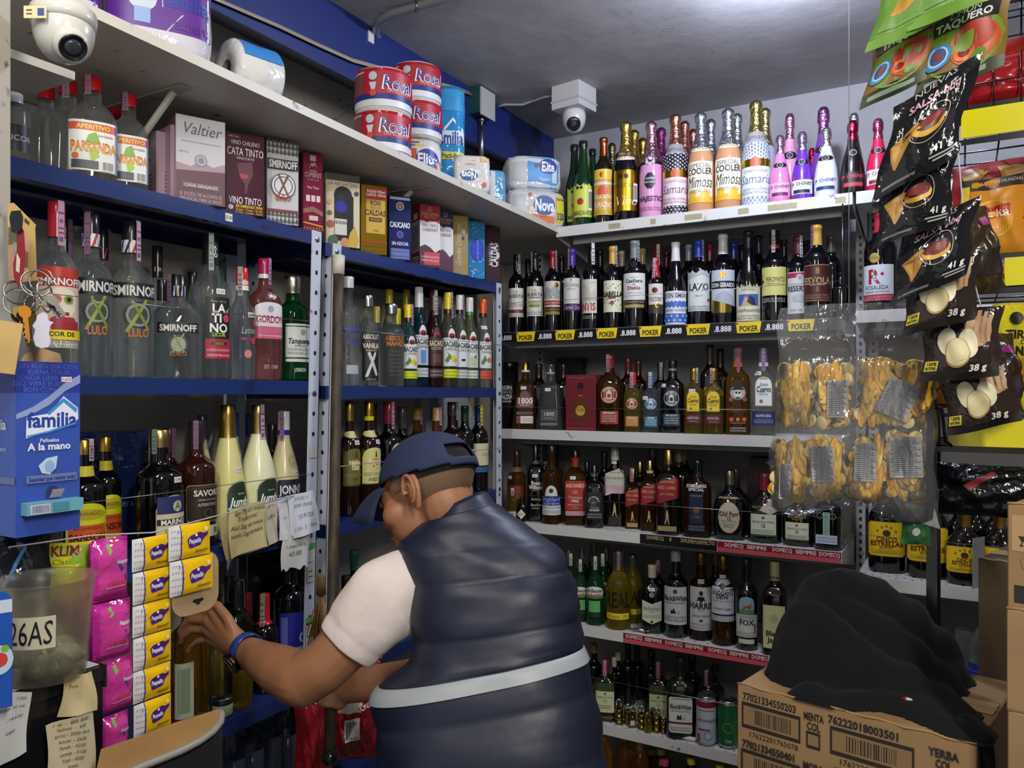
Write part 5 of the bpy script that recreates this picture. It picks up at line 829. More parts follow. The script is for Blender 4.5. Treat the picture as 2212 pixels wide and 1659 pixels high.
lbx(zL2b, 808, 380, 56, 'shiny gold foil rum bag with red flash across its top', 'b08a28', [B(.80, .96, 'b0282a', -.7, 1), T('PAGAS 900ml', .91, .04, 'f0e8d8', b=1, x=.15, w=.7), T('LLEVAS 1000ml', .86, .04, 'f0e8d8', b=1, x=.15, w=.75), B(.30, .79, 'c9a23c', -.62, .85), T('RON', .74, .07, '4a2010', b=1, w=.4, x=.1), T('VIEJO DE', .67, .035, '4a2010', w=.45, x=.1), T('CALDAS', .60, .08, '4a2010', b=1, w=.8, x=.1), B(.47, .53, '3a2410', -.4, .6), T('TRADICIONAL', .50, .03, 'd8b050', w=.42, x=.1), T('1928', .34, .03, '5a3a10', w=.3, x=.1), B(.16, .18, 'b0282a')] + WN(.08, '6a5010', .05), rz=58, name='spirit_carton', dep=.05, f='m')
lbx(zL2b, 864, 424, 48, 'indigo foil spirit carton with white circular badge', '20265e', [B(.94, .98, 'b8c0dc', -.9, .9), E(0, .84, .36, 'd8dce8'), E(0, .84, .29, '28306e'), E(0, .84, .2, 'c08040'), T('CAUCANO', .55, .10, 'f0f0f4', b=1, w=.92), E(0, .40, .30, '7a84b8'), E(0, .40, .25, '303a80'), T('SIN AZUCAR', .26, .05, 'd8dcec', b=1, w=.75), B(.02, .18, '6a74b0', -.85, .85)] + WN(.10, '20265e', .05), rz=56, name='spirit_carton', dep=.06, f='g')
ds = lambda top, foot: [B(0, .74, 'dcd8d8'), G([(-1,.76),(-.3,.72),(.3,.76),(1,.70),(1,1),(-1,1)], top), T('D', .93, .07, 'b89868', w=.3), T('DON SIMON', .85, .05, 'b89868', w=.85), T('SELECCION', .80, .03, 'b89868', w=.6), T('VINO TINTO', .67, .05, '7a3040', w=.8), T('CABERNET', .60, .05, '7a3040', w=.8), G([(-1,.0),(1,.0),(1,.30),(.5,.24),(0,.32),(-.5,.36),(-1,.32)], foot)]
lbx(zL2b, 929, 405, 44, 'tall wine carton, red top and white middle', '9a1f2e', ds('8e1a2a', '4a1424') + [B(.04, .24, 'c0404a', -.6, .95)] + WN(.14, 'f0dcdc', .04), rz=58, side=[B(.25, .75, 'b8b4b8'), B(.78, .88, 'd8d8d8', -.5, .5), BC(0, .12, .7, .06)] + [B(.3 + .04*i, .31 + .04*i, '5a5058', -.7, .7) for i in range(10)], name='wine_carton', dep=.07, f='g')
lbx(zL2b, 963, 426, 32, 'tall wine carton, navy top and white middle', '1e2448', ds('1e2448', '4a1c34'), rz=60, name='wine_carton', dep=.07, f='g', off=.012)
lbx(zL2b, 995, 440, 34, 'dull gold gift box with pale script running upward', '97824e', [T('Grandes Ocasiones', .5, .5, 'd0c090', sh=.3, w=.7, rot=1, x=-.3), E(.3, .62, .2, '2a2a2a'), B(.70, .77, 'd0d0c8', .1, .6)], rz=62, dep=.07)
lbx(zL2b, 1030, 468, 36, 'sparkling blue rum box covered with water drops', '2f7fae', [E(0, .5, .85, '2438a8', 1.4), E(0, .5, .6, '2b3fc0', 1.6)] + [E(rj.uniform(-.9,.9), rj.uniform(.02,.35), rj.uniform(.03,.09), 'a8d4ea') for i in range(22)] + [E(rj.uniform(-.9,.9), rj.uniform(.75,.98), rj.uniform(.03,.08), '8fc4e0') for i in range(14)] + [T('RON VIEJO DE CALDAS', .5, .16, '9ab0e8', w=.35, rot=1)], rz=62, dep=.07, f='g')
lbx(zL2b, 1065, 482, 32, 'dark maroon rum box with white vertical title at the shelf end', '32161a', [T('RON VIEJO DE', .5, .22, 'd8d0d0', w=.4, rot=1, x=-.35), T('CALDAS', .5, .5, 'e8e4e4', w=.44, rot=1, x=.15, b=1), E(.75, .5, .12, 'd0d0d0', 3)], rz=64, dep=.07)
# --- middle shelf, left bay: clear vodkas and neighbours
def s3(px, yt, wp, tx, kind='vod', glass=CLB, cap=('15161a', .2, 'g'), labels=(), off=None, z=None, name='vodka_bottle', **k):
    return lf(zL3a if z is None else z, px, yt, wp, name, tx, kind, off=off, glass=glass, cap=cap, labels=labels, **k)
smr = [Lb(.50, .60, 1.35, '111216', [T('SMIRNOFF', .5, .62, 'dcdcd8', b=1, w=.86)]), Lb(.26, .50, .85, None, [E(0, .56, .80, '2e332f', .95), E(0, .56, .66, '8f978c', .95), E(0, .56, .52, '3c443c', .95), G([(-.7,.12),(-.55,.08),(.5,.95),(.36,1.0)], '8fa03c'), G([(.6,.20),(.5,.12),(-.4,.9),(-.3,.98)], '7a8a34'), T('LULO', .10, .22, 'c06a2c', b=1, w=.55)])]
stripes = lambda: Lb(.80, .88, 1.0, 'd8dade', [G([(-1+.3*i,0),(-.9+.3*i,0),(-.7+.3*i,1),(-.8+.3*i,1)], c) for i, c in enumerate(('1a1a20', '2a3a9a', '1a1a20', 'a82a3a', '1a1a20', '2a3a9a', '1a1a20'))])
s3(140, 478, 60, 'clear vodka with black cap behind the red-labelled one', off=.14, seal=(.5, '6a5068'))
s3(222, 498, 60, 'clear vodka with striped black cap in the back row, second gap', off=.15, labels=[stripes()], seal=(.8, '6a5068'))
s3(340, 527, 56, 'clear liquor with black cap and white letters, back row', off=.15, cap=('17191a', .23, 'g'), labels=[Lb(.80, .93, .42, None, [T('LA', .8, .25, 'e0e0e0', b=1), T('TI', .5, .25, 'e0e0e0', b=1), T('NO', .2, .25, 'e0e0e0', b=1)])], name='liquor_bottle')
s3(350, 607, 52, 'short black-capped clear bottle behind the small vodka flask', off=.13, cap=('15161a', .2, 'g'))
s3(415, 590, 44, 'black-capped clear bottle just left of the black-label liquor, back row', off=.16)
s3(472, 584, 44, 'teal-sealed clear bottle right behind the black-label liquor', off=.16, cap=('3a5a54', .2, 'g'))
s3(122, 440, 82, 'tall clear bottle with red cap and sugar-skull red and yellow label', cap=('a8182c', .20, 'g'), labels=[Lb(.16, .62, 1.25, 'e0d8c8', [B(.88, 1, 'b8301c'), B(.76, .88, 'a01c24'), T('SMIRNOFF', .82, .09, 'f0e8e0', b=1, w=.92), B(.24, .76, 'd8c0a8'), E(.1, .56, .62, 'e8dcc8'), E(-.12, .60, .2, 'c86a2c'), E(.35, .60, .2, '8aa040'), E(-.12, .60, .1, '2a1a1a'), E(.35, .60, .1, '2a1a1a'), B(.40, .44, '8a2030', -.1, .35), G([(-.4,.28),(.7,.28),(.6,.38),(-.3,.38)], 'a82838'), B(.22, .33, '9a2430', -.3, .8), B(.10, .22, 'e6cf1c'), T('LICOR DE', .17, .055, '1a1a18', b=1, w=.7)] + WN(.05, '22222a', .035))], seal=(.35, 'b98aa8'), off=.045, name='tequila_bottle', turn=.6)
s3(197, 465, 84, 'clear vodka with striped cap and black title band, left of the matching two', labels=smr + [stripes()], seal=(-.7, '7a5a72'))
s3(283, 482, 90, 'clear vodka with striped cap and black title band, pink sealed, right of the matching two', labels=smr + [stripes()], seal=(.5, 'bf9abc'))
s3(383, 598, 104, 'small flat clear vodka flask with striped cap', kind='flask', labels=[Lb(.44, .54, .82, '15161a', [T('SMIRNOFF', .5, .62, 'e0e0dc', b=1, w=.9)]), Lb(.22, .44, .5, None, [E(0, .5, .8, '3a403c', 1), E(0, .5, .6, '9aa094', 1), G([(-.6,.1),(-.5,.1),(.5,.95),(.4,1.0)], '8fa03c'), G([(.5,.15),(.4,.1),(-.4,.9),(-.3,.95)], '7a8a34'), T('LULO', .1, .2, 'c06a2c')]), Lb(.80, .90, .32, 'd8dade', [G([(-1+.3*i,0),(-.9+.3*i,0),(-.7+.3*i,1),(-.8+.3*i,1)], c) for i, c in enumerate(('1a1a20', '2a3a9a', '1a1a20', 'a82a3a', '1a1a20', '2a3a9a'))])], seal=(-.9, '8a6a84'), turn=.8)
lat = lambda c2: [Lb(.14, .56, .62, '131316', [T('750 mL / 15% Vol.', .93, .025, 'cccccc', w=.6), T('LA', .82, .14, 'f2f2f0', b=1, w=.7), T('TI', .66, .14, 'f2f2f0', b=1, w=.5, x=-.15), T('NO', .50, .14, 'f2f2f0', b=1, w=.75), E(.6, .66, .28, 'c8385a'), G([(.55,.78),(.9,.84),(.7,.72)], '6ab030'), T('LICOR', .39, .06, '9ad040', b=1, w=.5), B(0, .32, c2), B(.22, .27, '131316', -.6, .6), T('CEREZA', .245, .035, '7ab030', b=1, w=.5)] + WN(.10, 'f0d8dc', .06))]
s3(455, 507, 94, 'clear liquor with tall black label, white block letters and cherries', cap=('16181a', .20, 'g'), labels=lat('a81e3c') + [Lb(.84, .93, .5, None, [T('LA', .8, .28, 'e8e8e8', b=1), T('TI', .5, .28, 'e8e8e8', b=1), T('NO', .2, .28, 'e8e8e8', b=1)])], seal=(-.3, '7f9a8c'), sticker=(.60, .1, '39.600'), name='liquor_bottle')
s3(523, 578, 60, 'slim clear liquor with red cap and pink watermelon print', kind='bac', cap=('c4242a', .20, 'g', 'e0e0e0'), labels=[Lb(.18, .60, .85, None, [T('Latino', .62, .14, 'b8c0d0', sh=.2, w=.7), B(.42, .46, '9a3a6a', -.7, .5), G([(.1,.44),(.75,.5),(.7,.36),(.35,.32)], 'c8384a'), E(.55, .78, .2, 'c8384a'), E(-.1, .12, .34, 'd88a84')]), Lb(.82, .94, .45, None, [T('Latino', .5, .6, 'f0e8e8', b=1)])], seal=(-.8, '8a9a90'), sticker=(.58, .25, '23.900'), name='liquor_bottle')
s3(571, 558, 74, 'pink gin with berry-pink cap and white arched brand label', kind='sqr', glass=GL('d87a78', .75), cap=('a81e56', .16, 'g', 'd8d8d8'), labels=[Lb(.44, .64, 1.0, 'd6d8dc', [T('GORDON', .30, .30, 'b02848', b=1, w=.92), E(0, .72, .2, '9aa0a8')], 'a'), Lb(.34, .44, 1.0, 'c8607c', [B(.2, .3, 'e0a0b0', -.8, .8)]), Lb(.06, .16, .5, None, [T('EST. 1769', .5, .3, 'd8c0b8')])], seal=(.4, 'b080a8'), sticker=(.70, .2, '72.8'), name='gin_bottle')
s3(636, 600, 76, 'dark green gin bottle with silver cap, red wax seal and white label', kind='abs', glass=GL('0f5a24', .85), cap=('b4b2a4', .16, 'm'), labels=[Lb(.18, .54, .85, 'dadedc', [B(.92, .95, '1a4a2a'), B(.08, .12, '1a3a24'), E(.2, .78, .2, '9aa09c'), T('Tanqueray', .55, .14, '1a1c1a', sh=.25, b=1, w=.85), T('IMPORTED', .42, .05, '555555', w=.4)] + WN(.28, '7a8a80', .07)), Lb(.56, .68, .24, '6a1024', [Rg(0, .5, .6, '8a2a3c')], 'e', cu=.75), Lb(.08, .13, .6, None, [T('LONDON', .5, .7, 'd8e0d8', b=1, w=.6)])], name='gin_bottle', off=.085)
# --- middle shelf, right bay
def s4(px, yt, wp, tx, **k): return s3(px, yt, wp, tx, z=zL3b, **{'turn': .5, **k})
for px, yt, of, c, tx in ((757, 600, .05, 'c4c6c8', None), (813, 664, .15, 'b8a04a', 'amber gold-necked'), (841, 627, .17, 'c9b81c', 'yellow-capped'), (858, 668, .12, 'c9b81c', 'low bright-yellow-capped'), (878, 627, .19, 'b8a81c', 'second yellow-capped'), (908, 636, .18, '8f8a20', 'olive-yellow-capped'), (946, 642, .17, 'b0b0b4', 'white and red-capped'), (985, 650, .18, 'b8b8bc', 'grey-capped'), (1008, 655, .15, 'a8a8ac', 'pale-capped')):
    if tx: s4(px, yt, 34, '%s bottle in the back row behind the flavoured rums' % tx, kind='bac', off=of, cap=(c, .2, 'g'), glass=GL('b8c0b8', .7), name='rum_bottle')
s4(752, 600, 50, 'clear vodka with blue lettering, half behind the broom pole', kind='abs', cap=('c9cacc', .10, 'g'), labels=[Lb(.36, .56, .95, None, [T('ABSOLUT', .75, .38, '2a34a0', b=1, w=.95), T('VODKA', .25, .38, '2a34a0', b=1, w=.7)]), Lb(.1, .2, .9, None, [B(.1, .9, 'a8acb8', -.6, .6)])])
s4(795, 640, 44, 'clear vodka with white cross brushstroke on a black print', kind='abs', cap=('a6a8aa', .12, 'm'), labels=[Lb(.06, .58, .95, '1c1a1a', [T('ABSOLUT', .93, .10, 'e0e0e0', b=1, w=.95), T('Country of Sweden', .84, .05, 'a87a40', sh=.2, w=.8), T('VANILIA', .74, .11, 'e8e8e8', b=1, w=.92), B(.62, .66, 'a07a4a', -.6, .6), G([(-.7,.08),(-.4,.08),(.5,.58),(.3,.62)], 'dadada'), G([(-.2,.62),(-.45,.58),(.4,.1),(.7,.12)], 'd2d2d2'), T('IMPORTED', .03, .03, 'b0b0b0', w=.6)])])
s4(845, 658, 56, 'frosted vodka with orange lettering', kind='abs', glass=GL('c3c9c4', .9, .35), cap=('9ea0a0', .12, 'm'), labels=[Lb(.48, .62, .95, None, [T('ABSOLUT', .72, .4, 'd0742a', b=1, w=.95), T('MANGO', .25, .4, 'd0742a', b=1, w=.85)]), Lb(.10, .46, .8, None, [T(s, .9 - .13*i, .07, '5a605c', sh=.3, w=.8) for i, s in enumerate(('A taste of', 'taste of mandarin', 'is an blend', 'Crafted in the', 'Vodka from', 'the village of')) ] + [T('40% ALC/VOL', .1, .05, '5a605c', w=.7)])])
def bac_l(n1, fruit, foot, bgc='dcdedd', tc='151515'):
    return [Lb(.44, .62, .42, bgc, [E(0, .5, .95, 'a8242c'), G([(-.7,.5),(-.3,.62),(0,.5),(.3,.62),(.7,.5),(.2,.36),(0,.46),(-.2,.36)], '15151a')], 'e'), Lb(.22, .52, .95, bgc, [T('BACARDI', .78, .20, tc, b=1, w=.95), T(n1, .60, .10, tc, w=.7)] + fruit), Lb(.10, .19, .9, foot, WN(.5, '4a4a20' if foot > 'a' else 'd0c8c8', .3))]
lemon = [E(.1, .30, .34, 'e6cf1c', .8), E(.45, .22, .3, 'd8b818', .8), G([(-.8,.2),(-.3,.45),(-.1,.3),(-.5,.12)], '4a7a2c'), G([(-.6,.5),(-.2,.42),(-.1,.3)], '5a8a34')]
s4(905, 622, 42, 'tall blue-green rum with white cap and tumbler picture', kind='bac', glass=GL('1d6a80', .8), cap=('d4d6d4', .20, 'g'), labels=bac_l('ZOMBIE', [B(.05, .5, '6a9ad8', -.3, .4)], 'd4d8dc'), name='rum_bottle', off=.075)
s4(882, 660, 38, 'short rum with yellow cap and lemon label, first in the row', kind='bac', glass=GL('6aa0a8', .7), cap=('e0cc22', .20, 'g', '2a2a18'), labels=bac_l('LIMON', lemon, 'd8dc1c'), seal=(.6, 'c08a9a'), name='rum_bottle')
s4(937, 626, 42, 'dark ruby brown rum with brown label and crinkled seal', kind='bac', glass=GL('5a2018', .85), cap=('4a2820', .2, 'g'), labels=bac_l('COCONUT', [B(.1, .4, '5a3a34', -.5, .5)], '4a2a2c', '3a2022', 'd8c8a8'), seal=(.1, 'a09a98'), name='rum_bottle')
s4(968, 632, 42, 'tall rum with yellow cap and large lemon label', kind='bac', glass=GL('b0a890', .7), cap=('dcc81e', .22, 'g', '2a2a18'), labels=bac_l('LIMON', lemon, 'd8dc1c'), seal=(.6, 'c08a9a'), name='rum_bottle')
s4(993, 638, 38, 'clear greenish rum with white cap and small bat crest, plain label', kind='bac', glass=GL('c8dccc', .6), cap=('d2d2d0', .20, 'g', '222222'), labels=bac_l('CARTA', [E(0, .25, .3, '2a2a2c', .5)], 'c4c8c8'), seal=(.7, 'c08a9a'), name='rum_bottle')
s4(1014, 643, 38, 'green tinted rum with white and green cap and mint drink label', kind='bac', glass=GL('b4c08a', .7), cap=('d2d2d0', .20, 'g', '2a7a3a'), labels=bac_l('MOJITO', [B(.05, .4, 'b8cc90', -.4, .4), G([(0,.4),(.5,.5),(.3,.3)], '4a8a3a')], 'd0d6cc'), name='rum_bottle')
s4(1044, 648, 36, 'clear rum with orange cap and orange fruit label at the row end', kind='bac', glass=GL('dfe6e8', .6), cap=('d8501e', .20, 'g', '2a2a18'), labels=bac_l('NARANJA', [E(.3, .3, .4, 'd8743a', .8), G([(-.8,.2),(-.3,.5),(-.1,.3),(-.5,.1)], '2f7a5c')], 'd0502c'), sticker=(.68, -.2, '62.0'), name='rum_bottle')
# --- lower shelf, left bay: cream liqueurs
def s5(px, yt, wp, tx, **k): return s3(px, yt, wp, tx, z=zL4, **{'name': 'liqueur_bottle', **k})
san = [Lb(.08, .52, 1.15, 'd8d81c', [E(0, .80, .8, 'b8a818', .3), T('GRANADO', .82, .06, '4a4a18', w=.5), B(.24, .62, 'd2561c', -.85, .85), T('SANSON', .40, .13, '1a1a12', b=1, w=.8), T('RECOMPUESTO', .56, .05, '4a2a12', w=.6), B(.06, .14, '4a3a14', -.5, .5)], 'a'), Lb(.72, .80, .55, 'c9c01e', [T('SANSON', .5, .5, '1a1a12', b=1, w=.9)])]
s5(228, 945, 62, 'black tonic wine with yellow label behind its twin', kind='vod', glass='090a08', cap=('b59a40', .12, 'm'), off=.14, labels=san)
s5(182, 952, 84, 'black tonic wine with gold cap, yellow and orange label', kind='vod', glass='090a08', cap=('b59a40', .11, 'm'), labels=san, seal=(.6, 'b8a0b0'), turn=.7)
s5(365, 928, 60, 'purple-sealed dark red bottle just behind the black coffee cream', kind='vod', off=.15, glass='2a0c10', cap=('4a2a40', .2, 'g'), seal=(.3, '7a5a74'))
s5(437, 898, 52, 'pale cream liqueur with purple band in the back row', kind='cream', off=.15, glass='c9c2a0', fin='g', cap=('3a2c44', .2, 'g'))
s5(507, 893, 44, 'blue-necked bottle behind the tall yellow cream', kind='cream', off=.16, glass='b8b494', fin='g', cap=('2a3a8a', .2, 'g'))
s5(538, 896, 40, 'second blue-necked bottle in the back row of creams', kind='cream', off=.18, glass='b8b494', fin='g', cap=('2a3a8a', .2, 'g'))
s5(588, 918, 48, 'dark plum-capped bottle standing behind the white cream pair', kind='vod', off=.15, glass='171012', cap=('2a1820', .2, 'g'))
s5(345, 930, 98, 'black coffee cream bottle with gold cap and navy-gold label', kind='vod', glass='08080a', cap=('b5a268', .14, 'm'), labels=[Lb(.05, .48, .8, 'b8ab80', [], 'a', cu=.25), Lb(.06, .47, .75, 'd4c8a4', [B(.66, 1.0, '2a3266', -1, 1), E(.2, .80, .32, 'c9c090'), T('A', .80, .14, '3a3420', w=.2, x=.2), B(.44, .56, '1a1e38'), T('MARINO', .50, .10, 'f0ece0', b=1, w=.86), T('Crema de', .34, .08, '3a2a18', sh=.3, w=.6), T('Cafe', .24, .08, '3a2a18', sh=.3, w=.3)] + [E(-.8+.2*i, .08+.06*(i%3), .12, '4a2c1c') for i in range(9)], 'a', cu=.25)], seal=(-.9, '6a8a74'), sticker=(.60, .45, '53.900'))
s5(424, 912, 88, 'brown cream whisky bottle with dark gilded label', kind='vod', glass=M('2e120c', 'd'), cap=('2c2028', .17, 'g'), labels=[Lb(.20, .50, 1.1, '8a7440', [], 'o', cu=.15), Lb(.21, .49, 1.06, '2e241c', [T('SAVORS', .80, .17, 'e8e4d8', b=1, w=.82), T('CREMA DE WHISKY', .60, .05, 'd0c8b8', w=.6), T('APERITIVO', .46, .09, 'd8d0c0', w=.8), Rg(0, .22, .2, '8a7a5a')], 'o', cu=.15), Lb(.08, .17, 1.0, 'd0ccc0', [B(.3, .8, '7a8a5a', .5, .8)])], seal=(-.5, '7a5a72'))
jum = lambda c: [Lb(.10, .44, .85, 'b0b49c', [], 'a', cu=.35), Lb(.10, .43, .80, '26301f', [B(0, .75, '1a3a26'), T('Aperitivo', .74, .04, 'e0e0d8', w=.3), T('Jumbo', .56, .20, 'f0f0ea', sh=.3, w=.86, b=1), T(c, .32, .11, 'e0e0d8', sh=.3, w=.8), BC(-.6, .12, .25, .07)], 'a', cu=.35)]
s5(492, 877, 84, 'pale yellow cream liqueur with gold neck and dark arched label', kind='cone', glass='ded78e', fin='g', cap=('b3984a', .24, 'm'), labels=jum('Sabajon'), sticker=(.52, .3, '20.500'))
s5(557, 877, 82, 'off-white cream liqueur with gold neck and green arched label', kind='cream', glass='e6e6bc', fin='g', cap=('ab9a5c', .22, 'm'), labels=jum('Pina Colada'), seal=(.2, 'b89ab4'))
s5(622, 890, 70, 'beige cream liqueur with blue neck band and navy label', kind='cream', glass='cfc49a', fin='g', cap=('d8d8dc', .20, 'g', '1f2f9a'), labels=[Lb(.12, .42, 1.1, '20223a', [T('JONNYS', .72, .24, 'e0e0e4', b=1, w=.86), T('Villa Colada', .42, .14, 'c8c8d0', sh=.3, w=.6)], 'o', cu=.2), Lb(.52, .64, .34, 'b8ac84', [Rg(0, .5, .7, '8a8060')], 'e', cu=.2)], sticker=(.47, .4, '43.900'), seal=(-.8, '8a6a86'), off=.075)
x, y, d = at_x(240, FX - .2); carton('foil_pack', 'dark blue foil pack leaning behind the black bottles, lower blue shelf', (x - .01, y), .16, .04, .26, zL4, '1a2450', R(75), [T('bolsa', .45, .06, '6a74a8', w=.4), T('de lonchera', .38, .06, '6a74a8', w=.6), B(.1, .16, '8a8a8a', -.6, .1)], f='k', cat='pack')
# --- lower shelf, right bay: rums and vermouth
def s6(px, yt, wp, tx, **k): return s3(px, yt, wp, tx, z=zL4, **{'name': 'spirit_bottle', 'turn': .45, **k})
hav = lambda n, bg, fr: [Lb(.26, .60, 1.15, '4a4018', [], 'sc'), Lb(.27, .59, 1.1, bg, [E(.1, .56, .42, 'c9922a', 1), T('Havana', .62, .14, 'e8e0c0', b=1, w=.6, x=.1), T('Club', .48, .14, 'e8e0c0', b=1, w=.4, x=.1), G([(.05,.74),(.1,.92),(.15,.9),(.2,.74)], '2a2a1a'), T(n, .12, .10, '3a2a10', w=.5)] + WN(.27, '8a8050' if bg > 'a' else 'a89c5c', .035), 'a')] + [Lb(.68, .74, .9, 'c9bd84', [T(n, .5, .4, '3a3414', w=.6)], 'e')]
for px, yt, wp, of, g, c, tx in ((808, 872, 30, .15, '190c10', '4a1a2c', 'dark bottle with maroon neck behind the pale-label rum'), (869, 880, 46, .09, DW, '3a3a3c', 'black bottle with ribbed grey cap over the blue cap of the man'), (902, 881, 54, .12, GL('a86a34', .8), 'b59040', 'round amber rum with gold cap above the blue cap'), (944, 882, 52, .06, GL('a8604a', .75), 'c9a070', 'slender rose-amber bottle with pink seal'), (978, 870, 62, .05, '1d0a0c', '3a2a30', 'dark wine-coloured bottle with grey seal above the cap')):
    s6(px, yt, wp, tx, kind='cone' if px == 944 else 'vod', glass=g, cap=(c, .14 if px != 869 else .22, 'g'), off=of, seal=(.3, 'b08aa4' if px != 978 else '8a868c') if px > 870 else None)
s6(1004, 878, 44, 'green bottle with landscape label under the upper corner', kind='bord', glass='0a140c', cap=('173a24', .18, 'g'), labels=[Lb(.2, .5, 1.1, '5a7a3a', [B(0, .5, '8a6a2c'), B(.9, 1, 'c9c8a0')])], off=.05, seal=(.8, 'c0c0b0'))
s6(1034, 878, 44, 'dark wine with cream label, blue foot and yellow neck ticket', kind='bord', glass=WINE, cap=('1c2448', .18, 'g'), labels=[Lb(.30, .56, 1.15, 'cfc8a4', [T('Viña M', .5, .12, '4a4a3a', w=.5, x=.3)]), Lb(.22, .285, 1.15, '2f5a80', [])], off=.03, seal=(.2, 'd0c23a'))
s6(755, 868, 46, 'rum bottle with olive gold label beside the broom pole', kind='vod', glass='1c0a06', cap=('b09050', .17, 'm'), labels=hav('7', '6a6030', 0), sticker=(.64, .4, '87.0'), off=.06)
s6(797, 868, 50, 'rum bottle with pale yellow label and gold cap', kind='vod', glass='1c0a06', cap=('b8953f', .17, 'm', 'c9c01e'), labels=hav('ANEJO 3', 'd3cf86', 0), sticker=(.64, .5, '79.0'))
s6(840, 870, 58, 'black vermouth with maroon neck and white crest label', kind='vod', glass='0a0608', cap=('7a1a30', .20, 'g'), labels=[Lb(.20, .62, .62, 'd0cab8', [E(-.3, .85, .12, 'b09040'), E(.3, .85, .12, 'b09040'), E(0, .6, .5, 'a8242c'), B(.50, .66, '101014', -1, 1), T('MARTINI', .58, .12, 'e8e8e8', b=1, w=.94), B(.1, .3, '8a8670', -.5, .5)], 'a', cu=.3)], seal=(.3, 'b07a90'))
# --- shelf behind the reaching hand
def s7(px, yt, wp, tx, **k): return s3(px, yt, wp, tx, z=zL5, **{'name': 'spirit_bottle', **k})
s7(626, 1185, 74, 'dark bottle with bright blue label behind the hanging notes', kind='vod', glass='0a0a10', cap=('26202c', .2, 'g'), labels=[Lb(.18, .52, 1.1, '20248a', [T('C', .4, .26, 'c9ccd8', x=.3, w=.3), B(.08, .9, '5a60b0', -.9, -.55), B(.02, .2, '8a8ec0', -.5, .6)])], off=.10)
s7(570, 1292, 60, 'dark round-shouldered bottle with red cap near the watch', kind='vod', glass='120808', cap=('b02028', .30, 'g'), seal=(-.7, '8a9088'))
s7(538, 1283, 40, 'bottle with dim red cap behind the watch-side one', kind='vod', glass='140a0a', cap=('6a1a20', .25, 'g'), off=.12)
s7(516, 1265, 54, 'square black-capped bottle with small white print above the hand', kind='sq', glass='10140e', cap=('15201c', .24, 'g'), off=.06, seal=(.9, 'b07a98'))
s7(497, 1253, 48, 'square black-capped bottle deepest above the hand', kind='sq', glass='10140e', cap=('121a18', .22, 'g'), off=.16)
s7(525, 1395, 46, 'short yellow spirit bottle under the wrist', kind='bac', glass=GL('d0a820', .8), cap=('b08a20', .12, 'g'), off=.045)
s7(468, 1370, 46, 'short pale gold bottle left of the little cream jar', kind='bac', glass=GL('d8b850', .8), cap=('8a7a40', .12, 'g'), off=.12)
s7(408, 1275, 78, 'large amber bottle the reaching hand is touching', kind='sqr', glass=GL('9a6a1a', .85), cap=('2a1a10', .15, 'g'), labels=[Lb(.1, .5, .5, 'a8aa9c', [B(.1, .9, '7a8a6a', -.6, .6)], cu=-.6), Lb(.06, .12, .7, None, [T('NARIÑO', .5, .6, 'b0862c')])])
x, y, d = at_x(480, FX - .035); t = thing('cream_jar', 'little glass jar of pale green cream with silver lid', 'jar', (x, y, zL5 + .001)); m = MB(); m.lathe([(.020, 0), (.0235, .004), (.0235, .026), (.021, .03)], M('b9c48c', 'g'), 24); m.build('jar_body', t); m = MB(); m.lathe([(.0235, .03), (.0235, .042), (.022, .044)], M('8a8a86', 'm'), 24); m.build('jar_lid', t)
x, y, d = at_x(590, FX - .2); carton('gift_bag', 'black gift bag with upside-down gold lettering in the dark lower shelf', (x, y), .17, .06, .33, zL5, '0c0d10', R(70), [T('SAVORS', .82, .07, '3a3a38', w=.7, rot=2, b=1), B(.93, .935, '6a5a2a', -.9, .9)], f='g', cat='bag')
# glass tumblers on the lowest visible blue shelf
g0 = None; n = 0
def tumbler(h, r): m = MB(); m.lathe([(r*.8, 0), (r*.85, .004), (r, h), (r*.92, h), (r*.78, .012), (.001, .012)], GL('c4ccd0', .7), 20, cap1=False); return m
ps = [(508, .06), (548, .05), (588, .06), (624, .05), (530, .14), (572, .14), (612, .15), (645, .15)]
wordy = ['first', 'second', 'third', 'fourth']
for i, (px, of) in enumerate(ps):
    x, y, d = at_x(px, FX - of)
    t = thing('drinking_glass', 'clear tumbler under the amber bottles, %s from the left in the %s row' % (wordy[i % 4], 'front' if of < .1 else 'back'), 'glass', (x, y, zL6 + .001), 0, 'glass tumblers on the lowest blue shelf'); tumbler(.17 + .005 * (i % 3), .025).build('glass_wall', t)
# right bay, behind the man: a few dark bottles
for px, yt, wp, c, tx, of in ((765, 1190, 40, '2f5a4c', 'bottle with mottled green cap seen over the white sleeve', .10), (748, 1245, 50, '2a1a1e', 'dark round-topped bottle between pole and sleeve', .06), (840, 1230, 50, '17171a', 'dark bottle hidden behind the shoulder', .08)):
    x, y, d = at_x(px, FX - of); lf(zL5, px, yt, wp, 'spirit_bottle', tx, 'abs' if px == 765 else 'vod', off=of, glass=DW, cap=(c, .2, 'g'))
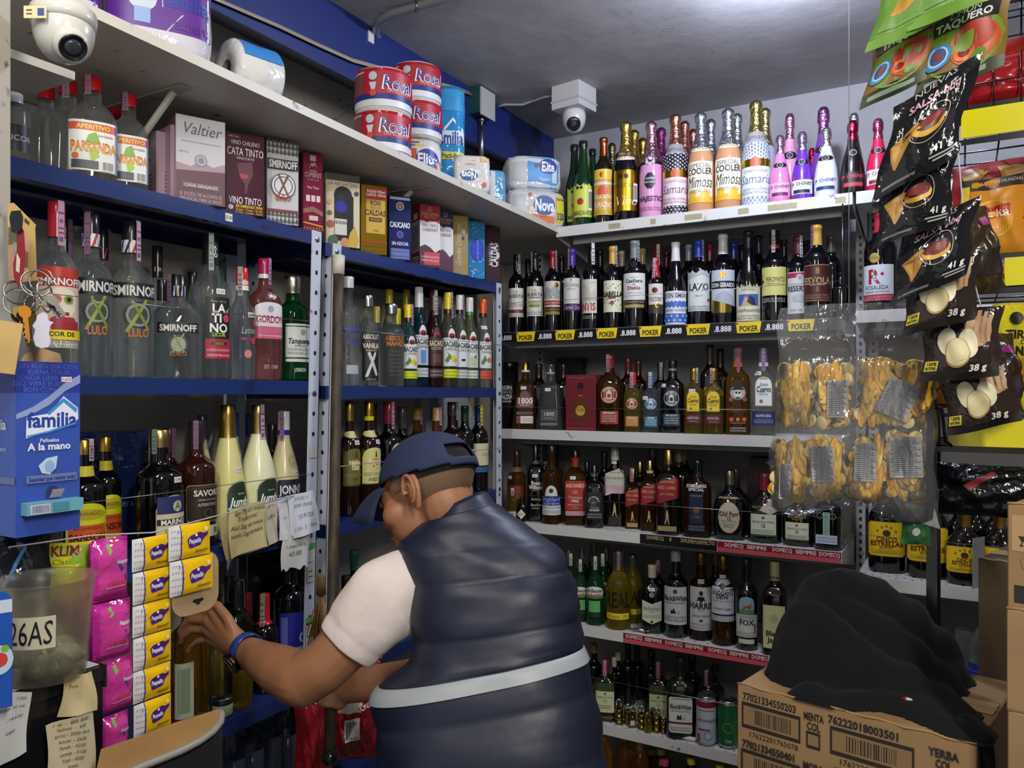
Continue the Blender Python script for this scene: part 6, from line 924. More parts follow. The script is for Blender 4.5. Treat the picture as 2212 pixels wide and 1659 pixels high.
# ================================================================ paper goods on the white board
def softbox(name, label, c, rz, w_, d_, h, col, els=(), fin='k', n=5, cat='pack', ridge=None, tilt=0, endcol=None):
    t = thing(name, label, cat, c, rz); t.rotation_euler = (0, tilt, rz); m = MB(); NU, NV = 40, 14
    def pr(v): q = abs(2 * v - 1); return (1 - q ** 7) ** (1/7) if q < 1 else 0
    def pt(th, v, l=0):
        cc, ss = abs(math.cos(th)), abs(math.sin(th)); rho = 1 / ((ss ** n + cc ** n) ** (1/n)); f = max(pr(v), .80); f += .012 * math.sin(th * 5 + v * 9)
        r = rho * f; x = math.sin(th) * r * (w_/2); y = -math.cos(th) * r * (d_/2); 
        if ridge and abs(abs(th - PI) - PI/2) < .75: x *= 1 + .035 * math.sin(v * ridge * 2 * PI)
        k = math.hypot(x, y) or 1; return (x * (1 + l/k), y * (1 + l/k), v * h)
    V = [pt(2*PI*i/NU, .0005 + .999*j/(NV if not ridge else 60)) for j in range((NV if not ridge else 60) + 1) for i in range(NU)]; NJ = (NV if not ridge else 60)
    F = [(j*NU+i, j*NU+(i+1)%NU, (j+1)*NU+(i+1)%NU, (j+1)*NU+i) for j in range(NJ) for i in range(NU)] + [tuple(range(NU))[::-1], tuple(NJ*NU+i for i in range(NU))]
    m.add(V, F, M(col, fin), True); m.build('pack_body', t)
    if els:
        m = MB()
        def mp(u, v, l):
            x = min(abs(u) / (w_/2), .97); f = max(pr(min(max(v/h, .0), 1)), .80); y = (1 - min(x / max(f, .3), .985) ** n) ** (1/n) * (d_/2) * f; return (u, -(y + l + .0015), v)
        art(m, mp, 0, h*.03, h*.97, w_/2*.95, els, .0004, .0002, .012, 'p'); m.build('printed_wrap', t)
    return t
def roll(name, label, c, rz, r, h, els, wrap, axis=None, cat='paper roll', cone=1.0):
    t = thing(name, label, cat, c, rz)
    if axis: t.rotation_euler = axis
    m = MB(); W = M('dad9d6', 'k'); m.lathe([(r*.3, h*.985), (r*.3, h), (r*.93, h), (r, h*.95), (r, h*.05), (r*.93, 0), (r*.3, 0), (r*.3, .02*h)], W, 40, cap0=False, cap1=False)
    m.lathe([(r*.3, 0), (r*.29, h*.5), (r*.3, h)], M('8d8a86'), 20, cap0=False, cap1=False); m.build('roll_body', t); m = MB()
    def mp(u, v, l): a = u / r; return ((r + .0012 + l) * math.sin(a), -(r + .0012 + l) * math.cos(a), v)
    if wrap: 
        pp = lambda u, v, l: mp(u, v, l); V = []; 
        for i in range(49):
            a = -PI + 2*PI*i/48
            for v in (h*.05, h*.95): V.append(pp(a*r, v, 0))
        m.add(V, [(2*i, 2*i+2, 2*i+3, 2*i+1) for i in range(48)], M(wrap, 'k'), True)
    art(m, mp, 0, h*.05, h*.95, r, els, .0004, .0002, .006); m.build('paper_band', t); return t
def on_board(px, x): _, y, d = at_x(px, x); return Vector((x, y, zboard(y) + .0015)), d
ros = [B(0, .18, 'd8d8da', -3, 3), B(.18, .36, '1c2f78', -3, 3), B(.32, .92, 'a81a2a', -3, 3), G([(.3,.18),(1.1,.12),(1.1,.3),(.3,.34)], '2a3f8a'), B(.34, .9, '7a4048', -1.5, -.8), B(.88, .92, 'd0b0b0', -1.5, -.8), E(-.45, .78, .15, 'c4c8cc'), G([(-.58,.62),(-.32,.62),(-.38,.4),(-.5,.4)], 'd0d0d4'), E(-.45, .34, .12, 'c9503c'), T('Rosal', .62, .36, 'f4f0f0', x=.45, w=.62, b=1, sh=.18), T('UltraConfort', .40, .09, 'e8b0b0', x=.5, w=.5), T('Rosal', .62, .34, '1f3a8c', x=.45, w=.58, sh=.18)]
rosa = lambda tx, c, rz: roll('toilet_roll', tx, c, rz, .076, .113, ros, 'a81a2a')
c1, d = on_board(827, -1.382); f1 = math.atan2(-c1.x, c1.y)
rosa('red wrapped toilet roll, lower of the front stack', c1, f1); rosa('red wrapped toilet roll, upper of the front stack', c1 + Vector((0, .003, .1145)), f1 + .08)
c2, d = on_board(900, -1.455); f2 = math.atan2(-c2.x, c2.y)
softbox('tissue_roll_pack', 'orange and white toilet roll pack beneath two red rolls', c2 + Vector((0, 0, 0)), f2, .15, .15, .128, 'd3d2d2', [B(0, .80, 'd9d5d2'), B(.78, .98, 'dcc826', -.95, .3), T('Nueva textura', .91, .06, '2a3a6a', x=-.3, w=.55, b=1), T('mas suave', .83, .06, '2a3a6a', x=-.35, w=.45, b=1), B(.02, .5, 'd0542a'), B(.4, .74, 'd0542a', -.95, .0), G([(-.6,.2),(-.2,.3),(0,.05),(-.7,.05)], 'c8a090'), E(-.35, .45, .22, '2c1c18'), E(-.3, .40, .15, 'c8967a'), E(.45, .5, .48, '1c3a8a', .85), T('Elite', .5, .26, 'f2f2f2', x=.45, w=.42, b=1), T('MAXIMO RENDIMIENTO', .06, .05, 'f0e0d0', w=.6, x=.3)], n=2.6)
rosa('red wrapped toilet roll, middle of the taller stack', c2 + Vector((0, 0, .130)), f2); rosa('red wrapped toilet roll topping the taller stack', c2 + Vector((-.004, .002, .2445)), f2 + .1)
c, d = on_board(970, -1.50); softbox('paper_towel_pack', 'tall blue and yellow kitchen paper pack beside the roll stacks', c, math.atan2(-c.x, c.y) + .05, .105, .10, zz(196, d) - c.z, '2f8fc8', [B(.80, 1, '3a9ad0'), G([(.1,1),(1,1),(1,.8)], 'd8b82a'), B(.50, .62, 'dce6ee', -.95, .95), T('familia', .56, .11, '1c3a8a', w=.9, b=1), B(.36, .43, 'e0cf2a', -.6, .95), T('Practi-diaria', .395, .05, '1c3a6a', w=.7, x=.15, b=1), G([(-.4,.64),(.2,.74),(.9,.64),(.9,.61),(.2,.71),(-.4,.61)], 'e8eef2'), G([(-1,0),(1,0),(1,.2),(-.6,.3),(-1,.2)], 'd8b82a'), T('Más ahorro', .14, .05, '1c3a6a', w=.7, b=1), T('a tu alcance', .08, .05, '1c3a6a', w=.7, b=1)], n=3, cat='paper pack')
c, d = on_board(1018, -1.36); softbox('napkin_pack', 'white and orange napkin pack standing upside down at the board edge', c, math.atan2(-c.x, c.y) + .1, .115, .07, zz(342, d) - c.z, 'd0ccc6', [G([(-1,1),(1,1),(1,.8),(0,.88),(-1,.75)], 'd8702c'), B(.86, .97, 'e0b060', .5, .9), E(-.2, .45, .52, '1f4a8c', .55), T('Nova', .45, .22, 'f2f2f2', x=-.2, w=.42, b=1, rot=2), T('Clasica', .76, .07, 'c86a50', x=-.1, w=.3, rot=2), E(.7, .2, .14, 'c8503c')], cat='napkin pack')
c, d = on_board(1068, -1.42); softbox('napkin_pack', 'small blue napkin pack between the upside-down pack and the big pair', c, math.atan2(-c.x, c.y) + .3, .07, .06, zz(372, d) - c.z, '5fa0c8', [B(0, 1, 'd2d2d0', -1, -.2)], cat='napkin pack')
c, d = on_board(1148, -1.415); f = math.atan2(-c.x, c.y) + .35
softbox('napkin_pack', 'big white and orange napkin pack at the board corner, lower of two', c, f, .225, .15, .135, 'cfcdca', [B(0, 1, 'bdbab6', -1, -.45), B(.0, .28, 'd8702c', -.42, .6), G([(-.42,.28),(-.1,.34),(.1,.22),(.6,.28),(.6,.1),(-.42,.1)], 'd8702c'), E(.22, .60, .40, '1f4a8c', .85), T('Nova', .60, .34, 'f4f4f4', x=.22, w=.36, b=1), E(-.25, .45, .1, 'e8c8a0'), T('Clasica', .30, .10, 'c8502c', x=.1, w=.2), B(0, 1, 'd8cc2c', .66, .97), T('320', .30, .3, '1c3a6a', x=.82, w=.14, b=1), T('Maxi Pack', .8, .14, 'a82a2a', x=.82, w=.14, b=1), E(-.3, .88, .07, 'c8604c')], ridge=22, n=6, cat='napkin pack')
softbox('napkin_pack', 'big pale blue napkin pack lying on top of the white and orange one', c + Vector((0, 0, .1365)), f - .1, .205, .15, .125, 'cfd3d6', [B(0, 1, 'c2c2c0', -1, -.38), B(.02, .98, '4a93cc', -.34, .97), G([(-.3,0),(-.1,.7),(0,.8),(.12,.6),(.1,0)], 'c89a80'), E(0, .72, .1, '5a3a2a'), B(.0, .98, 'd8dce0', .62, .97), E(.45, .7, .36, '1c3a8c', .8), T('Elite', .7, .3, 'f2f2f2', x=.45, w=.26, b=1), T('Megapack 180', .3, .12, 'e0eaf2', x=.4, w=.3)], ridge=20, n=4, cat='napkin pack')
c, d = on_board(350, -1.40); fam = [B(0, .18, 'd0ccd8'), B(.18, 1, '5a2a8a'), E(-.35, .46, .28, 'c4ccdc'), B(.22, .36, '8aa8d8', -.5, -.2), G([(.02,.40),(.95,.42),(.95,.60),(.02,.57)], 'dde2ee'), T('familia', .49, .15, '2a3f9a', x=.48, w=.46, b=1), G([(.1,.18),(.95,.18),(.95,.38),(.4,.36)], 'd8d4e0'), T('expert', .27, .10, '5a2a8a', x=.58, w=.34, b=1), B(.7, .98, 'b0202c', .88, .98)]
softbox('toilet_roll_pack', 'large purple toilet roll pack on the board at top left', c + Vector((-.015, 0, 0)), math.atan2(-c.x, c.y) + .1, .20, .14, .22, 'cfcbd8', fam, n=3.5, cat='paper pack')
c, d = on_board(128, -1.46); softbox('toilet_roll_pack', 'second purple toilet roll pack, only its lower corner in view', c, math.atan2(-c.x, c.y), .13, .13, .22, '5a2a8a', [B(0, .2, 'd0ccd8'), E(.5, .5, .3, '4a6a4a')], cat='paper pack')
c, d = on_board(520, -1.43); t = roll('paper_roll', 'single jumbo paper roll lying on its side, grey end facing out', c + Vector((0, -.04, .070)), 0, .068, .11, [B(.02, .98, '3a86cc', -1.3, 1.3), E(.2, .5, .5, '1a2a7a'), T('Elite', .5, .3, 'f4f4f4', x=.2, w=.4, b=1, rot=1), B(.1, .3, '2a2a30', -.9, -.5)], None, axis=(R(-90), 0, R(-12)))
t.children[1].rotation_euler = (0, 0, R(95))
c, d = on_board(687, -1.60); roll('paper_roll', 'low blue and white roll lying deep on the board', c + Vector((0, 0, .046)), 0, .045, .10, [B(.05, .95, '3a7fcc', -1.6, 1.6)], None, axis=(R(-90), 0, R(-70)))
c, d = on_board(752, -1.60); roll('paper_roll', 'little grey roll lying just left of the red rolls', c + Vector((0, 0, .031)), 0, .03, .08, [], None, axis=(R(-90), 0, R(-40)))
# ================================================================ things near the counter, left foreground
XS = -1.12
def plane_x(x0):                       # map (u along y, v = height) on a plane facing +x
    return lambda u, v, l: (x0 + l, u, v)
def yx(px, x=XS): return at_x(px, x)[1]
# tissue dispenser box
ya, yb = yx(34, -1.13), yx(172, -1.13); wd = yb - ya; zt = zz(782, 1.115); zb = zz(1152, 1.115); hh = zt - zb
t = thing('tissue_box', 'tall blue tissue dispenser box hanging at the left edge', 'tissue box', (-1.165, (ya + yb)/2, zb), R(90)); t.rotation_euler = (0, R(0), R(90))
m = MB(); m.box((-wd/2, -.035, 0), (wd/2, .035, hh), M('3f5fb8', 'g')); m.build('carton_body', t)
mp = lambda u, v, l: (u, -.035 - l, v); m = MB(); rr_ = random.Random(4)
els = [B(.82, 1, '28389a'), B(0, .82, '3552ac')]
for i, s in enumerate(('UN BUEN DIA CON', 'BUENA ITALIA', 'ONDA LIBRE LINEA', 'DEZ VIBRE BUEN', 'BON CON')): els.append(T(s, .975 - i * .034, .026, '5668b8', w=.98, x=0 if i < 3 else -.3))
els += [G([(-1,.70),(-.5,.74),(0,.80),(.5,.88),(1,.93),(1,.88),(.5,.83),(0,.75),(-.5,.70),(-1,.67)], '8fa0c8'), B(.885, .915, 'e6e2e2', .38, .72), T('1.600', .90, .018, 'b02a2a', x=.55, w=.3),
 G([(-.72,.56),(-.70,.68),(.0,.70),(.45,.80),(.92,.73),(.93,.665),(.86,.65),(-.0,.60),(-.7,.56)], 'e2e8f4'), G([(-.1,.70),(.45,.79),(.9,.725),(.86,.70),(.45,.765),(0,.69)], '3f8fd0'), T('familia', .665, .085, '24409a', x=.1, w=.78, b=1, sh=0), G([(-.7,.575),(0,.60),(.85,.645),(.85,.635),(0,.59),(-.7,.565)], '3f9ad8'),
 T('Pañuelos', .545, .022, 'c8d4ec', x=.0, w=.4, b=1), T('A la mano', .51, .042, 'e8ecf6', x=.0, w=.8, b=1),
 G([(-.35,.40),(-.1,.44),(.25,.45),(.2,.38),(.0,.345),(-.25,.355)], 'c0d4e8'), E(0, .39, .16, '8fb4dc', 1.2), B(.30, .345, '6a7aa8', -.72, .88), T('¡Suavidad que resiste todo!', .322, .024, '1c2c80', x=.08, w=.76, b=1)]
art(m, mp, 0, 0, hh, wd/2, els, .0004, .00012, .02); m.build('printed_front', t)
m = MB(); art(m, lambda u, v, l: (-wd/2 - l, -u, v), 0, 0, hh, .034, [B(.82, 1, '28389a'), T('ilia', .64, .06, 'd0d8ee', b=1, w=.8), T('Mano', .5, .03, 'c0cae6', w=.7), B(.3, .34, '6a7aa8')], .0004); m.build('printed_side', t)
m = MB(); V = [mp(wd/2 * x, hh * y, .0012) for x, y in ((-.12,.205),(.32,.205),(.3,.255),(.2,.275),(0,.275),(-.1,.25))]; m.add(V, [tuple(range(6))], M('2a3560'))
V = [(wd/2 * x, -.035 - .006 - .012 * math.sin((y - .2) * 20), hh * y) for y in (.21, .23, .25, .262) for x in (-.1, .02, .15, .28)]
m.add(V, [(j*4+i, j*4+i+1, j*4+5+i, j*4+4+i) for j in range(3) for i in range(3)], M('c9b8c8', 'c'), True); m.build('tissue_slot', t)
m = MB(); m.box((-wd/2*.86, -.052, hh*.125), (wd/2*.9, -.036, hh*.195), M('6aa8b8', 'p')); art(m, lambda u, v, l: (u, -.052 - l, v), 0, hh*.125, hh*.195, wd/2*.86, [BC(-.55, .45, .35, .38, '3a4a8a', 'd0d4dc'), B(.15, .85, '4a8aa0', -.1, .5)], .0005); m.build('paper_sleeve', t)
# bundle of keys, bottle opener and charms
K = M('9c9a94', 'm'); KB = M('8a7440', 'm')
kt = thing('key_bunch', 'bunch of keys with white charm and red opener hanging at the left', 'keys', P(85, 640, 1.10), R(60))
def kp(px, py, dd=0): v = P(px, py, 1.10 + dd) - P(85, 640, 1.10); return Matrix.Rotation(R(-60), 3, 'Z') @ v
def ring(m, c, r, tilt, mat, t_=.0012):
    T_ = Matrix.Translation(c) @ Matrix.Rotation(tilt, 4, 'Z') @ Matrix.Rotation(R(80), 4, 'X'); m.tube([T_ @ Vector((r*math.cos(a*PI/9), r*math.sin(a*PI/9), 0)) for a in range(19)], t_, mat, 6)
m = MB()
for px, py, r, tl, dd in ((78, 612, .019, .2, 0), (96, 628, .014, .9, -.004), (40, 650, .020, -.3, .006), (34, 632, .016, .5, -.004), (100, 660, .009, 1.0, -.01), (70, 655, .012, -.6, .004), (88, 604, .016, -.5, .008)): ring(m, kp(px, py, dd), r, tl, K)
m.build('split_rings', kt)
def key(a, b, wbow, mat, dd=0, nm='key'):
    m = MB(); p0 = kp(*a, dd); p1 = kp(*b, dd); d = (p1 - p0); L_ = d.length; d.normalize(); s = d.cross(Vector((.3, -1, .1))).normalized(); n = d.cross(s).normalized()
    out = [(0, 0)] + [(wbow*(1-math.cos(q)), wbow*math.sin(q)*.9) for q in (.5, 1.0, 1.6, 2.2, 2.7)] + [(wbow*2.1, .003)]
    L0 = wbow * 2.1; bl = [(L0 + (L_-L0)*k/8, .0035 if k % 2 else .0018) for k in range(1, 8)] + [(L_, 0)]
    up = out + bl; dn = [(u, -abs(v) if u < L0 + .001 else -.003) for u, v in up[1:-1]][::-1]; pts = up + dn; N_ = len(pts)
    V = [p0 + d*u + s*v + n*.001 for u, v in pts] + [p0 + d*u + s*v - n*.001 for u, v in pts]
    m.add(V, [tuple(range(N_)), tuple(range(N_, 2*N_))[::-1]] + [(i, (i+1) % N_, N_+(i+1) % N_, N_+i) for i in range(N_)], mat); m.build(nm, kt)
for a, b, w_, mt, dd in (((38, 660), (62, 742), .010, KB, 0), ((98, 640), (128, 690), .009, K, -.01), ((66, 672), (62, 752), .009, KB, .004), ((30, 668), (40, 730), .010, K, .006), ((108, 640), (140, 684), .008, K, -.014), ((52, 660), (60, 735), .009, M('c07a28', 'g'), -.008)): key(a, b, w_, mt, dd)
m = MB(); pts = [kp(x, y, -.016) for x, y in ((88,676),(95,674),(103,680),(104,692),(116,696),(108,704),(106,720),(110,738),(104,750),(88,752),(76,746),(72,730),(76,712),(70,704),(78,692),(80,682))]; off = Matrix.Rotation(R(0), 3, 'Z') @ Vector((0, .004, 0)); N_ = len(pts)
m.add(pts + [p + off for p in pts], [tuple(range(N_))[::-1], tuple(range(N_, 2*N_))] + [(i, (i+1) % N_, N_+(i+1) % N_, N_+i) for i in range(N_)], M('c9c8d8', 'g')); m.build('white_charm', kt)
def flat(pts, mat, nm, par, kpf, dd, th=.004, els=()):
    m = MB(); a = [kpf(x, y, dd) for x, y in pts]; n = Vector((0, th, 0)); N_ = len(a)
    m.add(a + [p + n for p in a], [tuple(range(N_))[::-1], tuple(range(N_, 2*N_))] + [(i, (i+1) % N_, N_+(i+1) % N_, N_+i) for i in range(N_)], mat)
    for q, c in els: m.add([kpf(x, y, dd - .0008) for x, y in q], [tuple(range(len(q)))[::-1]], M(c))
    return m.build(nm, par)
flat([(36,508),(40,478),(52,500),(56,560),(48,605),(40,622),(30,600),(28,570),(36,540)], M('7a1c20', 'g'), 'bottle_opener', kt, kp, -.006, .004, [([(36,545),(44,560),(42,590),(34,585)], 'c9b0a8')])
flat([(20,470),(24,456),(44,454),(50,468),(48,492),(38,504),(24,500)], M('16161a', 'g'), 'key_fob', kt, kp, -.010, .010)
hb = thing('wooden_charm', 'house-shaped wooden key hanger with printed scene, behind the keys', 'charm', P(45, 530, 1.14), R(60))
def hp(px, py, dd=0): v = P(px, py, 1.14 + dd) - P(45, 530, 1.14); return Matrix.Rotation(R(-60), 3, 'Z') @ v
flat([(16,440),(30,438),(78,486),(76,492),(80,606),(18,612)], M('b89a5c', 'b'), 'board', hb, hp, 0, .005, [([(18,490),(50,492),(66,530),(60,604),(20,606)], 'b8907a'), ([(18,490),(46,492),(50,520),(18,530)], '4f7a58'), ([(28,520),(44,530),(46,570),(30,566)], 'c8c0b4'), ([(44,540),(62,545),(60,580),(46,575)], 'c86a3a'), ([(54,470),(64,480),(62,486),(52,478)], '4a3a20')])
ob = thing('wooden_block', 'pale wooden block hanging at the very left edge', 'wood piece', P(8, 750, 1.06), R(60))
m = MB(); m.box((-.02, -.008, -.035), (.018, .008, .035), M('c2a266', 'b')); o = m.build('block', ob); o.rotation_euler = (0, R(8), 0)
x0 = thing('cardboard_tag', 'torn cardboard tag beneath the key bunch', 'tag', P(88, 775, 1.13), R(60)); m = MB()
pts = [(-.028, .0, -.012), (-.02, 0, .006), (.0, 0, .016), (.024, 0, .008), (.028, 0, -.010)]; m.add(pts + [(a, .002, c) for a, b, c in pts], [(4,3,2,1,0), (5,6,7,8,9)], M('a88a5c', 'b')); m.build('tag_card', x0)
# sachet chains
def sachet(par, x, y0, y1, z0, z1, kind, bulge=.006, k=0):
    m = MB(); W_ = y1 - y0; H_ = z1 - z0; rr = random.Random(k)
    ph = rr.uniform(0, 6)
    def f(u, v): a = max(0, 1 - abs(2*u-1)**3) * max(0, 1 - abs(2*v-1)**4); return bulge * a * (1 + .12*math.sin(9*u + ph) + .08*math.sin(14*v + ph*2))
    def S(uu, vv, l): u = (uu - y0) / W_; v = (vv - z0) / H_; u = min(max(u, 0), 1); v = min(max(v, 0), 1); return (x + f(u, v) + l, y0 + W_*u, z0 + H_*v)
    NU, NV = 12, 10
    def grid(c0, u0, u1, l, fin='k', v0=0, v1=1):
        V = [S(y0 + W_*(u0 + (u1-u0)*i/NU), z0 + H_*(v0 + (v1-v0)*j/NV), l) for j in range(NV+1) for i in range(NU+1)]
        m.add(V, [(j*(NU+1)+i, j*(NU+1)+i+1, (j+1)*(NU+1)+i+1, (j+1)*(NU+1)+i) for j in range(NV) for i in range(NU)], M(c0, fin), True)
    if kind == 'y':
        grid('e0dfe2', 0, 1, 0, 'g'); grid('f1c40a', .30, 1, .0003, 'g'); 
        SOFT[0] = True
        art(m, S, (y0+y1)/2, z0, z1, W_/2, [G([(-.50,0),(-.42,0),(-.40,.0),(-.36,.0),(-.36,1),(-.50,1)], '4a1c80'), G([(-.44,.0),(-.32,.0),(-.32,1),(-.46,1)], 'f1c40a')], .0003)
        art(m, S, (y0+y1)/2, z0, z1, W_/2, [G([(-.2,.36),(-.1,.28),(.45,.34),(.6,.52),(.85,.60),(.9,.70),(.6,.68),(.4,.74),(-.1,.66),(-.22,.56)], '4a1c80'), T('Pequeñin', .50, .18, 'f4f0fa', x=.16, w=.30, b=1), E(.2, .66, .06, 'f4f0fa'), E(.75, .80, .10, 'f6e8b0', 1.0), T('Almendro', .18, .10, '2c2410', x=.5, w=.36, sh=.2)] + [E(-.92 + .11*(i % 5), .12 + .19*(i // 5) , .028, '9a9aa2') for i in range(25)] + [T('1', .84, .12, '3a3a4a', x=-.7, w=.1)], .0008); SOFT[0] = False
    else:
        grid('c22c98', 0, 1, 0); grid('d0409a', .12, 1, .0002, 'k', .08, .92)
        art(m, S, (y0+y1)/2, z0, z1, W_/2, [G([(-.35,.92),(.5,.94),(.75,.8),(.1,.62)], 'c8503c'), G([(-.4,.9),(-.2,.94),(-.1,.8),(-.3,.74)], '7fae5a'), G([(.15,.62),(.5,.78),(.8,.62),(.45,.44)], '24409a'), T('Nosotras', .62, .10, 'e8ecf6', x=.47, w=.34, b=1, sh=.1), T('1 SUPER', .28, .09, 'c8404a', x=.1, w=.5, b=1), B(.22, .24, 'e0a0c8', -.5, .6), B(.30, .40, '5a4a90', .6, .95), B(.06, .12, '9a2878', -.9, .9)], .0004)
    m.build('sachet', par)
def seam(par, x, y0, y1, z): m = MB(); m.box((x - .0004, y0, z - .0022), (x + .0006, y1, z + .0022), M('d9b010' if par['category'] == 'sachets' and par.get('yel') else 'a82484', 'g')); return m.build('seam', par)
t = thing('sachet_chain', 'long chain of yellow and white wipe sachets with purple logos', 'sachets', (0, 0, 0))
y0, y1 = yx(285), yx(368); d = at_x(325, XS)[2]; zs = [zz(p, d) for p in (1158, 1230, 1300, 1369, 1440, 1510, 1582)]
for i in range(6): sachet(t, XS + .001 * (i % 2), y0 + .0015*i*.3, y1, zs[i+1] + .001, zs[i] - .001, 'y', .005, i)
t = thing('sachet_chain', 'short chain of two yellow sachets in front of the cardboard hanger', 'sachets', (0, 0, 0))
ya, yb = yx(363, XS + .012), yx(452, XS + .012); d = at_x(405, XS)[2]
for i, (a, b) in enumerate(((1128, 1202), (1202, 1278))): sachet(t, XS + .013, ya + .002*i, yb + .006*i, zz(b, d) + .001, zz(a, d) - .001, 'y', .005, 9 + i)
t = thing('sachet_chain', 'chain of magenta pad sachets hanging left of the yellow ones', 'sachets', (0, 0, 0))
for i, (a, b, pl_, pr_) in enumerate(((1162, 1300, 196, 275), (1300, 1428, 200, 281), (1428, 1545, 212, 286), (1548, 1640, 214, 276))):
    d = at_x(240, XS)[2]; sachet(t, XS - .008, yx(pl_, XS-.008), yx(pr_, XS-.008), zz(b, d) + .001, zz(a, d) - .001, 'p', .014, 20 + i)
t = thing('sachet_chain', 'second magenta sachet chain half hidden behind the first', 'sachets', (0, 0, 0))
for i, (a, b) in enumerate(((1170, 1300), (1300, 1425))):
    d = at_x(220, XS-.04)[2]; sachet(t, XS - .04, yx(192, XS-.04), yx(262, XS-.04), zz(b, d), zz(a, d), 'p', .012, 30 + i)
# cardboard hanger with slot
m = MB(); xh = XS + .004; ya, yb = yx(372, xh), yx(472, xh); d = at_x(420, xh)[2]; zt_, zb_ = zz(1196, d), zz(1326, d); rc = .026; pts = []
for cxx, czz, a0 in ((yb - rc, zt_ - rc, 0), (ya + .004, zt_ - .004, 90), (ya + rc, zb_ + rc, 180), (yb - rc, zb_ + rc, 270)):
    q = rc if a0 != 90 else .004
    for k in range(7): a = R(a0 + 15 * k); pts.append((cxx + q*math.cos(a), czz + q*math.sin(a)))
N_ = len(pts); m.add([(xh, y, z) for y, z in pts] + [(xh - .0012, y, z) for y, z in pts], [tuple(range(N_)), tuple(range(N_, 2*N_))[::-1]] + [(i, (i+1) % N_, N_+(i+1) % N_, N_+i) for i in range(N_)], M('b79a72', 'b'))
yc, zc_ = (ya + yb)/2 + .004, zb_ + .020; m.add([(xh + .0004, yc + a, zc_ + b) for a, b in ((-.011,.0),(-.004,-.003),(-.003,-.006),(.003,-.006),(.004,-.003),(.011,.0),(.010,.004),(-.010,.004))], [tuple(range(8))], HOL)
tag(m.build('cardboard_hanger'), 'brown cardboard header card with a hanging slot behind the short sachet chain', 'card')
# hanging line that carries the chains
m = MB(); m.tube([(XS - .05, yx(60, XS), zz(1178, 1.12)), (XS - .003, yx(200), zz(1160, 1.15)), (XS - .001, yx(330), zz(1150, 1.25)), (XS + .006, yx(460), zz(1118, 1.33)), (FX + .03, at_x(640, FX + .03)[1], zz(1072, 1.9))], .0012, M('b8b8b0', 'g'), 6)
tag(m.build('hanging_line'), 'thin line the sachet chains and paper notes hang from', 'line')
# hanging handwritten notes
def note(nm, lb_, c4, col, lines, tc, xq, cat='note', n=7):
    m = MB(); P4 = [Vector(at_x(px, xq)[:2] + (zz(py, at_x(px, xq)[2]),)) for px, py in c4]   # tl, tr, br, bl
    rr = random.Random(len(lb_)); ph = rr.uniform(0, 6)
    def S(u, v, l):        # u 0..1, v 0..1 up
        a = P4[3].lerp(P4[2], u); b = P4[0].lerp(P4[1], u); p = a.lerp(b, v); p = p.copy(); p.x += .008 * math.sin(3.1*u + ph) * (1-v) + .004 * math.sin(7*u + 4*v + ph) + l; return p
    V = [S(i/n, j/n, 0) for j in range(n+1) for i in range(n+1)]
    if 'torn' in lb_:
        for i in range(n+1): V[i].z += .006 * math.sin(i*2.3)
    m.add(V, [(j*(n+1)+i, j*(n+1)+i+1, (j+1)*(n+1)+i+1, (j+1)*(n+1)+i) for j in range(n) for i in range(n)], M(col, 'c'), True)
    wd_ = (P4[1] - P4[0]).length; ht_ = (P4[0] - P4[3]).length
    art(m, lambda u, v, l: S(min(max(u / wd_ + .5, 0), 1), min(max(v / ht_, 0), 1), l), 0, 0, ht_, wd_/2, [T(s, y, h, tc, x=x_, w=w_, sh=.15) for s, y, h, x_, w_ in lines], .0006)
    return tag(m.build(nm), lb_, cat)
note('paper_note', 'yellowed handwritten note behind the front one on the line', [(470,1118),(566,1092),(580,1180),(492,1212)], 'b5a673', [], '333333', FX + .035)
note('paper_note', 'yellowed handwritten note with four scribbled lines on the line', [(494,1100),(572,1080),(577,1180),(496,1208)], 'cdbf8a', [('Ego 79g con nueca', .88, .09, .1, .85), ('Tradicional', .74, .09, 0, .6), ('Alul 2ag sin nueca', .58, .09, 0, .9), ('nuedo 2ag sin nueca', .42, .09, 0, .9)], '3a382c', FX + .042)
note('paper_note', 'narrow pinkish note strip hanging between yellow and white notes', [(570,1086),(598,1080),(604,1168),(580,1184)], 'cdc6b4', [('cobrar', .9, .07, 0, .8), ('1000 x', .65, .09, 0, .8)], '9a4a5a', FX + .032)
note('paper_note', 'narrow white note strip left of the large white note', [(598,1078),(622,1070),(628,1160),(606,1168)], 'd3d6dd', [('2500', .9, .06, 0, .7), ('10', .5, .06, 0, .4)], '6a7ab0', FX + .036)
note('paper_note', 'large white note with blue handwriting clipped beside the post', [(620,1072),(678,1058),(687,1144),(630,1166)], 'd8dbe2', [('2010/11', .88, .08, 0, .6), ('2000 0005', .72, .08, 0, .7), ('15/9/25', .46, .10, .1, .6), ('110 - 2 - 5m', .2, .09, 0, .8)], '6a7ab0', FX + .046)
note('paper_note', 'crumpled torn white paper price note hanging lowest by the post', [(612,1156),(672,1142),(668,1224),(604,1234)], 'cfcfca', [('Tasllon', .86, .13, 0, .7), ('1 mano suelte', .64, .10, 0, .85), ('43.900', .42, .13, 0, .6)], '55565a', FX + .040)
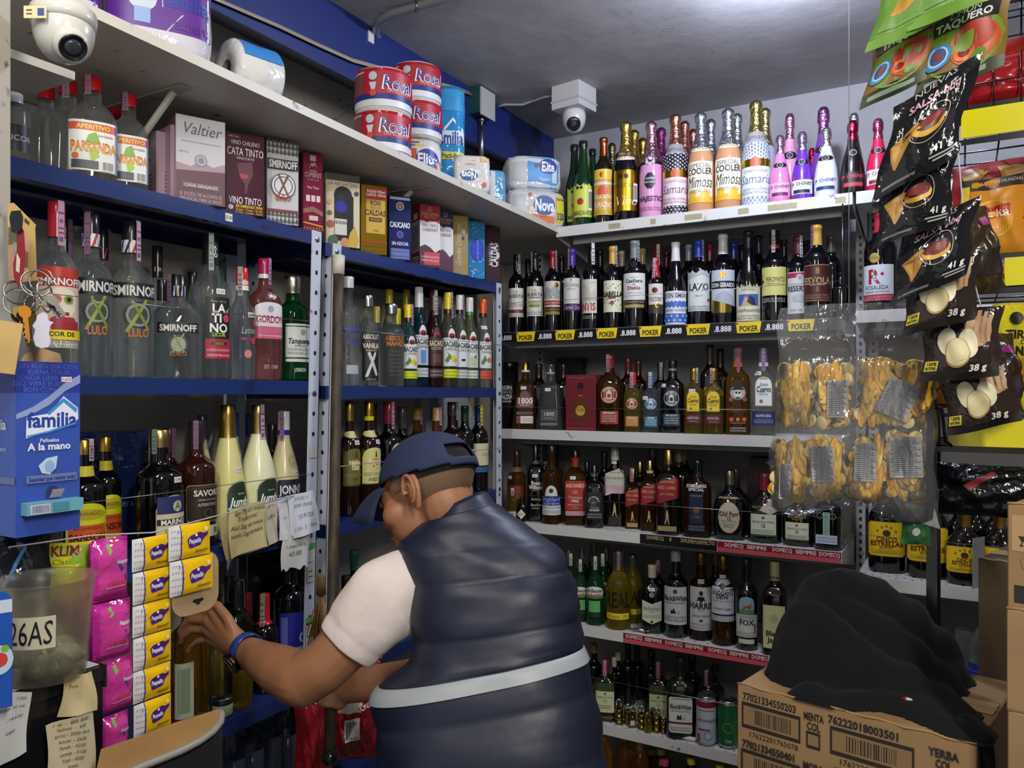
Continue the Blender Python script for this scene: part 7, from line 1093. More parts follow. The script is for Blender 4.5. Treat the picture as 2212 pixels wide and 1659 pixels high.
# clear tub with handwritten label on the black cabinet
zc0 = EYE - .385
m = MB(); m.box((-1.42, .30, .0), (-1.055, yx(222, -1.055), zc0), M('15161a', 'g')); m.box((-1.055, .30, zc0 - .02), (-1.052, yx(222, -1.055), zc0), M('1f2126', 'g')); m.box((-1.42, yx(222, -1.055), zc0 - .03), (-1.05, yx(222, -1.055) + .003, zc0 + .002), M('24262c', 'g'))
cab = thing('cabinet', 'black cabinet at lower left with notes taped to its front', 'cabinet', (0, 0, 0)); m.build('cabinet_body', cab)
def pap(px4, col, lb_, lines, tc, xq=-1.036): return note('paper_note', lb_, px4, col, lines, tc, xq)
pap([(-30,1500),(66,1494),(62,1625),(-30,1680)], 'd2d3d0', 'white scribbled sheet taped low on the cabinet at the left edge', [('recibos - 100', .9, .05, .1, .7), ('pedido lunes', .78, .05, .1, .7), ('- 14.600', .62, .05, .3, .5), ('cajas', .45, .05, .1, .4)], '55556a')
pap([(138,1462),(200,1450),(205,1532),(130,1552)], 'c3b489', 'small yellowed curled note taped above the list on the cabinet', [('Pan', .7, .1, -.3, .3)], '5a5238')
pap([(100,1568),(204,1532),(200,1680),(104,1690)], 'c0b494', 'yellowed price list sheet taped on the black cabinet', [('Ariel  -  800  Bolsa', .93, .055, 0, .9), ('huevos  -  600', .84, .055, 0, .9), ('Arroz - 3000 libra', .74, .055, 0, .9), ('Azucar - 2600', .64, .055, 0, .8), ('Panela - 4200', .54, .055, 0, .8), ('Lenteja - 3100', .44, .055, 0, .8), ('Frijol - 4500', .34, .055, 0, .8), ('Aceite', .24, .055, 0, .5)], '4a4436')
m = MB(); c = P(120, 1475, 1.02); m.box((-1.25, .40, zc0 + .001), (-1.06, yx(214, -1.06), zc0 + .002), M('cfd2d4')); tag(m.build('paper_sheet'), 'white paper sheet under the clear tub on the cabinet', 'paper')
c = P(98, 1440, 1.055); tb = thing('plastic_tub', 'frosted clear plastic tub with handwritten cream label', 'tub', (c.x, c.y, zc0 + .0035)); Rt, Ht = .060, zz(1262, 1.04) - zc0
m = MB(); m.lathe([(.001, 0), (Rt*.78, 0), (Rt*.82, .004), (Rt*.96, Ht*.86), (Rt*1.0, Ht*.88), (Rt*1.0, Ht*.98), (Rt*1.05, Ht), (Rt*1.05, Ht + .003), (Rt*.98, Ht + .002), (Rt*.93, Ht*.86), (Rt*.79, .006), (.001, .005)], GL('f4f0e4', .5, .3), 44, cap0=False, cap1=False); m.build('tub_wall', tb)
m = MB(); fz = math.atan2(-c.x, c.y)
def tp(u, v, l): r = Rt*(.82 + .14*v/Ht) + .001 + l; a = u/Rt + fz - .12; return (r*math.sin(a), -r*math.cos(a), v)
patch(m, tp, -.052, .020, Ht*.40, Ht*.72, M('cfc8ac'), .0); art(m, tp, -.013, Ht*.40, Ht*.72, .034, [T('26AS', .5, .72, '1a1620', w=.85, b=0, sh=.1)], .0006); m.build('label', tb)
m = MB()
for i in range(7): a = i*.9; q = Matrix.Translation((.026*math.cos(a), .026*math.sin(a), .02 + .006*(i % 3))); m.lathe([(.004, -.014), (.018, -.008), (.020, .004), (.01, .014), (.001, .016)], M('b3b4a4' if i % 2 else '8f9c86', 'k'), 10, q)
m.build('contents', tb)
# small blue carton at left edge
c = P(-42, 1480, .955); cb = carton('snack_carton', 'blue carton corner with fruit picture at the left edge, before the tub', (c.x, c.y), .06, .05, zz(1292, .97) - zc0, zc0 + .0025, '2456b0', math.atan2(-c.x, c.y) + .1, [B(.88, 1, 'c8d4e4'), E(.55, .45, .5, 'b8d0e8', 1.2), E(.55, .45, .3, 'c83a3a'), E(.75, .55, .15, '7fae3a'), E(.35, .62, .12, 'd8b030')], f='g')
# pouches behind the tub
def pouch(name, label, c, rz, w_, h, th, col, els, cat='pouch', fin='k', rot=None, wr=1.0, seed=1, shr=(0, 0)):
    t = thing(name, label, cat, c, rz, rot=rot); m = MB(); rr = random.Random(seed); ph = [rr.uniform(0, 6) for _ in range(6)]; NU, NV = 22, 26
    def f(u, v):
        a = max(0, 1 - abs(2*u-1)**2.6) * max(0, 1 - abs(2*v-1)**3.2)
        q = .16*math.sin(11*u + 3*v + ph[0]) + .12*math.sin(17*v - 6*u + ph[1]) + .10*math.sin(23*u + 9*v + ph[2]) + .16*math.sin(5*v + 7*u*u + ph[3])
        return th/2 * a * (1 + wr*q)
    def edge(u, v): e = .018*w_*math.sin(9*v + ph[4]) * wr; return (u - .5)*w_*(1 - .07*math.sin(PI*v)) + e, (v)*h + .012*h*math.sin(6*u + ph[5])*wr*(1 if v > .5 else -1)
    def S(u, v, l, s=-1): x, z = edge(u, v); return (x + z*shr[0], s*(f(u, v) + l), z + x*shr[1])
    for s in (-1, 1):
        V = [S(i/NU, j/NV, 0, s) for j in range(NV+1) for i in range(NU+1)]
        F = [(j*(NU+1)+i, j*(NU+1)+i+1, (j+1)*(NU+1)+i+1, (j+1)*(NU+1)+i) for j in range(NV) for i in range(NU)]
        m.add(V, F if s < 0 else [q[::-1] for q in F], M(col, fin), True)
    m.build('foil_body', t)
    if els:
        SOFT[0] = True; m = MB(); art(m, lambda u, v, l: S(min(max(u/w_ + .5, 0), 1), min(max(v/h, 0), 1), l), 0, .0, h, w_/2, els, .0010, .0004, .006, 'g' ); m.build('printed_front', t); SOFT[0] = False
    return t
c = P(142, 1250, 1.19); pouch('milk_pouch', 'green and yellow powdered milk pouch behind the clear tub', c - Vector((0, 0, .03)), R(60), .078, .085, .03, 'd8cf2a', [B(.45, .95, '9ab828'), E(0, .66, .55, 'd8d41c', .5), T('KLIM', .88, .16, '8a2a20', w=.5, b=1), T('Clasica', .70, .10, '7a9a18', w=.45), B(.10, .3, 'd8b41c')], seed=3)
c = P(40, 1215, 1.14); pouch('dark_pouch', 'dark crinkled plastic pouch behind the tub at the left edge', c - Vector((0, 0, .06)), R(55), .085, .11, .03, '14181f', [G([(-.5,.3),(.3,.8),(.36,.76),(-.42,.26)], '3a6fae')], seed=5)
# curved wooden seat edge at the bottom
m = MB(); zq = EYE - .470; top = [(218,1618),(300,1590),(380,1560),(440,1542),(474,1530),(480,1538),(476,1556),(460,1575),(430,1596),(390,1616),(340,1636),(290,1656),(240,1684),(200,1700)]
V = [Pz(x, y, zq) for x, y in top]; N_ = len(V); t = thing('stool', 'curved wooden seat edge with grey rim and black skirt at the bottom', 'stool', (0, 0, 0))
m.add(V + [p - Vector((0, 0, .010)) for p in V], [tuple(range(N_))[::-1], tuple(range(N_, 2*N_))] + [(i, N_+i, N_+(i+1) % N_, (i+1) % N_) for i in range(N_)], M('96703e', 'b')); m.build('seat_board', t)
m = MB(); m.tube([p + Vector((0, 0, -.004)) for p in V[4:]], .005, M('8a8880', 'w'), 6); m.build('seat_rim', t)
m = MB(); cc = sum(V, Vector()) / N_; W2 = [cc + (p - cc) * 1.0 + Vector((0, 0, -.012)) for p in V]; W3 = [Vector((p.x + .01, p.y - .005, .02)) for p in V]
m.add(W2 + W3, [(i, N_+i, N_+(i+1) % N_, (i+1) % N_) for i in range(N_)] + [tuple(range(N_, 2*N_))], M('0e0f12', 'c')); m.build('seat_skirt', t)
# broom pole and straw brush
t = thing('broom', 'worn brown wooden pole with taped white top leaning between the shelving units', 'broom', (0, 0, 0)); a = P(731, 590, 1.88); b = P(713, 1620, 1.62); top_ = P(732, 553, 1.885)
def bark():
    m = M('4f3d29', 'b').copy(); m.name = 'worn_pole'; N = m.node_tree.nodes; L = m.node_tree.links; b = N['Principled BSDF']
    tc = N.new('ShaderNodeTexCoord'); mp = N.new('ShaderNodeMapping'); mp.inputs['Scale'].default_value = (60, 60, 9); n = N.new('ShaderNodeTexNoise'); n.inputs['Scale'].default_value = 1; n.inputs['Detail'].default_value = 9; r = N.new('ShaderNodeValToRGB')
    r.color_ramp.elements[0].position = .35; r.color_ramp.elements[0].color = lin('241b12'); r.color_ramp.elements[1].position = .72; r.color_ramp.elements[1].color = lin('54442f')
    L.new(tc.outputs['Object'], mp.inputs[0]); L.new(mp.outputs[0], n.inputs['Vector']); L.new(n.outputs[0], r.inputs[0]); L.new(r.outputs[0], b.inputs['Base Color']); b.inputs['Roughness'].default_value = .6; return m
m = MB(); m.tube([a.lerp(b, k/10) for k in range(11)], .0125, bark(), 14); m.build('pole', t)
m = MB(); m.tube([a - (b - a).normalized()*-.004, top_, top_ + Vector((0, 0, .002))], [.0142, .0148, .012], M('c4c0b2', 'w'), 14); m.build('tape_wrap', t)
q = b + (b - a).normalized()*.03; m = MB(); m.tube([b, b.lerp(q, .6), q], [.0150, .0165, .010], M('17171a', 'g'), 14); m.build('rubber_tip', t)
t = thing('straw_brush', 'bundle of straw brush bristles hanging against the post by the sleeve', 'brush', (0, 0, 0)); m = MB(); c = P(694, 1275, 1.86); rr = random.Random(8)
for i in range(90):
    a_ = rr.uniform(-1, 1); e = P(686 + a_*24, 1375 + rr.uniform(-20, 28), 1.84 + rr.uniform(-.02, .02)); m.tube([c + Vector((rr.uniform(-.004, .004), rr.uniform(-.004, .004), 0)), c.lerp(e, .5) + Vector((0, a_*.004, 0)), e], .0009, M(rr.choice(('a5804c', '8a6a3c', 'b8935a')), 'c'), 3)
m.build('bristles', t)['kind'] = 'stuff'
m = MB(); m.tube([c + Vector((0, 0, -.01)), c + Vector((0, 0, .03)), P(690, 1240, 1.865)], [.012, .010, .006], M('7a6038', 'c'), 10); m.build('binding', t)
# red plastic parcels and an amber bottle low in the middle
def redbag(label, px, py, d_, w_, h, els, col='9a1c24', rz=0, seed=1): c = P(px, py, d_); return pouch('plastic_parcel', label, c, math.atan2(-c.x, c.y) + rz, w_, h, .07, col, els, cat='parcel', seed=seed, wr=.9)
redbag('red plastic parcel leaning left of the pole foot', 678, 1690, 1.74, .085, .21, [], seed=11)
redbag('clear and red plastic parcel with barcode behind the pole foot', 762, 1640, 1.80, .12, .16, [BC(-.0, .5, .3, .16), B(.75, .95, 'a89a8a', -.6, .3), T('Gol', .84, .12, 'e8d8d0', w=.3, x=.5, b=1), G([(-.5,.1),(.3,.2),(.1,.35),(-.4,.3)], '6a3a24')], seed=12)
redbag('small red glossy packet just under the white sleeve hem', 790, 1475, 1.86, .07, .05, [], 'b01c30', seed=13)
x, y, d = at_x(798, FX - .02); bottle('syrup_bottle', 'orange syrup bottle with dark round label beside the vest hem', .27, .036, 'vod', loc=(FX + .06, at_x(798, FX + .06)[1], .74), rz=R(60), glass=GL('d8742a', .7), cap=('2a1a20', .12, 'g'), labels=[Lb(.42, .70, 1.0, '3a1a24', [E(0, .8, .35, 'c87a3a'), T('CURAZAO', .5, .28, 'ece0e0', b=1, w=.9)], 'a'), Lb(.20, .42, .8, 'b07a88', [B(.2, .8, '3a1a24', -.7, .7)], 'e')])
# ================================================================ the man bending to the shelf
cR, cU, cF = Vector((.8660254, .5, 0)), Vector((0, 0, 1)), Vector((-.5, .8660254, 0))
def cap_(m, p0, r0, p1, r1, mat, seg=16, sq=1):
    p0, p1 = Vector(p0), Vector(p1); L_ = (p1 - p0).length; T_ = Matrix.Translation(p0) @ (p1 - p0).to_track_quat('Z', 'Y').to_matrix().to_4x4()
    pr = [(max(r0*math.sin(a*PI/10), .0002), -r0*math.cos(a*PI/10)) for a in range(6)] + [(max(r1*math.cos(a*PI/10), .0002), L_ + r1*math.sin(a*PI/10)) for a in range(6)]
    m.lathe(pr, mat, seg, T_, sx=1, sy=sq)
def chain(m, pts, mat, seg=16):
    for (a, ra), (b, rb) in zip(pts, pts[1:]): cap_(m, a, ra, b, rb, mat, seg)
def ell(m, T_, c, r, mat):
    q = T_ @ Matrix.Translation(c) @ Matrix.Diagonal((r[0], r[1], r[2], 1)); m.lathe([(max(math.sin(a*PI/14), .001), -math.cos(a*PI/14)) for a in range(15)], mat, 22, q)
def fuse(o, vox, it=5, disp=()):
    r = o.modifiers.new('join', 'REMESH'); r.mode = 'VOXEL'; r.voxel_size = vox; r.use_smooth_shade = True
    if it: s = o.modifiers.new('soft', 'SMOOTH'); s.factor = .5; s.iterations = it
    for k, (tp_, size, st) in enumerate(disp):
        t = bpy.data.textures.new(o.name + str(k), tp_); t.noise_scale = size
        d = o.modifiers.new('folds', 'DISPLACE'); d.texture = t; d.strength = st; d.mid_level = .5; d.texture_coords = 'GLOBAL'
    return o
SK = M('99694a', 's')
man = thing('person', 'man in blue cap, white shirt and navy quilted vest bending toward the shelf', 'person', (0, 0, 0))
Hc = P(926, 1058, 1.50); f_ = (cR * -.80 + cU * -.38 + cF * .46).normalized(); u_ = (cR * -.22 + cU * .90 + cF * .25); u_ = (u_ - f_ * u_.dot(f_)).normalized(); r_ = f_.cross(u_)
HM = Matrix((( r_.x, f_.x, u_.x, Hc.x), (r_.y, f_.y, u_.y, Hc.y), (r_.z, f_.z, u_.z, Hc.z), (0, 0, 0, 1)))
hl = lambda x, y, z: HM @ Vector((x, y, z))
m = MB()
ell(m, HM, (0, -.008, .022), (.074, .092, .072), SK); ell(m, HM, (0, .035, -.045), (.058, .062, .062), SK); ell(m, HM, (0, .070, -.080), (.032, .030, .026), SK); ell(m, HM, (0, .062, .0), (.056, .038, .05), SK)
cap_(m, hl(0, .090, .01), .010, hl(0, .112, -.030), .014, SK); cap_(m, hl(-.018, .088, -.068), .009, hl(.018, .088, -.068), .009, SK)
for s in (-1, 1): ell(m, HM, (s*.045, .055, -.03), (.022, .028, .025), SK)
neck = P(990, 1150, 1.48); cap_(m, hl(0, -.030, -.035), .054, neck, .050, SK)
sh_l, sh_r = P(905, 1262, 1.46), P(1150, 1262, 1.49); hipc = P(1085, 1900, 1.29)
nk2 = P(1010, 1230, 1.48); cap_(m, neck, .045, nk2, .045, SK); cap_(m, nk2, .045, sh_l, .045, SK); cap_(m, nk2, .045, sh_r, .045, SK); cap_(m, nk2, .06, hipc, .075, SK)
elb, wr = P(652, 1468, 1.42), P(527, 1402, 1.555)
chain(m, [(sh_l, .052), (P(790, 1350, 1.42), .050), (P(700, 1440, 1.41), .047), (elb, .048)], SK); chain(m, [(elb, .049), (P(608, 1448, 1.46), .046), (P(565, 1425, 1.51), .036), (wr, .027)], SK)
ell(m, Matrix.Translation(P(628, 1490, 1.42)), (0, 0, 0), (.03, .03, .026), SK)
for s in (-1, 1):
    hp_ = hipc + cR * (.085 * s); chain(m, [(hp_, .085), (Vector((hp_.x, hp_.y, .50)) + cF*.02, .058), (Vector((hp_.x, hp_.y, .10)) - cF*.03, .042)], SK)
# far arm crossing in front of the chest and holding the pole
ax_a, ax_b = P(731, 590, 1.88), P(713, 1620, 1.62); pole_at = lambda py: ax_a.lerp(ax_b, (py - 590) / 1030)
pc = pole_at(1505); chain(m, [(sh_r, .05), (P(1000, 1440, 1.60), .046), (P(880, 1468, 1.60), .040), (P(790, 1478, 1.62), .036), (P(752, 1490, 1.635), .028)], SK)
def fing(m, pts, r): chain(m, [(p, r * (1 - .10 * i)) for i, p in enumerate(pts)], SK, 10)
w2 = P(752, 1490, 1.635); knk = [P(735, 1484, 1.63), P(733, 1498, 1.63), P(732, 1511, 1.628), P(733, 1523, 1.63)]
for i, k in enumerate(knk):
    cap_(m, w2, .021, k, .0115, SK); py = 1484 + 13.5 * i; c = pole_at(py + 2)
    fing(m, [k, c - cF*.024 - cR*.004, c - cF*.018 - cR*.020, c - cR*.024 + cF*.006], .0092 - .0005*i)
fing(m, [w2 + cF*.01, P(738, 1478, 1.66), pole_at(1480) + cF*.024, pole_at(1484) + cF*.020 - cR*.014], .0105)
# reaching hand
kn = [P(462, 1322, 1.615), P(450, 1341, 1.625), P(449, 1361, 1.63), P(456, 1381, 1.63)]
for k in kn: cap_(m, wr, .024, k, .0125, SK); cap_(m, wr.lerp(k, .5), .0175, k, .0125, SK)
ftip = [[(432, 1318, 1.650), (412, 1328, 1.672), (402, 1340, 1.68)], [(416, 1338, 1.655), (396, 1352, 1.675), (388, 1366, 1.68)], [(415, 1361, 1.66), (396, 1375, 1.675), (390, 1388, 1.68)], [(428, 1385, 1.655), (412, 1398, 1.67), (406, 1408, 1.675)]]
for k, q, r in zip(kn, ftip, (.0098, .0100, .0095, .0085)): fing(m, [k] + [P(*a) for a in q], r)
fing(m, [P(512, 1376, 1.565), P(492, 1336, 1.575), P(470, 1308, 1.60), P(450, 1300, 1.63)], .0120)
body = fuse(m.build('body', man), .0042, 4)
for s in (-1, 1):
    m = MB(); T_ = HM @ Matrix.Translation((s*.075, -.024, -.010)) @ Matrix.Rotation(s*R(18), 4, 'Z')
    m.lathe([(.001, -.036), (.008, -.033), (.014, -.02), (.019, 0), (.019, .014), (.012, .028), (.001, .032)], SK, 18, T_, sx=.42, sy=1)
    m.tube([T_ @ Vector((s*.010, .002 + .017*math.sin(a), .004 + .026*math.cos(a))) for a in [(-3.0 + i*.4) for i in range(13)]], .0042, SK, 8)
    m.tube([T_ @ Vector((s*.010, .004 + .009*math.sin(a), .0 + .014*math.cos(a))) for a in [(-2.6 + i*.4) for i in range(10)]], .0028, M('96684a', 's'), 6)
    fuse(m.build('ear', man), .0018, 2)
    m = MB(); ell(m, HM, (s*.030, .088, .002), (.011, .010, .009), M('e8e4dc', 'g')); ell(m, HM, (s*.030, .0965, .002), (.005, .003, .005), M('1c120c', 'g')); m.build('eye', man)
    m = MB(); m.tube([hl(s*(.014 + .010*i), .098 - .004*i, .018 + .002*math.sin(i)) for i in range(4)], .0028, M('1a1210', 'h'), 6); m.build('eyebrow', man)
m = MB(); m.tube([hl(-.022 + .0055*i, .097 + .003*math.sin(i*PI/8), -.066) for i in range(9)], .0035, M('8a4a44', 's'), 6); m.build('mouth', man)
# hair: short fade under the cap, darker behind the strap
def headshell(m, r, z_lo, z_hi, mat, gate=None, c=(0, -.008, .022), NA=56, NE=30):
    V = []; F = []; keep = {}
    for j in range(NE + 1):
        el = R(-60) + (PI/2 - R(-60)) * j / NE
        for i in range(NA):
            az = 2*PI*i/NA; V.append(Vector((c[0] + r[0]*math.cos(el)*math.sin(az), c[1] + r[1]*math.cos(el)*math.cos(az), c[2] + r[2]*math.sin(el))))
    for j in range(NE):
        for i in range(NA):
            k = (i+1) % NA; q = (j*NA+i, j*NA+k, (j+1)*NA+k, (j+1)*NA+i); cc = sum((V[a] for a in q), Vector()) / 4
            if z_lo(cc) <= cc.z <= z_hi(cc) and (gate is None or gate(cc)): F.append(q)
    used = sorted({a for q in F for a in q}); ix = {a: n for n, a in enumerate(used)}
    m.add([HM @ V[a] for a in used], [tuple(ix[a] for a in q) for q in F], mat, True)
edge = lambda c: .030 + .10 * c.y                         # lower rim of the cap, higher at the brow
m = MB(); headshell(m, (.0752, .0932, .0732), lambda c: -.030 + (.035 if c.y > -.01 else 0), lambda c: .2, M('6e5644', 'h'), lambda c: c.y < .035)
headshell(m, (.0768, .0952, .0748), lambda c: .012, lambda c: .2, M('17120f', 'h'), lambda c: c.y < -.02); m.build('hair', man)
CAPM = M('1b2747', 'c'); m = MB()
hole = lambda c: not (c.y < -.055 and abs(c.x) < .040 and c.z < .056 and (c.z > .030 + .10*c.y + .008))
headshell(m, (.083, .101, .083), lambda c: .030 + .10*c.y - .004, lambda c: .3, CAPM, hole, NE=44, NA=80)
o = m.build('baseball_cap', man); so = o.modifiers.new('thick', 'SOLIDIFY'); so.thickness = .003
m = MB(); V = []; NB = 16
for j in range(6):
    for i in range(NB + 1):
        a = R(-62) + R(124) * i / NB; k = j / 5; rx, ry = .083 * (1 - .0*k), .106
        x = math.sin(a) * (rx + .003); y = -.008 + math.cos(a) * (ry - .006) + k * .102 * math.cos(a*.95); z = .030 + .10*y*.9 - .018 * (x/.08)**2 * (1 + k) - .045*k*k; V.append(hl(x, y, z))
m.add(V, [(j*(NB+1)+i, j*(NB+1)+i+1, (j+1)*(NB+1)+i+1, (j+1)*(NB+1)+i) for j in range(5) for i in range(NB)], CAPM, True)
b_ = m.build('cap_bill', o); so = b_.modifiers.new('thick', 'SOLIDIFY'); so.thickness = .003
m = MB(); ell(m, HM, (0, -.008, .1055), (.007, .007, .003), CAPM); m.build('cap_button', o)
# vest, lofted from shoulder to hem, with stitched seams
rows = [((925,1118),(1062,1078),1.49), ((893,1146),(1092,1102),1.485), ((860,1178),(1150,1140),1.475), ((868,1222),(1216,1192),1.46), ((886,1290),(1240,1250),1.44), ((893,1360),(1252,1312),1.42), ((880,1430),(1260,1372),1.405), ((806,1492),(1264,1400),1.39), ((812,1570),(1286,1490),1.365), ((820,1650),(1304,1590),1.34), ((826,1740),(1318,1700),1.31), ((832,1850),(1325,1830),1.28), ((840,1930),(1325,1915),1.26)]
def row(t):
    i = min(int(t), len(rows) - 2); k = t - i; q = [rows[max(min(i + a, len(rows)-1), 0)] for a in (-1, 0, 1, 2)]
    cr = lambda a, b, c, d: .5*((2*b) + (-a+c)*k + (2*a-5*b+4*c-d)*k*k + (-a+3*b-3*c+d)*k**3)
    v = [cr(*[x[s][c] for x in q]) for s in (0, 1) for c in (0, 1)] + [cr(*[x[2] for x in q])]
    return P(v[0], v[1], v[4]), P(v[2], v[3], v[4])
seams = (3.6, 5.3, 6.75, 7.9, 9.2, 10.4)
def vest_pt(t, th, l=0):
    a, b = row(t); c = (a + b) / 2; ax = (b - a) / 2; A = ax.length; ax = ax / A; by = (cF - cU * .16).normalized(); Bd = .075 + .045 * min(1, t / 4); n = 2.5
    s0 = min(abs(t - s) for s in seams); puff = .006 * min(1, s0 / .5) ** .5 if t > 2.6 else .005
    wr_ = .0016 * math.sin(th*3 + t*2.1) * math.sin(t*3.3 + th) + .0016 * math.sin(9*th + 2.2*t) * max(0, math.sin(t*1.7 + 2*th)) + .0016*math.sin(5*th - 4*t)*math.exp(-((t-4)/2)**2)
    co, si = math.cos(th), math.sin(th); rho = 1 / (abs(co)**n + abs(si)**n) ** (1/n)
    return c + ax * (co * rho * (A + puff - .006 + wr_ + l)) - by * (si * rho * (Bd + puff + wr_ + l))
NV_, NT = 96, 150; t0, t1 = .55, 12; m = MB(); V = [vest_pt(t0 + (t1-t0)*j/NT, 2*PI*i/NV_) for j in range(NT+1) for i in range(NV_)]
F = [(j*NV_+(i+1) % NV_, j*NV_+i, (j+1)*NV_+i, (j+1)*NV_+(i+1) % NV_) for j in range(NT) for i in range(NV_)] + [tuple(range(NV_)), tuple(NT*NV_+i for i in range(NV_))[::-1]]
VST = M('141a30', 'n'); m.add(V, F, VST, True); vest = m.build('quilted_vest', man)
m = MB(); V = [vest_pt(6.76 + .50*j/5 - .0, R(-8) + R(196)*i/70, .0035) for j in range(6) for i in range(71)]
m.add(V, [(j*71+i, j*71+i+1, (j+1)*71+i+1, (j+1)*71+i) for j in range(5) for i in range(70)], M('9ba2a6', 'p'), True); m.build('reflective_strip', vest)
m = MB()
def ringp(L_, R_, d, dd, b=.06, n=40, k=0): a, e = P(*L_, d), P(*R_, dd); c = (a+e)/2; ax = (e-a)/2; A = ax.length; ax /= A; by = (cF*.9 - cU*.22 - cR*.1).normalized(); return [c + ax*(A*math.cos(2*PI*i/n)) - by*(b*math.sin(2*PI*i/n)) + cU*(k*math.sin(i*1.3)) for i in range(n)]
rs = [ringp((880,1172),(1092,1110),1.48,1.48,.085), ringp((897,1158),(1080,1098),1.48,1.485,.080, k=.0008), ringp((912,1143),(1066,1084),1.485,1.49,.077), ringp((924,1128),(1056,1070),1.49,1.495,.074, k=.0008), ringp((932,1117),(1047,1062),1.492,1.497,.070), ringp((940,1118),(1041,1070),1.492,1.497,.062), ringp((944,1135),(1040,1090),1.492,1.497,.058)]
m.add([p for r in rs for p in r], [(j*40+(i+1) % 40, j*40+i, (j+1)*40+i, (j+1)*40+(i+1) % 40) for j in range(6) for i in range(40)], VST, True); m.build('collar', vest)
# white shirt sleeves
def sleeve(pts, rad, nm, hem, par):
    m = MB(); n = 30; segs = []
    P_ = [Vector(p) for p in pts]; K_ = 26
    def at(t): x = t*(len(P_)-1); i = min(int(x), len(P_)-2); k = x-i; return P_[i].lerp(P_[i+1], k), rad[i] + (rad[i+1]-rad[i])*k
    V = []
    for j in range(K_+1):
        t = j/K_; p, r = at(t); d = (at(min(t+.06, 1))[0] - at(max(t-.06, 0))[0]).normalized(); a = d.cross(cF).normalized(); b = a.cross(d).normalized()
        if j == K_ - 3: r -= .0025
        for i in range(n): th = 2*PI*i/n; q = r * (1 + .05*math.sin(3*th + 5*t) * (1-t*.5) + .03*math.sin(5*th - 9*t)); V.append(p + a*(q*math.cos(th)) + b*(q*.8*math.sin(th)))
    m.add(V, [(j*n+i, j*n+(i+1) % n, (j+1)*n+(i+1) % n, (j+1)*n+i) for j in range(K_) for i in range(n)], M('dccfca', 'q'), True)
    o = m.build(nm, par); s = o.modifiers.new('thick', 'SOLIDIFY'); s.thickness = .0025; s.offset = 0; s = o.modifiers.new('sub', 'SUBSURF'); s.levels = 1; s.render_levels = 1; return o
shirt = sleeve([P(930, 1262, 1.45), P(880, 1268, 1.435), P(836, 1292, 1.42), P(795, 1340, 1.41), P(750, 1396, 1.405)], [.055, .072, .078, .068, .057], 'shirt_sleeve', 0, man)
sleeve([P(1150, 1270, 1.49), P(1080, 1360, 1.58), P(1000, 1425, 1.61)], [.06, .062, .060], 'shirt_sleeve', 0, man)
# watch on the near wrist
m = MB(); d = (P(565, 1425, 1.51) - wr).normalized(); wc = wr + d*.012; a = d.cross(cF).normalized(); b = a.cross(d).normalized(); V = []
for k in (-.009, -.003, .003, .009):
    for i in range(30): th = 2*PI*i/30; V.append(wc + d*k + a*(.0325*math.cos(th)) + b*(.0315*math.sin(th)))
m.add(V, [(j*30+i, j*30+(i+1) % 30, (j+1)*30+(i+1) % 30, (j+1)*30+i) for j in range(3) for i in range(30)], M('1f3f8c', 'g'), True); o = m.build('watch', man); s = o.modifiers.new('t', 'SOLIDIFY'); s.thickness = .003
wn_ = (-cF*.80 - cR*.25 - cU*.45); wn_ = (wn_ - d*wn_.dot(d)).normalized(); T_ = Matrix.Translation(wc + wn_*.030) @ wn_.to_track_quat('Z', 'Y').to_matrix().to_4x4()
m = MB(); m.lathe([(.020, 0), (.0215, .003), (.0215, .010), (.019, .012)], M('3a3438', 'm'), 28, T_); m.lathe([(.0178, .0121), (.0170, .0125)], M('1a1418', 'd'), 28, T_)
m.tube([T_ @ Vector((.0195*math.cos(i*PI/12), .0195*math.sin(i*PI/12), .0118)) for i in range(25)], .0012, M('a07a3a', 'm'), 6); m.build('watch_case', o)
# trousers and shoes, below the frame
m = MB(); cap_(m, hipc + cU*.02, .11, hipc - cU*.04, .115, M('20242e', 'c'))
for s in (-1, 1): h_ = hipc + cR*(.085*s); chain(m, [(h_, .098), (Vector((h_.x, h_.y, .50)) + cF*.02, .075), (Vector((h_.x, h_.y, .12)) - cF*.03, .066)], M('20242e', 'c'))
fuse(m.build('trousers', man), .008, 3)
for s in (-1, 1): q = hipc + cR*(.085*s); q = Vector((q.x, q.y, 0)) - cF*.03; m = MB(); cap_(m, q + Vector((0, 0, .045)), .042, q + cF*.17 + Vector((0, 0, .035)), .034, M('15161a', 'g')); fuse(m.build('shoe', man), .006, 2)
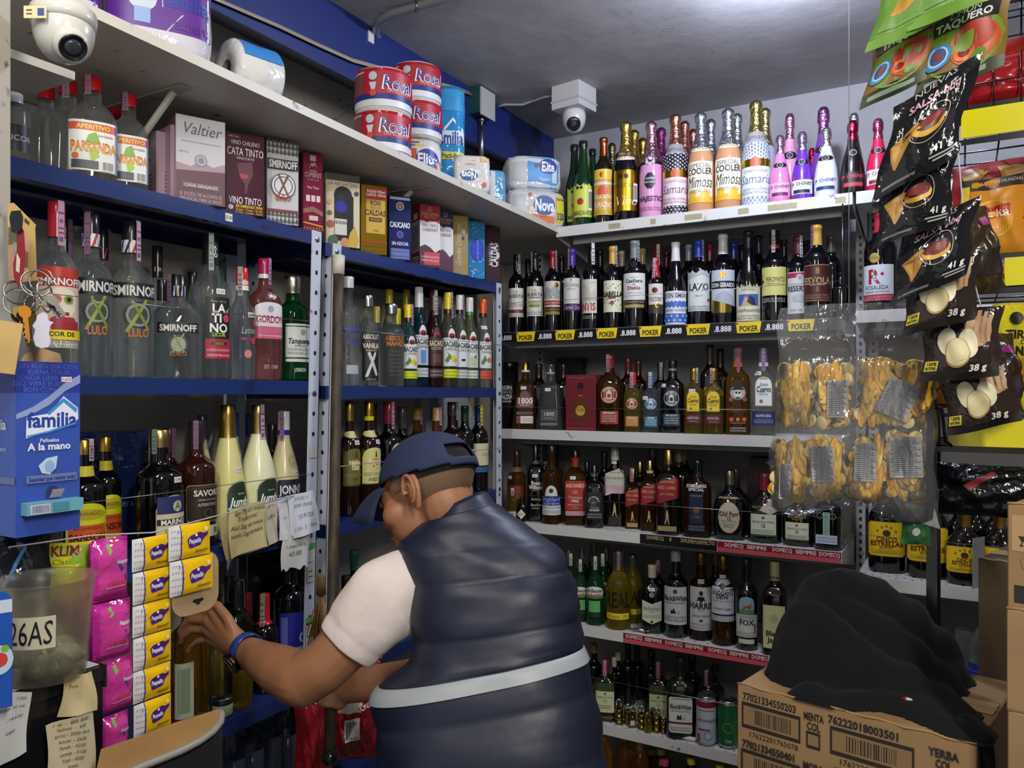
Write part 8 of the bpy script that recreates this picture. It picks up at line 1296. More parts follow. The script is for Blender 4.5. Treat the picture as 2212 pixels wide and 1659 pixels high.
# ================================================================ right side: hanging snack bags, rack, cartons, garment
def hbag(name, label, bx, by, d_, w_, h_, roll_, col, els, seed, th=.035, fin='k', yaw=0, wr=1.0, cat='snack bag', shr=(0, 0)):
    c = P(bx, by, d_); return pouch(name, label, c, 0, w_, h_, th, col, els, cat=cat, fin=fin, rot=(R(0), R(roll_), math.atan2(-c.x, c.y) + R(yaw)), seed=seed, wr=wr, shr=shr)
lim = [B(.0, .12, '6a9430'), B(.12, 1, '5f8a2a'), G([(-.6,.3),(-.2,.75),(.1,.9),(.5,.95),(.4,.5),(-.1,.3)], 'b8862f'), E(-.2, .5, .2, 'c99a3a', .5), E(.1, .68, .22, 'd8a846', .4), B(.16, .2, '5f8f3a', -.8, .6)]
taq = [B(0, .16, '26351a'), B(.05, .11, '8a9a88', -.8, .6), B(.16, 1, '7a5a1a'), E(0, .45, .95, '6a8a24', .8), E(.25, .42, .62, 'b8501e', .8), E(.25, .50, .5, 'a82a18', .7), E(.0, .34, .26, 'd8682a', .8), E(.0, .34, .14, '7a1a14', .8), E(.35, .26, .18, '5a8a2a', .7), G([(-.9,.68),(.8,.68),(.8,.95),(-.9,.95)], '17151a'), T('LIMON', .86, .08, 'c8c8c8', w=.5), T('TAQUERO', .75, .10, 'e0e0e0', w=.7, b=1), E(-.62, .38, .33, '3f8ac8'), E(-.62, .38, .25, 'b8d0e4'), E(-.62, .38, .2, '2a5a9a'), E(-.62, .38, .11, '8a2a2a')]
hbag('snack_bag', 'dark lime and chilli rolled-snack bag, lower left of the top cluster', 1930, 205, 1.31, .105, .12, 0, '26351a', taq, 41, .028, shr=(.22, .36))
hbag('snack_bag', 'dark lime and chilli rolled-snack bag, right of the top cluster', 2072, 178, 1.27, .128, .125, 0, '26351a', taq + [G([(.3,.92),(.8,.92),(.7,1.0),(.4,1.0)], 'b02830'), T('T', .96, .09, 'eeeeee', x=.55, w=.2, b=1)], 42, .028, shr=(.1, .22))
hbag('snack_bag', 'bright green lime chips bag hanging at the top left of the cluster', 1950, 82, 1.235, .108, .13, 0, '6c9a2c', lim, 43, .028, shr=(.25, .28))
hbag('snack_bag', 'bright green lime chips bag hanging at the top right of the cluster', 2046, 36, 1.20, .115, .13, 0, '6c9a2c', lim, 44, .028, shr=(.1, .2))
bbq = [B(0, 1, '17171a', -1, 1, 'k'), B(.05, .08, '6a6a6e', -.8, .0), G([(-.85,.52),(-.3,.62),(-.1,.55),(-.55,.18)], 'a87a38'), G([(-.8,.50),(-.5,.56),(-.55,.25)], 'c09048'), E(.10, .50, .40, 'c8983a', .62), E(.10, .54, .36, '5a1a1c', .55), E(.10, .55, .26, '7a2a28', .4), Rg(.1, .52, .46, 'b8b0a0', .04), T('SALSA bbq', .80, .09, 'c8a0b0', w=.6, b=1), T('41 g', .22, .08, 'd8d8d8', x=.62, w=.34, b=1), B(.12, .14, '9a9a9a', .3, .9), B(.08, .1, '9a9a9a', .4, .9), T('NUEVAS', .94, .07, 'b8b8b8', w=.7)]
hbag('snack_bag', 'black dipping-chips bag, topmost of the black ones, strongly crinkled', 1968, 392, 1.20, .118, .150, 0, '17171a', bbq, 51, .030, 'k', wr=1.5, shr=(.25, .52))
hbag('snack_bag', 'black dipping-chips bag hanging second down', 1968, 508, 1.232, .108, .118, 0, '17171a', bbq, 52, .028, 'k', wr=1.4, shr=(.10, .30))
hbag('snack_bag', 'black dipping-chips bag hanging third, over the wine with the red initial', 2004, 628, 1.262, .112, .120, 0, '17171a', bbq, 53, .028, 'k', wr=1.4, shr=(.14, .42))
yuc = [B(0, 1, '2b211d', -1, 1, 'k'), B(.0, .10, '17120f'), E(.45, .66, .38, 'a8805c', 1.1), B(.5, .92, 'b08a64', .2, .30), B(.5, .95, 'b08a64', .36, .47), B(.5, .93, 'b08a64', .53, .63), B(.5, .88, 'b08a64', .68, .78), E(-.35, .55, .26, 'd8d0b0', 1.5), E(.2, .50, .26, 'd8d0b0', 1.5), E(-.1, .38, .34, 'a88a50', 1.2), E(-.1, .39, .31, 'd2c89c', 1.2), T('YUCA', .93, .10, '9ab0a8', w=.4, x=-.2), G([(-.8,.80),(.3,.84),(.3,.93),(-.8,.89)], 'c0b898'), T('CON SAL MARINA', .865, .06, '2a2a20', x=-.25, w=.5, b=1), T('38 g', .16, .09, 'dcdcd4', x=.45, w=.3, b=1), B(.14, .28, 'c8b83a', -.95, -.6), T('100%', .24, .05, '2a2a14', x=-.78, w=.14, b=1), T('NATURAL', .18, .05, '2a2a14', x=-.78, w=.15, b=1)]
for bx, by, dd, rl, tx, sd in ((2132, 610, 1.34, -14, 'shiny gold-brown cassava chips bag seen edge-on behind the black bags', 61), (2172, 880, 1.36, -8, 'shiny dark cassava chips bag at the right behind the lower two', 62)):
    hbag('snack_bag', tx, bx, by + 20, dd + .05, .075, .150, rl, '3a2c1a', [E(.2, .8, .4, '8a2a7a', .5), B(.2, .5, '2b211d')], sd, .05, 'g', wr=1.3, yaw=40)
hbag('snack_bag', 'brown cassava chips bag with 38 g mark, first below the black bags', 2026, 708, 1.292, .108, .115, 0, '2b211d', yuc, 54, .028, 'k', shr=(.08, .24))
hbag('snack_bag', 'brown cassava chips bag hanging second, above the black post', 2072, 820, 1.322, .118, .118, 0, '2b211d', yuc, 55, .028, 'k', shr=(.04, .08))
hbag('snack_bag', 'brown cassava chips bag, lowest of the hanging chain', 2128, 926, 1.352, .112, .115, 0, '2b211d', yuc, 56, .028, 'k', shr=(-.14, .26))
m = MB(); a = P(2105, -60, 1.30); m.tube([P(2000, -60, 1.30), P(2030, 170, 1.33), P(2070, 330, 1.33), P(2090, 560, 1.33), P(2130, 700, 1.33), P(2165, 820, 1.31)], .0013, M('bfc0c4', 'g'), 6)
m.tube([Vector((P(2000,-60,1.3).x, P(2000,-60,1.3).y, CEIL)), P(2000, -60, 1.30)], .0013, M('bfc0c4', 'g'), 6); tag(m.build('hanging_line'), 'thin pale cord from the ceiling that the snack bags hang on', 'cord')
# big clear bag full of plantain snack packs
bw, bh, D_ = .285, .375, 1.50; c = P(1834, 1092, D_); big = thing('clear_plastic_bag', 'big clear plastic bag full of plantain snack packs hanging in front of the shelves', 'plastic bag', c); fb = math.atan2(-c.x, c.y); big.rotation_euler = (0, R(1.5), fb)
m = MB(); NU, NVv = 26, 34
def bigpt(u, v, s, l=0):
    a = max(0, 1 - abs(2*u-1)**12) * max(0, 1 - abs(2*min(v/.82, 1)-1)**14) if v < .82 else max(0, 1-abs(2*u-1)**4) * .05
    x = (u-.5)*bw*(1.04 - .09*v) + .004*math.sin(v*19); z = v*bh*(1 + .035*math.sin(2.2*u + .4)*(v > .8)) - (.014*(math.sin(9*u)+1)*(v < .04))
    return Vector((x, s*(.034*a + .003*math.sin(12*u + 9*v)*a + .003*math.sin(25*u - 14*v) + l), z))
for s in (-1, 1):
    V = [bigpt(i/NU, j/NVv, s) for j in range(NVv+1) for i in range(NU+1)]; F = [(j*(NU+1)+i, j*(NU+1)+i+1, (j+1)*(NU+1)+i+1, (j+1)*(NU+1)+i) for j in range(NVv) for i in range(NU)]; m.add(V, F, FILM('e6e6ea', .06, .10), True)
m.build('clear_film', big)
for sx in (-1, 1):
    m = MB(); V = [Vector((sx*bw*.40 + a, -.006, b)) for a, b in ((-.02, .012), (.03, .008), (sx*.035 + .006, -.030), (sx*.03 - .02, -.022))]; m.add(V, [(0,1,2,3)], FILM('e6e6ea', .25, .10), True); m.build('film_corner', big)
YP = [M('f0b41a', 'p'), M('e0a41c', 'p'), M('f2c440', 'p')]; PD = [M('dcc27c', 'p'), M('cdb26c', 'p'), M('e2cf90', 'p')]
def nutri(m, mp, cu, v0, v1, hw): art(m, mp, cu, v0, v1, hw, [B(0, 1, 'a6a6a6')] + [B(.06 + .052*i, .075 + .052*i, '3c3c3e', -.9 + .1*(i % 2), .9 - .2*(i % 3)) for i in range(17)] + [B(.1, .95, '4a4a4c', x, x + .02) for x in (-.5, -.1, .25, .6)] + [T('INFORMACION', .96, .05, '2a2a2a', w=.8)], .0004, .0002, .01, 'g')
packs = [(1722, 925, 150, 0, None, 'left end of the upper row'), (1806, 925, 150, -3, (1812, 862, 40, 80), 'second in the upper row'), (1888, 925, 155, 3, None, 'third in the upper row'), (1958, 925, 145, 10, (1928, 866, 62, 76), 'right end of the upper row'), (1704, 1085, 150, 2, (1694, 1040, 24, 78), 'left end of the lower row'), (1788, 1085, 150, -2, (1780, 1002, 44, 78), 'second in the lower row'), (1872, 1085, 150, 2, (1866, 998, 42, 82), 'third in the lower row'), (1956, 1085, 155, -3, (1962, 988, 62, 84), 'right end of the lower row')]
bn = Vector((math.sin(fb), -math.cos(fb), 0)); bl_ = big.location.copy()
def onbag(px, py, o=0): q = P(px, py, 1) - Vector((0, 0, EYE)); B0 = bl_ - Vector((0, 0, EYE)) + bn*o; k = B0.dot(bn)/q.dot(bn); return q*k + Vector((0, 0, EYE))
for n_, (px, pb, hp2, rl, lab, tx) in enumerate(packs):
    c = onbag(px, pb, .004*(n_ % 2)); w_ = 77/FPX*D_; h_ = hp2/FPX*D_; t = thing('snack_pack', 'clear pack of yellow plantain chips in the big bag, %s' % tx, 'snack pack', c, group='plantain chip packs in the clear bag'); t.rotation_euler = (0, R(rl), fb); rr = random.Random(100 + n_)
    m = MB()
    for s in (-1, 1):
        V = []
        for j in range(13):
            for i in range(11): u, v = i/10, j/12; a = max(0, 1-abs(2*u-1)**3)*max(0, 1-abs(2*v-1)**4); V.append(((u-.5)*w_*.98, s*(.018*a + .0015*a*math.sin(13*u+7*v+n_)), v*h_*.97 + .002))
        m.add(V, [(j*11+i, j*11+i+1, (j+1)*11+i+1, (j+1)*11+i) for j in range(12) for i in range(10)], FILM('e8e0c8', .0, .14), True)
    m.build('clear_wrapper', t); m = MB()
    for k in range(78):
        q = Vector((rr.uniform(-.40, .40)*w_, rr.uniform(-.012, .013), rr.uniform(.08, .90)*h_)); T_ = Matrix.Translation(q) @ Matrix.Rotation(rr.uniform(-.5, .5), 4, 'Z') @ Matrix.Rotation(rr.uniform(-1.1, 1.1), 4, 'Y') @ Matrix.Rotation(R(90) + rr.uniform(-.5, .5), 4, 'X')
        if k % 4 == 0: q.y = -.013; T_ = Matrix.Translation((q.x*.7, -.014, .22*h_ + .55*h_*rr.random())) @ Matrix.Rotation(rr.uniform(-.35, .35), 4, 'Y') @ Matrix.Rotation(R(90) + rr.uniform(-.2, .2), 4, 'X') @ Matrix.Rotation(rr.uniform(-.4, .4), 4, 'Y'); m.lathe([(.9, -.0012), (1, .0), (.9, .0012)], rr.choice(YP), 16, T_ @ Matrix.Diagonal((.0095, .034, 1, 1)))
        elif k % 5 < 3 and abs(q.x) < .25*w_ and .3*h_ < q.z < .75*h_: m.lathe([(1, -.0008), (1, .0008)], rr.choice(YP), 14, T_ @ Matrix.Diagonal((.0085, .030, 1, 1)))
        else: m.lathe([(.75, -.0012), (1, .0), (.85, .0014)], rr.choice(PD if k % 3 else YP), 12, T_ @ Matrix.Diagonal((.015, .013, 1, 1)))
    m.build('chips', t)['kind'] = 'stuff'
    if lab:
        m = MB(); Ti = t.matrix_basis.inverted(); lx, ly, lw, lh = lab; qc = Matrix.Rotation(-fb, 3, 'Z') @ (onbag(lx, ly, .028) - c); w2, h2 = lw/FPX*D_/2, lh/FPX*D_
        an = R({1: 4, 3: 14}.get(n_, 0)); nutri(m, lambda u, v, l: (qc.x + u*math.cos(an) + (v)*math.sin(an), qc.y - l, qc.z - u*math.sin(an) + v*math.cos(an)), 0, -h2/2, h2/2, w2); m.build('nutrition_label', t)
m = MB(); big_hook = P(1834, 700, 1.5); m.tube([Vector((big_hook.x, big_hook.y, CEIL)), big_hook + Vector((0, 0, .02))], .0007, M('cfd0d4', 'g'), 5); tag(m.build('hanging_thread'), 'fine clear thread holding the big plastic bag', 'thread')
hbag('snack_packet', 'small green clear-edged packet tip under the big plastic bag', 1978, 1176, 1.46, .05, .085, 0, '2a5a34', [B(.5, 1, '8a8a84'), E(0, .3, .3, 'b0b8b0')], 71, .02)
# snack rack with yellow strips
RY = 1.72; Xr = lambda px: at_y(px, RY)[0]; BK = M('16171b', 'g')
rk = thing('snack_rack', 'black wire snack rack with yellow price strips at the right edge', 'rack', (0, 0, 0))
x0, x1 = Xr(2012), Xr(2012) + .62; zr = [EYE + v for v in (-.10, .20, .485, .74)]
for xx, yy in ((x0, RY + .012), (x1, RY + .012), (x0, RY + .30), (x1, RY + .30)): m = MB(); m.box((xx - .009, yy - .009, 0), (xx + .009, yy + .009, EYE + .95), BK); m.build('post', rk)
for k, z in enumerate(zr):
    m = MB(); m.box((x0, RY, z + (.05 if k else .055)), (x1, RY + .004, z + .062), BK); m.box((x0, RY, z - .012), (x1, RY + .004, z - .002), BK)
    for i in range(12): xx = x0 + (x1-x0)*i/11; m.tube([(xx, RY + .005, z), (xx, RY + .30, z)], .0018, BK, 5)
    for j in range(4): m.tube([(x0, RY + .01 + .095*j, z), (x1, RY + .01 + .095*j, z)], .002, BK, 5)
    m.build('wire_shelf', rk)
    m = MB(); xa = x0 + (.028, .12, .05, .12)[k]; m.box((xa, RY - .004, z), (x1, RY - .001, z + .052), M('e6dc00', 'g')); m.build('yellow_strip', rk)
for z in (zr[2] + .10, zr[3] + .11, zr[2] + .24, zr[3] - .03):
    m = MB()
    for i in range(14): xx = x0 + .06 + (x1-x0-.06)*i/13; m.tube([(xx, RY + .0, z - .05), (xx, RY + .0, z + .05)], .0016, BK, 5)
    m.tube([(x0 + .05, RY, z), (x1, RY, z)], .0016, BK, 5); m.build('wire_grid', rk)
m = MB(); m.tube([(x0 + .006, RY - .005, zr[0] + .07), (x0 + .018, RY - .02, zr[0] + .075), (x0 + .024, RY - .02, zr[0] + .01), (x0 + .034, RY - .006, zr[0] + .0)], .003, BK, 8); m.build('wire_hook', rk)
def rbag(label, px, z, w_, h_, col, els, seed, fin='k', dy=.06, roll_=0): return pouch('snack_bag', label, (Xr(px), RY + dy, z + .004), 0, w_, h_, .05, col, els, cat='snack bag', seed=seed, fin=fin, rot=(0, R(roll_), R(-8)))
chipr = [B(0, 1, '8f1a1e'), G([(-.8,.8),(-.1,.85),(-.5,.35)], 'b08a40'), G([(0,.85),(.7,.8),(.35,.35)], 'b08a40'), B(.1, .12, 'c06060', -.6, .3)]
rbag('red corn chips bag in the rack, upper row behind the wire grid', 2150, zr[2] + .067, .17, .155, '8f1a1e', [E(-.3, .4, .4, 'b8604a', .5), E(.4, .6, .4, 'a84a3a', .6)], 81, dy=.14)
rbag('shiny red foil bag lying above the second yellow strip', 2140, zr[2] + .065, .20, .085, '9c1620', [T('tos', .5, .3, 'c84040', x=.6, w=.3)], 82, 'g', dy=.035)
rbag('red corn chips bag with triangle chips below the second strip', 2160, zr[1] + .17, .17, .100, '8f1a1e', chipr, 83, dy=.16)
mar = [B(0, .84, 'c8841a'), B(.84, 1, '2a2018'), E(0, .45, .62, 'd8a83a', 1.0), E(.0, .45, .55, 'd08a1c'), G([(-.6,.40),(.55,.48),(.55,.62),(-.5,.60)], 'a8221e'), T('garita', .52, .12, 'f0e8d8', x=.05, w=.5, b=1), T('LA COPA MUNDIAL', .93, .05, 'b8a890', x=.2, w=.6), B(.0, .9, 'd8c030', -1, -.72), B(.55, .6, '3a3018', -.95, -.78), B(.45, .48, '8a2a20', -.95, -.78)]
rbag('orange potato chips bag with red oval on the third rack level', 2150, zr[1] + .062, .118, .15, 'c8841a', mar, 84, dy=.05)
rbag('second orange potato chips bag at the picture edge', 2268, zr[1] + .062, .125, .15, 'b87818', mar, 85, dy=.05)
rbag('yellow plantain strips bag at the right edge over the lowest strip', 2222, zr[0] + .066, .115, .20, 'd8cc20', [T('TIRAS', .70, .08, '2a2a18', w=.6, b=1, x=-.1), T('DE', .63, .04, '2a2a18', w=.2), T('BANANA', .55, .08, '2a2a18', w=.7, b=1), E(0, .38, .5, 'c8a020', .7), B(.2, .26, 'b8502a', -.6, .6), B(.30, .33, 'b8502a', -.6, .6), E(-.3, .85, .2, '1a1a1a')], 86, dy=.035)
rbag('red chips bag standing at the rack left end, behind the cassava bag', 2052, zr[0] + .066, .075, .17, '8f1a1e', [E(-.3, .7, .4, 'a8a8a8', 1.2), G([(-.6,.05),(.6,.05),(.6,.3),(-.6,.2)], 'c8842a')], 87, dy=.04)
rbag('orange crinkled packet lying under the third strip', 2190, zr[0] + .30, .10, .05, 'c8842a', [], 88, dy=.1)
rbag('black plastic bag hanging under the lowest yellow strip', 2116, zr[0] - .140, .22, .10, '0c0d0f', [G([(-.2,.6),(.2,.9),(.3,.85),(-.1,.5)], '7a2a30')], 89, dy=.03)
# cartons
ztop = EYE - .52
def zp(px, py, z=ztop): return Pz(px, py, z)
FL_, FR_, BL_ = zp(1593, 1478), zp(2110, 1613), zp(1694, 1368); wv = FR_ - FL_; wl = wv.length; ang = math.atan2(wv.y, wv.x); dl_ = .335
nb = Vector((-math.sin(ang), math.cos(ang), 0)); ctr = (FL_ + FR_)/2 + nb*dl_/2
def frame(x0, x1, y0, y1, t=.018, c='26231f'): return [B(y0, y1, c, x0, x1), B(y0 + t, y1 - t, '866a47', x0 + t*1.0, x1 - t*1.0, 'b')]
bx = []
nums = [('77021334550203', '17622201765078', 'MENTA', '7622201800 3501', '17622201766105', 'YERBA'), ('77021334550401', '1762220176', 'MORA', '7622202012', '17622201766', 'MIEL'), ('77021334550', '17622201765', 'FRESA', '7622202020', '1762220176', 'MANGO')]
for i, (a, b, c1_, d1, e1, f1_) in enumerate(nums):
    y = 1 - .235 * i - .05
    bx += [T(a, y - .002, .036, '26231f', x=-.70, w=.26, b=1)] + frame(-.97, -.40, y - .16, y - .03) + [BC(-.66, y - .095, .20, .044, '26231f', None), T(b, y - .185, .026, '26231f', x=-.66, w=.24)]
    bx += [T(c1_, y - .015, .036, '26231f', x=-.28, w=.09, b=1), T('COL', y - .06, .036, '26231f', x=-.28, w=.06, b=1)] + frame(-.345, -.22, y - .165, y - .085, .014)
    bx += [T(d1.replace(' ', ''), y + .0, .036, '26231f', x=.15, w=.30, b=1)] + frame(-.13, .56, y - .16, y - .03) + [BC(.22, y - .095, .24, .044, '26231f', None), T(e1, y - .185, .026, '26231f', x=.2, w=.26)]
    bx += [T(f1_, y - .02, .036, '26231f', x=.78, w=.11, b=1), T('COL', y - .065, .036, '26231f', x=.78, w=.06, b=1)] + frame(.70, .86, y - .17, y - .09, .014)
CB = '957650'
def cbox(label, c, w_, d_, h, z, rz, els=(), open_flaps=True, side=None, col=CB):
    t = carton('cardboard_box', label, (c.x, c.y), w_, d_, h, z, col, rz, els, side or (), f='b', cat='cardboard box')
    m = MB(); a, b = w_/2, d_/2
    m.box((-a, -.004, h + .0012), (a, .0, h + .0024), M('a8865c', 'b')); m.box((-a*.98, -.028, h + .0015), (a*.98, .028, h + .0021), M('b89a6c', 'g'))
    for q, w3 in ((-b + .001, .004),): m.tube([(-a + .02*i*(w_/.38), q + .0015*math.sin(i*2.1), h + .001 + .0012*math.sin(i*1.7)) for i in range(20)], .0022, M('9c7b50', 'b'), 5)
    m.build('flap_tape', t); return t
H1 = .352
cbox('brown cardboard box printed with barcodes under the black sweatshirt', ctr, wl, dl_, H1, ztop - H1, ang, bx)
cbox('plain cardboard box directly under the barcode one', ctr + Vector((.004, .006, 0)), wl, dl_, H1, ztop - 2*H1 - .004, ang + .02)
cbox('cardboard box at the base of the stack under the sweatshirt', ctr, wl, dl_, ztop - 2*H1 - .010, .001, ang)
m = MB(); q = zp(1700, 1392, ztop + .0008); mpb = lambda u, v, l: q + wv.normalized()*(u) + nb*(v) + Vector((0, 0, l)); art(m, mpb, 0, 0, .03, .03, [T('GUMA', .5, .4, '3a342c', w=.8, b=1, rot=0), B(-.6, -.1, '4a443a', -.2, .8)], .0003)
o = m.build('box_stamp'); o.parent = bpy.data.objects['cardboard_box']; o.matrix_parent_inverse = Matrix.LocRotScale(Vector((ctr.x, ctr.y, ztop - H1 + .0008)), Matrix.Rotation(ang, 3, 'Z').to_quaternion(), None).inverted()
m = MB(); c = zp(1960, 1522, ztop + .012); V = [c + Vector(p) for p in ((-.03, 0, 0), (0, -.012, .004), (.045, 0, -.006), (.03, .02, 0), (-.01, .02, .004), (0, 0, .012))]
m.add(V, [(0,1,5), (1,2,5), (2,3,5), (3,4,5), (4,0,5)], M('c9c4c4', 'g')); m.add([V[0] + Vector((.004, -.001, .0015)), V[1] + Vector((0, 0, .002)), V[5] + Vector((-.002, -.002, .001))], [(0,1,2)], M('a02028', 'g')); tag(m.build('crumpled_wrapper'), 'white and red crumpled wrapper under the sweatshirt edge on the box', 'wrapper')
# second stack of cartons at the right edge
zt1 = [1086, 1312, 1532, 1760]; fz2 = R(-16); dS = 1.06
def stk(label, pxl, yt, yb, dd, col, els, dz=0, w_=.30):
    a = P(pxl, yt, dd); zT = zz(yt, dd); zB = zz(yb, dd); c = a + Vector((math.cos(fz2), math.sin(fz2), 0))*w_/2 + Vector((-math.sin(fz2), math.cos(fz2), 0))*.11
    return cbox(label, c, w_, .22, zT - zB - .0035, zB + .001, fz2, els, col=col)
gl = [B(.55, .9, 'ab8b60', -.98, -.5), G([(-.93,.70),(-.87,.70),(-.88,.66),(-.90,.62),(-.88,.60),(-.92,.60),(-.90,.64)], '26231f'), B(.05, .22, '26231f', -.96, .6), T('FRAGIL', .135, .11, '866a47', x=-.6, w=.3, b=1), E(-.82, .45, .09, '8a7048', 1), E(-.82, .45, .07, CB, 1)]
s1 = stk('top carton of the stack at the right edge, with printed symbols', 2176, 1086, 1312, dS, '8f734c', gl)
s2 = stk('second carton down in the right edge stack', 2174, 1312, 1532, dS, '957854', [])
s3_ = stk('third carton down in the right edge stack', 2176, 1532, 1790, dS, '957854', [])
zb3 = zz(1790, dS); c = P(2176, 1532, dS) + Vector((math.cos(fz2), math.sin(fz2), 0))*.15 + Vector((-math.sin(fz2), math.cos(fz2), 0))*.11; cbox('tall bottom carton under the right edge stack', c, .31, .23, zb3 - .004, .001, fz2)
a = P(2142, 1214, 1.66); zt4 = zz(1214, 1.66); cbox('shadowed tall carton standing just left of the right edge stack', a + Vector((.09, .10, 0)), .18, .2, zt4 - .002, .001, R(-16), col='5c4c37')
# black sweatshirt heap
HB = M('060608', 'h'); m = MB()
RD = [[(1732,1300,1.45,.055),(1765,1240,1.50,.06),(1820,1226,1.50,.06),(1890,1245,1.49,.06),(1960,1290,1.47,.06),(2020,1350,1.45,.05),(2045,1420,1.42,.04)],
 [(1728,1300,1.45,.05),(1722,1350,1.43,.05),(1735,1410,1.41,.045),(1752,1440,1.40,.04)], [(1735,1310,1.44,.04),(1765,1300,1.44,.05),(1805,1335,1.41,.055),(1822,1400,1.38,.05),(1800,1460,1.36,.04)],
 [(1830,1290,1.45,.05),(1900,1325,1.43,.055),(1960,1370,1.40,.055),(2015,1425,1.38,.05)], [(1840,1360,1.40,.04),(1880,1400,1.37,.05),(1940,1430,1.35,.055),(2000,1470,1.33,.05),(2050,1515,1.27,.045)],
 [(1745,1474,1.342,.028),(1790,1490,1.322,.032),(1826,1496,1.31,.032)], [(1838,1496,1.31,.028),(1900,1490,1.31,.034),(1980,1506,1.28,.040),(2040,1540,1.23,.036)], [(1960,1480,1.32,.06),(2030,1520,1.26,.05),(2085,1560,1.20,.04),(2112,1590,1.17,.025)]]
RD = [[(P(*q[:3]), q[3]) for q in r] for r in RD]; e1, e2 = wv.normalized(), nb
def hh_(a, b):
    p = FL_ + e1*a + e2*b; best = 0
    for k_, r in enumerate(RD):
        for (A, wa), (B_, wb) in zip(r, r[1:]):
            d = (B_ - A).xy; t = max(0, min(1, (p.xy - A.xy).dot(d) / d.dot(d))); q = A.lerp(B_, t); w_ = wa + (wb - wa)*t; ds_ = (p.xy - q.xy).length / (w_*1.05)
            if ds_ < 1: best = max(best, (q.z - ztop) * (1 - ds_**2.2) ** .62 + .0012*math.sin(60*t + 9*ds_))
    return best
NA_, NB_ = 104, 100; H_ = {}
for i in range(NA_ + 1):
    for j in range(NB_ + 1): a, b = -.04 + (wl + .09)*i/NA_, -.07 + .46*j/NB_; H_[i, j] = (a, b, hh_(a, b))
for _ in range(2): H_ = {k: (v[0], v[1], v[2] if not v[2] else (2*v[2] + sum(H_.get((k[0]+x_, k[1]+y_), v)[2] for x_, y_ in ((1,0),(-1,0),(0,1),(0,-1))))/6) for k, v in H_.items()}
ix = {}; V = []; F = []
for i in range(NA_):
    for j in range(NB_):
        c4 = [(i, j), (i+1, j), (i+1, j+1), (i, j+1)]
        if max(H_[c][2] for c in c4) > .003:
            for c in c4:
                if c not in ix: ix[c] = len(V); a, b, h_ = H_[c]; V.append(FL_ + e1*a + e2*b + Vector((0, 0, max(h_, .002) + .0015*math.sin(a*95 + b*60) * (h_ > .01))))
            F.append([ix[c] for c in c4])
m.add(V, F, HB, True); n_ = len(V); m.add([Vector((p.x, p.y, ztop + .0028)) for p in V], [q[::-1] for q in F], HB)
chain(m, [(P(2085, 1560, 1.19), .012), (P(2122, 1592, 1.165), .013), (P(2134, 1640, 1.165), .010), (P(2136, 1720, 1.165), .008)], HB)
hd = m.build('sweatshirt')
tag(hd, 'black sweatshirt heaped on top of the barcode-printed box', 'sweatshirt')
# small things on the low back shelves
def padlock(label, px, of, w_, h_, sh, rz=0, round_=True, sticker_=False):
    x, y, d = at_y(px, FY + of); t = thing('padlock', label, 'padlock', (x, y, zBG + .001), math.atan2(-x, y) + rz, group='brass padlocks on the low shelf'); t.scale = (1.15, 1.15, 1.3); m = MB(); BR = M('8f7636', 'm')
    if round_:
        m.lathe([(w_, 0), (w_, h_*.22), (w_*.86, h_*.24), (w_*.86, h_*.30), (w_, h_*.32), (w_, h_*.64), (w_*.86, h_*.66), (w_*.86, h_*.70), (w_, h_*.72), (w_, h_), (w_*.9, h_ + .001)], BR, 20)
    else: m.box((-w_, -w_*.55, 0), (w_, w_*.55, h_), BR); m.lathe([(.004, -.001), (.003, .003)], K, 10, Matrix.Translation((0, -w_*.55, h_*.75)) @ Matrix.Rotation(R(90), 4, 'X'))
    m.build('lock_body', t); m = MB(); r = w_*.58; m.tube([(-r, 0, h_ - .002), (-r, 0, h_ + sh*.5)] + [(-r*math.cos(i*PI/8), 0, h_ + sh*.5 + r*math.sin(i*PI/8)) for i in range(9)] + [(r, 0, h_ + sh*.5), (r, 0, h_ - .002)], .0028, M('a8a8a6', 'm'), 8); m.build('shackle', t)
    if sticker_: m = MB(); m.box((-w_*.6, -w_*.55 - .0008, h_*.2), (w_*.6, -w_*.55 - .0002, h_*.5), M('d0c8c4')); m.build('price_sticker', t)
for a in (('tallest padlock at the left of the brass group', 1337, .035, .0135, .040, .036), ('padlock second from left with slim round body', 1356, .050, .0115, .036, .020), ('flat brass padlock with white sticker', 1365, .028, .012, .040, .014, .3, False, True), ('round-bodied padlock in the middle of the brass group', 1386, .034, .0130, .040, .026), ('upright square brass padlock with rivet at front', 1400, .018, .0105, .044, .004, .5, False), ('square brass padlock standing behind the round one', 1407, .060, .011, .046, .004, .5, False), ('round padlock right of the square one', 1418, .040, .0140, .042, .024), ('smallest padlock at the right end of the brass group', 1433, .035, .0075, .030, .014)): padlock(*a)
def can(label, px, of, yt, w_, cols, els, rz=0, ud=False):
    x, y, d = at_y(px, FY + of); Rr = w_/2/FPX*d; H = zz(yt, d) - zBG; t = thing('drink_can', label, 'can', (x, y + .008, zBG + .001), math.atan2(-x, y) + rz); m = MB()
    m.lathe([(Rr*.80, 0), (Rr*.86, .003), (Rr, .012), (Rr, H - .012), (Rr*.86, H - .003), (Rr*.86, H), (Rr*.80, H), (Rr*.78, H - .005), (.002, H - .006)], M('b4b6ba', 'm'), 32); m.build('can_body', t); m = MB()
    mpc = lambda u, v, l: ((Rr + .0004 + l)*math.sin(u/Rr), -(Rr + .0004 + l)*math.cos(u/Rr), v)
    V = [mpc(-PI*Rr + 2*PI*Rr*i/48, v, 0) for i in range(49) for v in (.012, H - .012)]; m.add(V, [(2*i, 2*i+2, 2*i+3, 2*i+1) for i in range(48)], M(cols, 'g'), True); art(m, mpc, 0, .012, H - .012, Rr, els, .0003, .0002, .003); m.build('can_print', t)
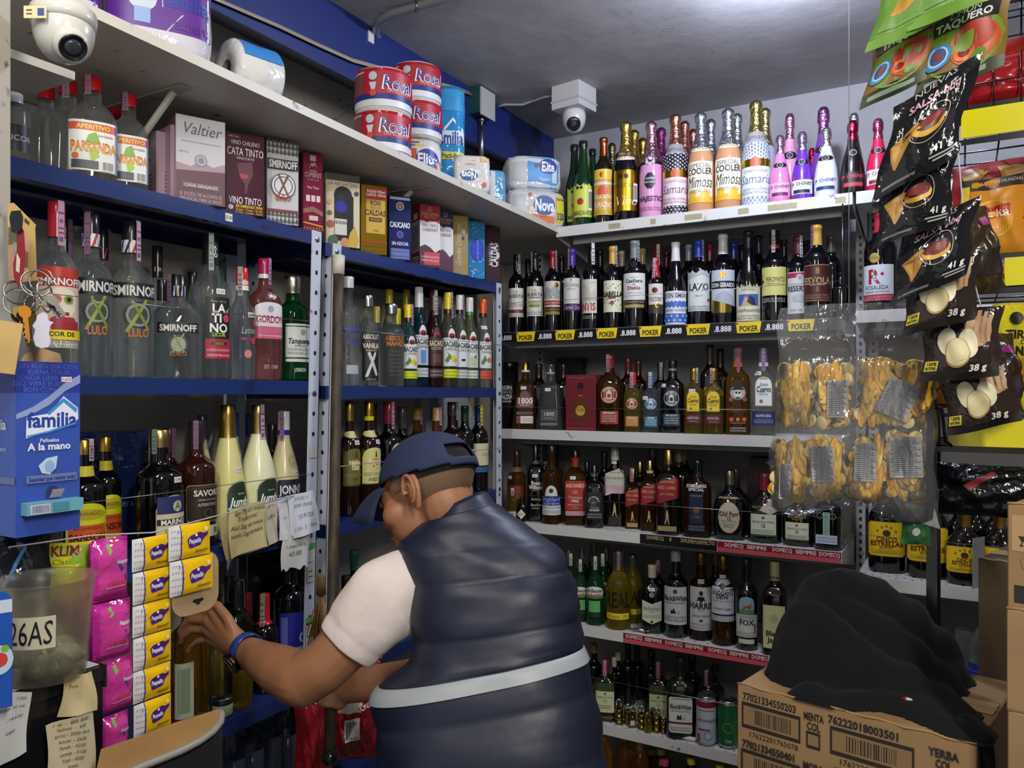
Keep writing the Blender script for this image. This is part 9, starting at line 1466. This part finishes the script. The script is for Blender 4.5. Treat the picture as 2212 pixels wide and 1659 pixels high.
can('red and silver beer can standing upside down near the marker', 1524, .028, 1502, 42, 'b8bcc4', [B(.84, .98, '7e1a24', -2.5, 2.5), B(.76, .78, '6a6a70', -.8, .8), T('Budweiser', .52, .20, '22242a', x=.2, w=.95, sh=.3, rot=2), B(0, .34, 'a8aeb8', -2, 2), E(.2, .18, .42, '5a6a8a', 1), E(.2, .18, .34, 'b8bcc4', 1), B(.30, .34, '9a2a34', -.8, .4), B(0, .2, 'a83a2a', -1, -.6)])
can('green beer can half hidden by the barcode box', 1571, .045, 1512, 44, '1f5a30', [Rg(0, .45, .5, '8a9a5a'), T('100', .12, .08, 'c8d0c0', w=.4)])
x, y, d = at_y(1480, FY + .02); m = MB(); A_ = Vector((x - .035, y, zBG + .0085)); B_ = Vector((x + .035, y + .006, zBG + .0085)); t = thing('marker_pen', 'white marker pen lying on the low shelf before the terrier flask', 'pen', (0, 0, 0)); m.tube([A_.lerp(B_, .4), B_], .0072, M('d4d4d2', 'g'), 14); m.build('pen_barrel', t); m = MB(); m.tube([A_, A_.lerp(B_, .06), A_.lerp(B_, .4)], [.005, .0072, .0078], M('c9c9c7', 'g'), 14)
for i in range(4): a = i*1.2; m.tube([A_ + Vector((0, .0075*math.cos(a), .0075*math.sin(a))), A_.lerp(B_, .35) + Vector((0, .0079*math.cos(a), .0079*math.sin(a)))], .0006, M('2a2a2c'), 4)
m.build('pen_cap', t)
x, y, d = at_y(1383, FY + .03); m = MB(); t = thing('corkscrew', 'small shiny metal corkscrew lying beside the yellow liquor bottle', 'tool', (x, y, zBF + .008)); m.tube([(-.045, 0, 0), (-.01, .004, .001), (.018, 0, 0)], [.003, .006, .006], M('a8a8a4', 'm'), 8); m.tube([(.018, 0, 0), (.032, -.004, .003), (.03, .008, .0), (.02, .004, .0)], .0045, M('8a8a86', 'm'), 8); m.build('metal_body', t)
# bottles on the lowest back shelf
for px, yt, c, g, wp, of, tx in ((1301, 1560, 'b07a30', 'c8741a', 44, .06, 'orange juice bottle nearest the vest on the lowest shelf'), (1350, 1575, 'b07a30', 'c8741a', 44, .08, 'second orange juice bottle on the lowest shelf'), (1382, 1600, 'b07a30', 'c8741a', 40, .06, 'third, shorter orange juice bottle on the lowest shelf'), (1428, 1628, 'd8c81c', '6a4a10', 46, .08, 'juice bottle with yellow screw cap behind the pink-capped one'), (1436, 1651, 'd0466a', '4a2010', 46, .015, 'juice bottle with pink screw cap at the bottom centre'), (1493, 1638, 'd8c81c', '3a2a10', 44, .05, 'dark juice bottle with yellow cap, second yellow one'), (1408, 1624, 'a8a01c', '3a2a10', 40, .15, 'juice bottle with dull yellow cap at the back'), (1555, 1652, 'd8c81c', '3a2a10', 44, .05, 'dark juice bottle with yellow cap near the barcode box')):
    x, y, d = at_y(px, FY + of); bottle('juice_bottle', tx, min(zz(yt, d) - zBB, .248), wp/2/FPX*d, 'pet', loc=(x, y, zBB + .001), rz=.2, glass=GL(g, .8), cap=(c, .08, 'g'))
x, y, d = at_y(2126, FY + .06); bottle('water_bottle', 'clear water bottle with blue cap and band between sweatshirt and cartons', .31, .040, 'pet', loc=(x, y, EYE - .96 + .001), rz=-.3, glass=GL('dfe8f2', .6), cap=('26307a', .09, 'g'), labels=[Lb(.45, .57, 1.4, '2a3a9a', [B(.4, .5, '6a7ac8')])])
x, y, d = at_y(2092, FY + .16); carton('plain_box', 'grey folded box standing behind the water bottle', (x, y), .07, .05, .24, EYE - .96, '8a8a8e', 0)
# ---------------------------------------------------------------- settle shelf items so that none touch
def settle():
    def poly(e):
        o, p = e[0], e[1]; c, s = math.cos(o.rotation_euler.z), math.sin(o.rotation_euler.z); k = o.scale.x
        return [(o.location.x + k*(x*c - y*s), o.location.y + k*(x*s + y*c)) for x, y in p]
    def hit(A, B):
        for Pq in (A, B):
            for (x0, y0), (x1, y1) in zip(Pq, Pq[1:] + Pq[:1]):
                nx, ny = y1 - y0, x0 - x1; L_ = math.hypot(nx, ny) or 1; nx /= L_; ny /= L_
                a = [x*nx + y*ny for x, y in A]; b = [x*nx + y*ny for x, y in B]
                if max(a) < min(b) + 2e-4 or max(b) < min(a) + 2e-4: return False
        return True
    lv = {}
    for e in REG:
        o = e[0]
        if o.location.y > 2.5 or o.location.x < -1.35: lv.setdefault((round(o.location.z, 3), o.location.y > 2.5 and o.location.x > -1.6), []).append(e)
    st = [[(-1.488, 1.478), (-1.44, 1.478), (-1.44, 1.596), (-1.488, 1.596)], [(-1.488, 2.396), (-1.44, 2.396), (-1.44, 2.45), (-1.488, 2.45)]]
    for key, es in lv.items():
        rad = lambda e: math.hypot(e[0].location.x, e[0].location.y)
        for it in range(90):
            bad = False
            for e in es:
                o = e[0]; q = poly(e)
                for _ in range(12):
                    if (key[1] and min(y for x, y in q) < FY + .003) or (not key[1] and max(x for x, y in q) > FX - .003):
                        o.location.x *= 1.0008; o.location.y *= 1.0008; q = poly(e)
                if not key[1]:
                    for s_ in st:
                        if hit(q, s_): o.location.y += -.002 if (s_[0][1] > 2 or o.location.y < 1.54) else .002; o.scale = [max(.95, o.scale.x*.99)]*2 + [1]; bad = True
                elif max(y for x, y in q) > BY - .022: o.location.y -= .002
            for i, a in enumerate(es):
                for b in es[i+1:]:
                    if math.dist(a[0].location[:2], b[0].location[:2]) < .22 and hit(poly(a), poly(b)):
                        bad = True; f, k = (a, b) if rad(a) < rad(b) else (b, a)
                        for e in (a, b): s_ = max(.945, e[0].scale.x*.995); e[0].scale = (s_, s_, 1)
                        r_ = 1.0012; lim = (BY - .03) if key[1] else 9
                        if k[0].location.y * r_ < lim: k[0].location.x *= r_; k[0].location.y *= r_
                        d_ = (k[0].location - f[0].location); d_.z = 0
                        if it > 15 and d_.length > 0: d_.normalize(); k[0].location += d_ * .0008; f[0].location -= Vector((d_.x, 0, 0) if key[1] else (0, d_.y, 0)) * .0006
            if not bad: break
settle()
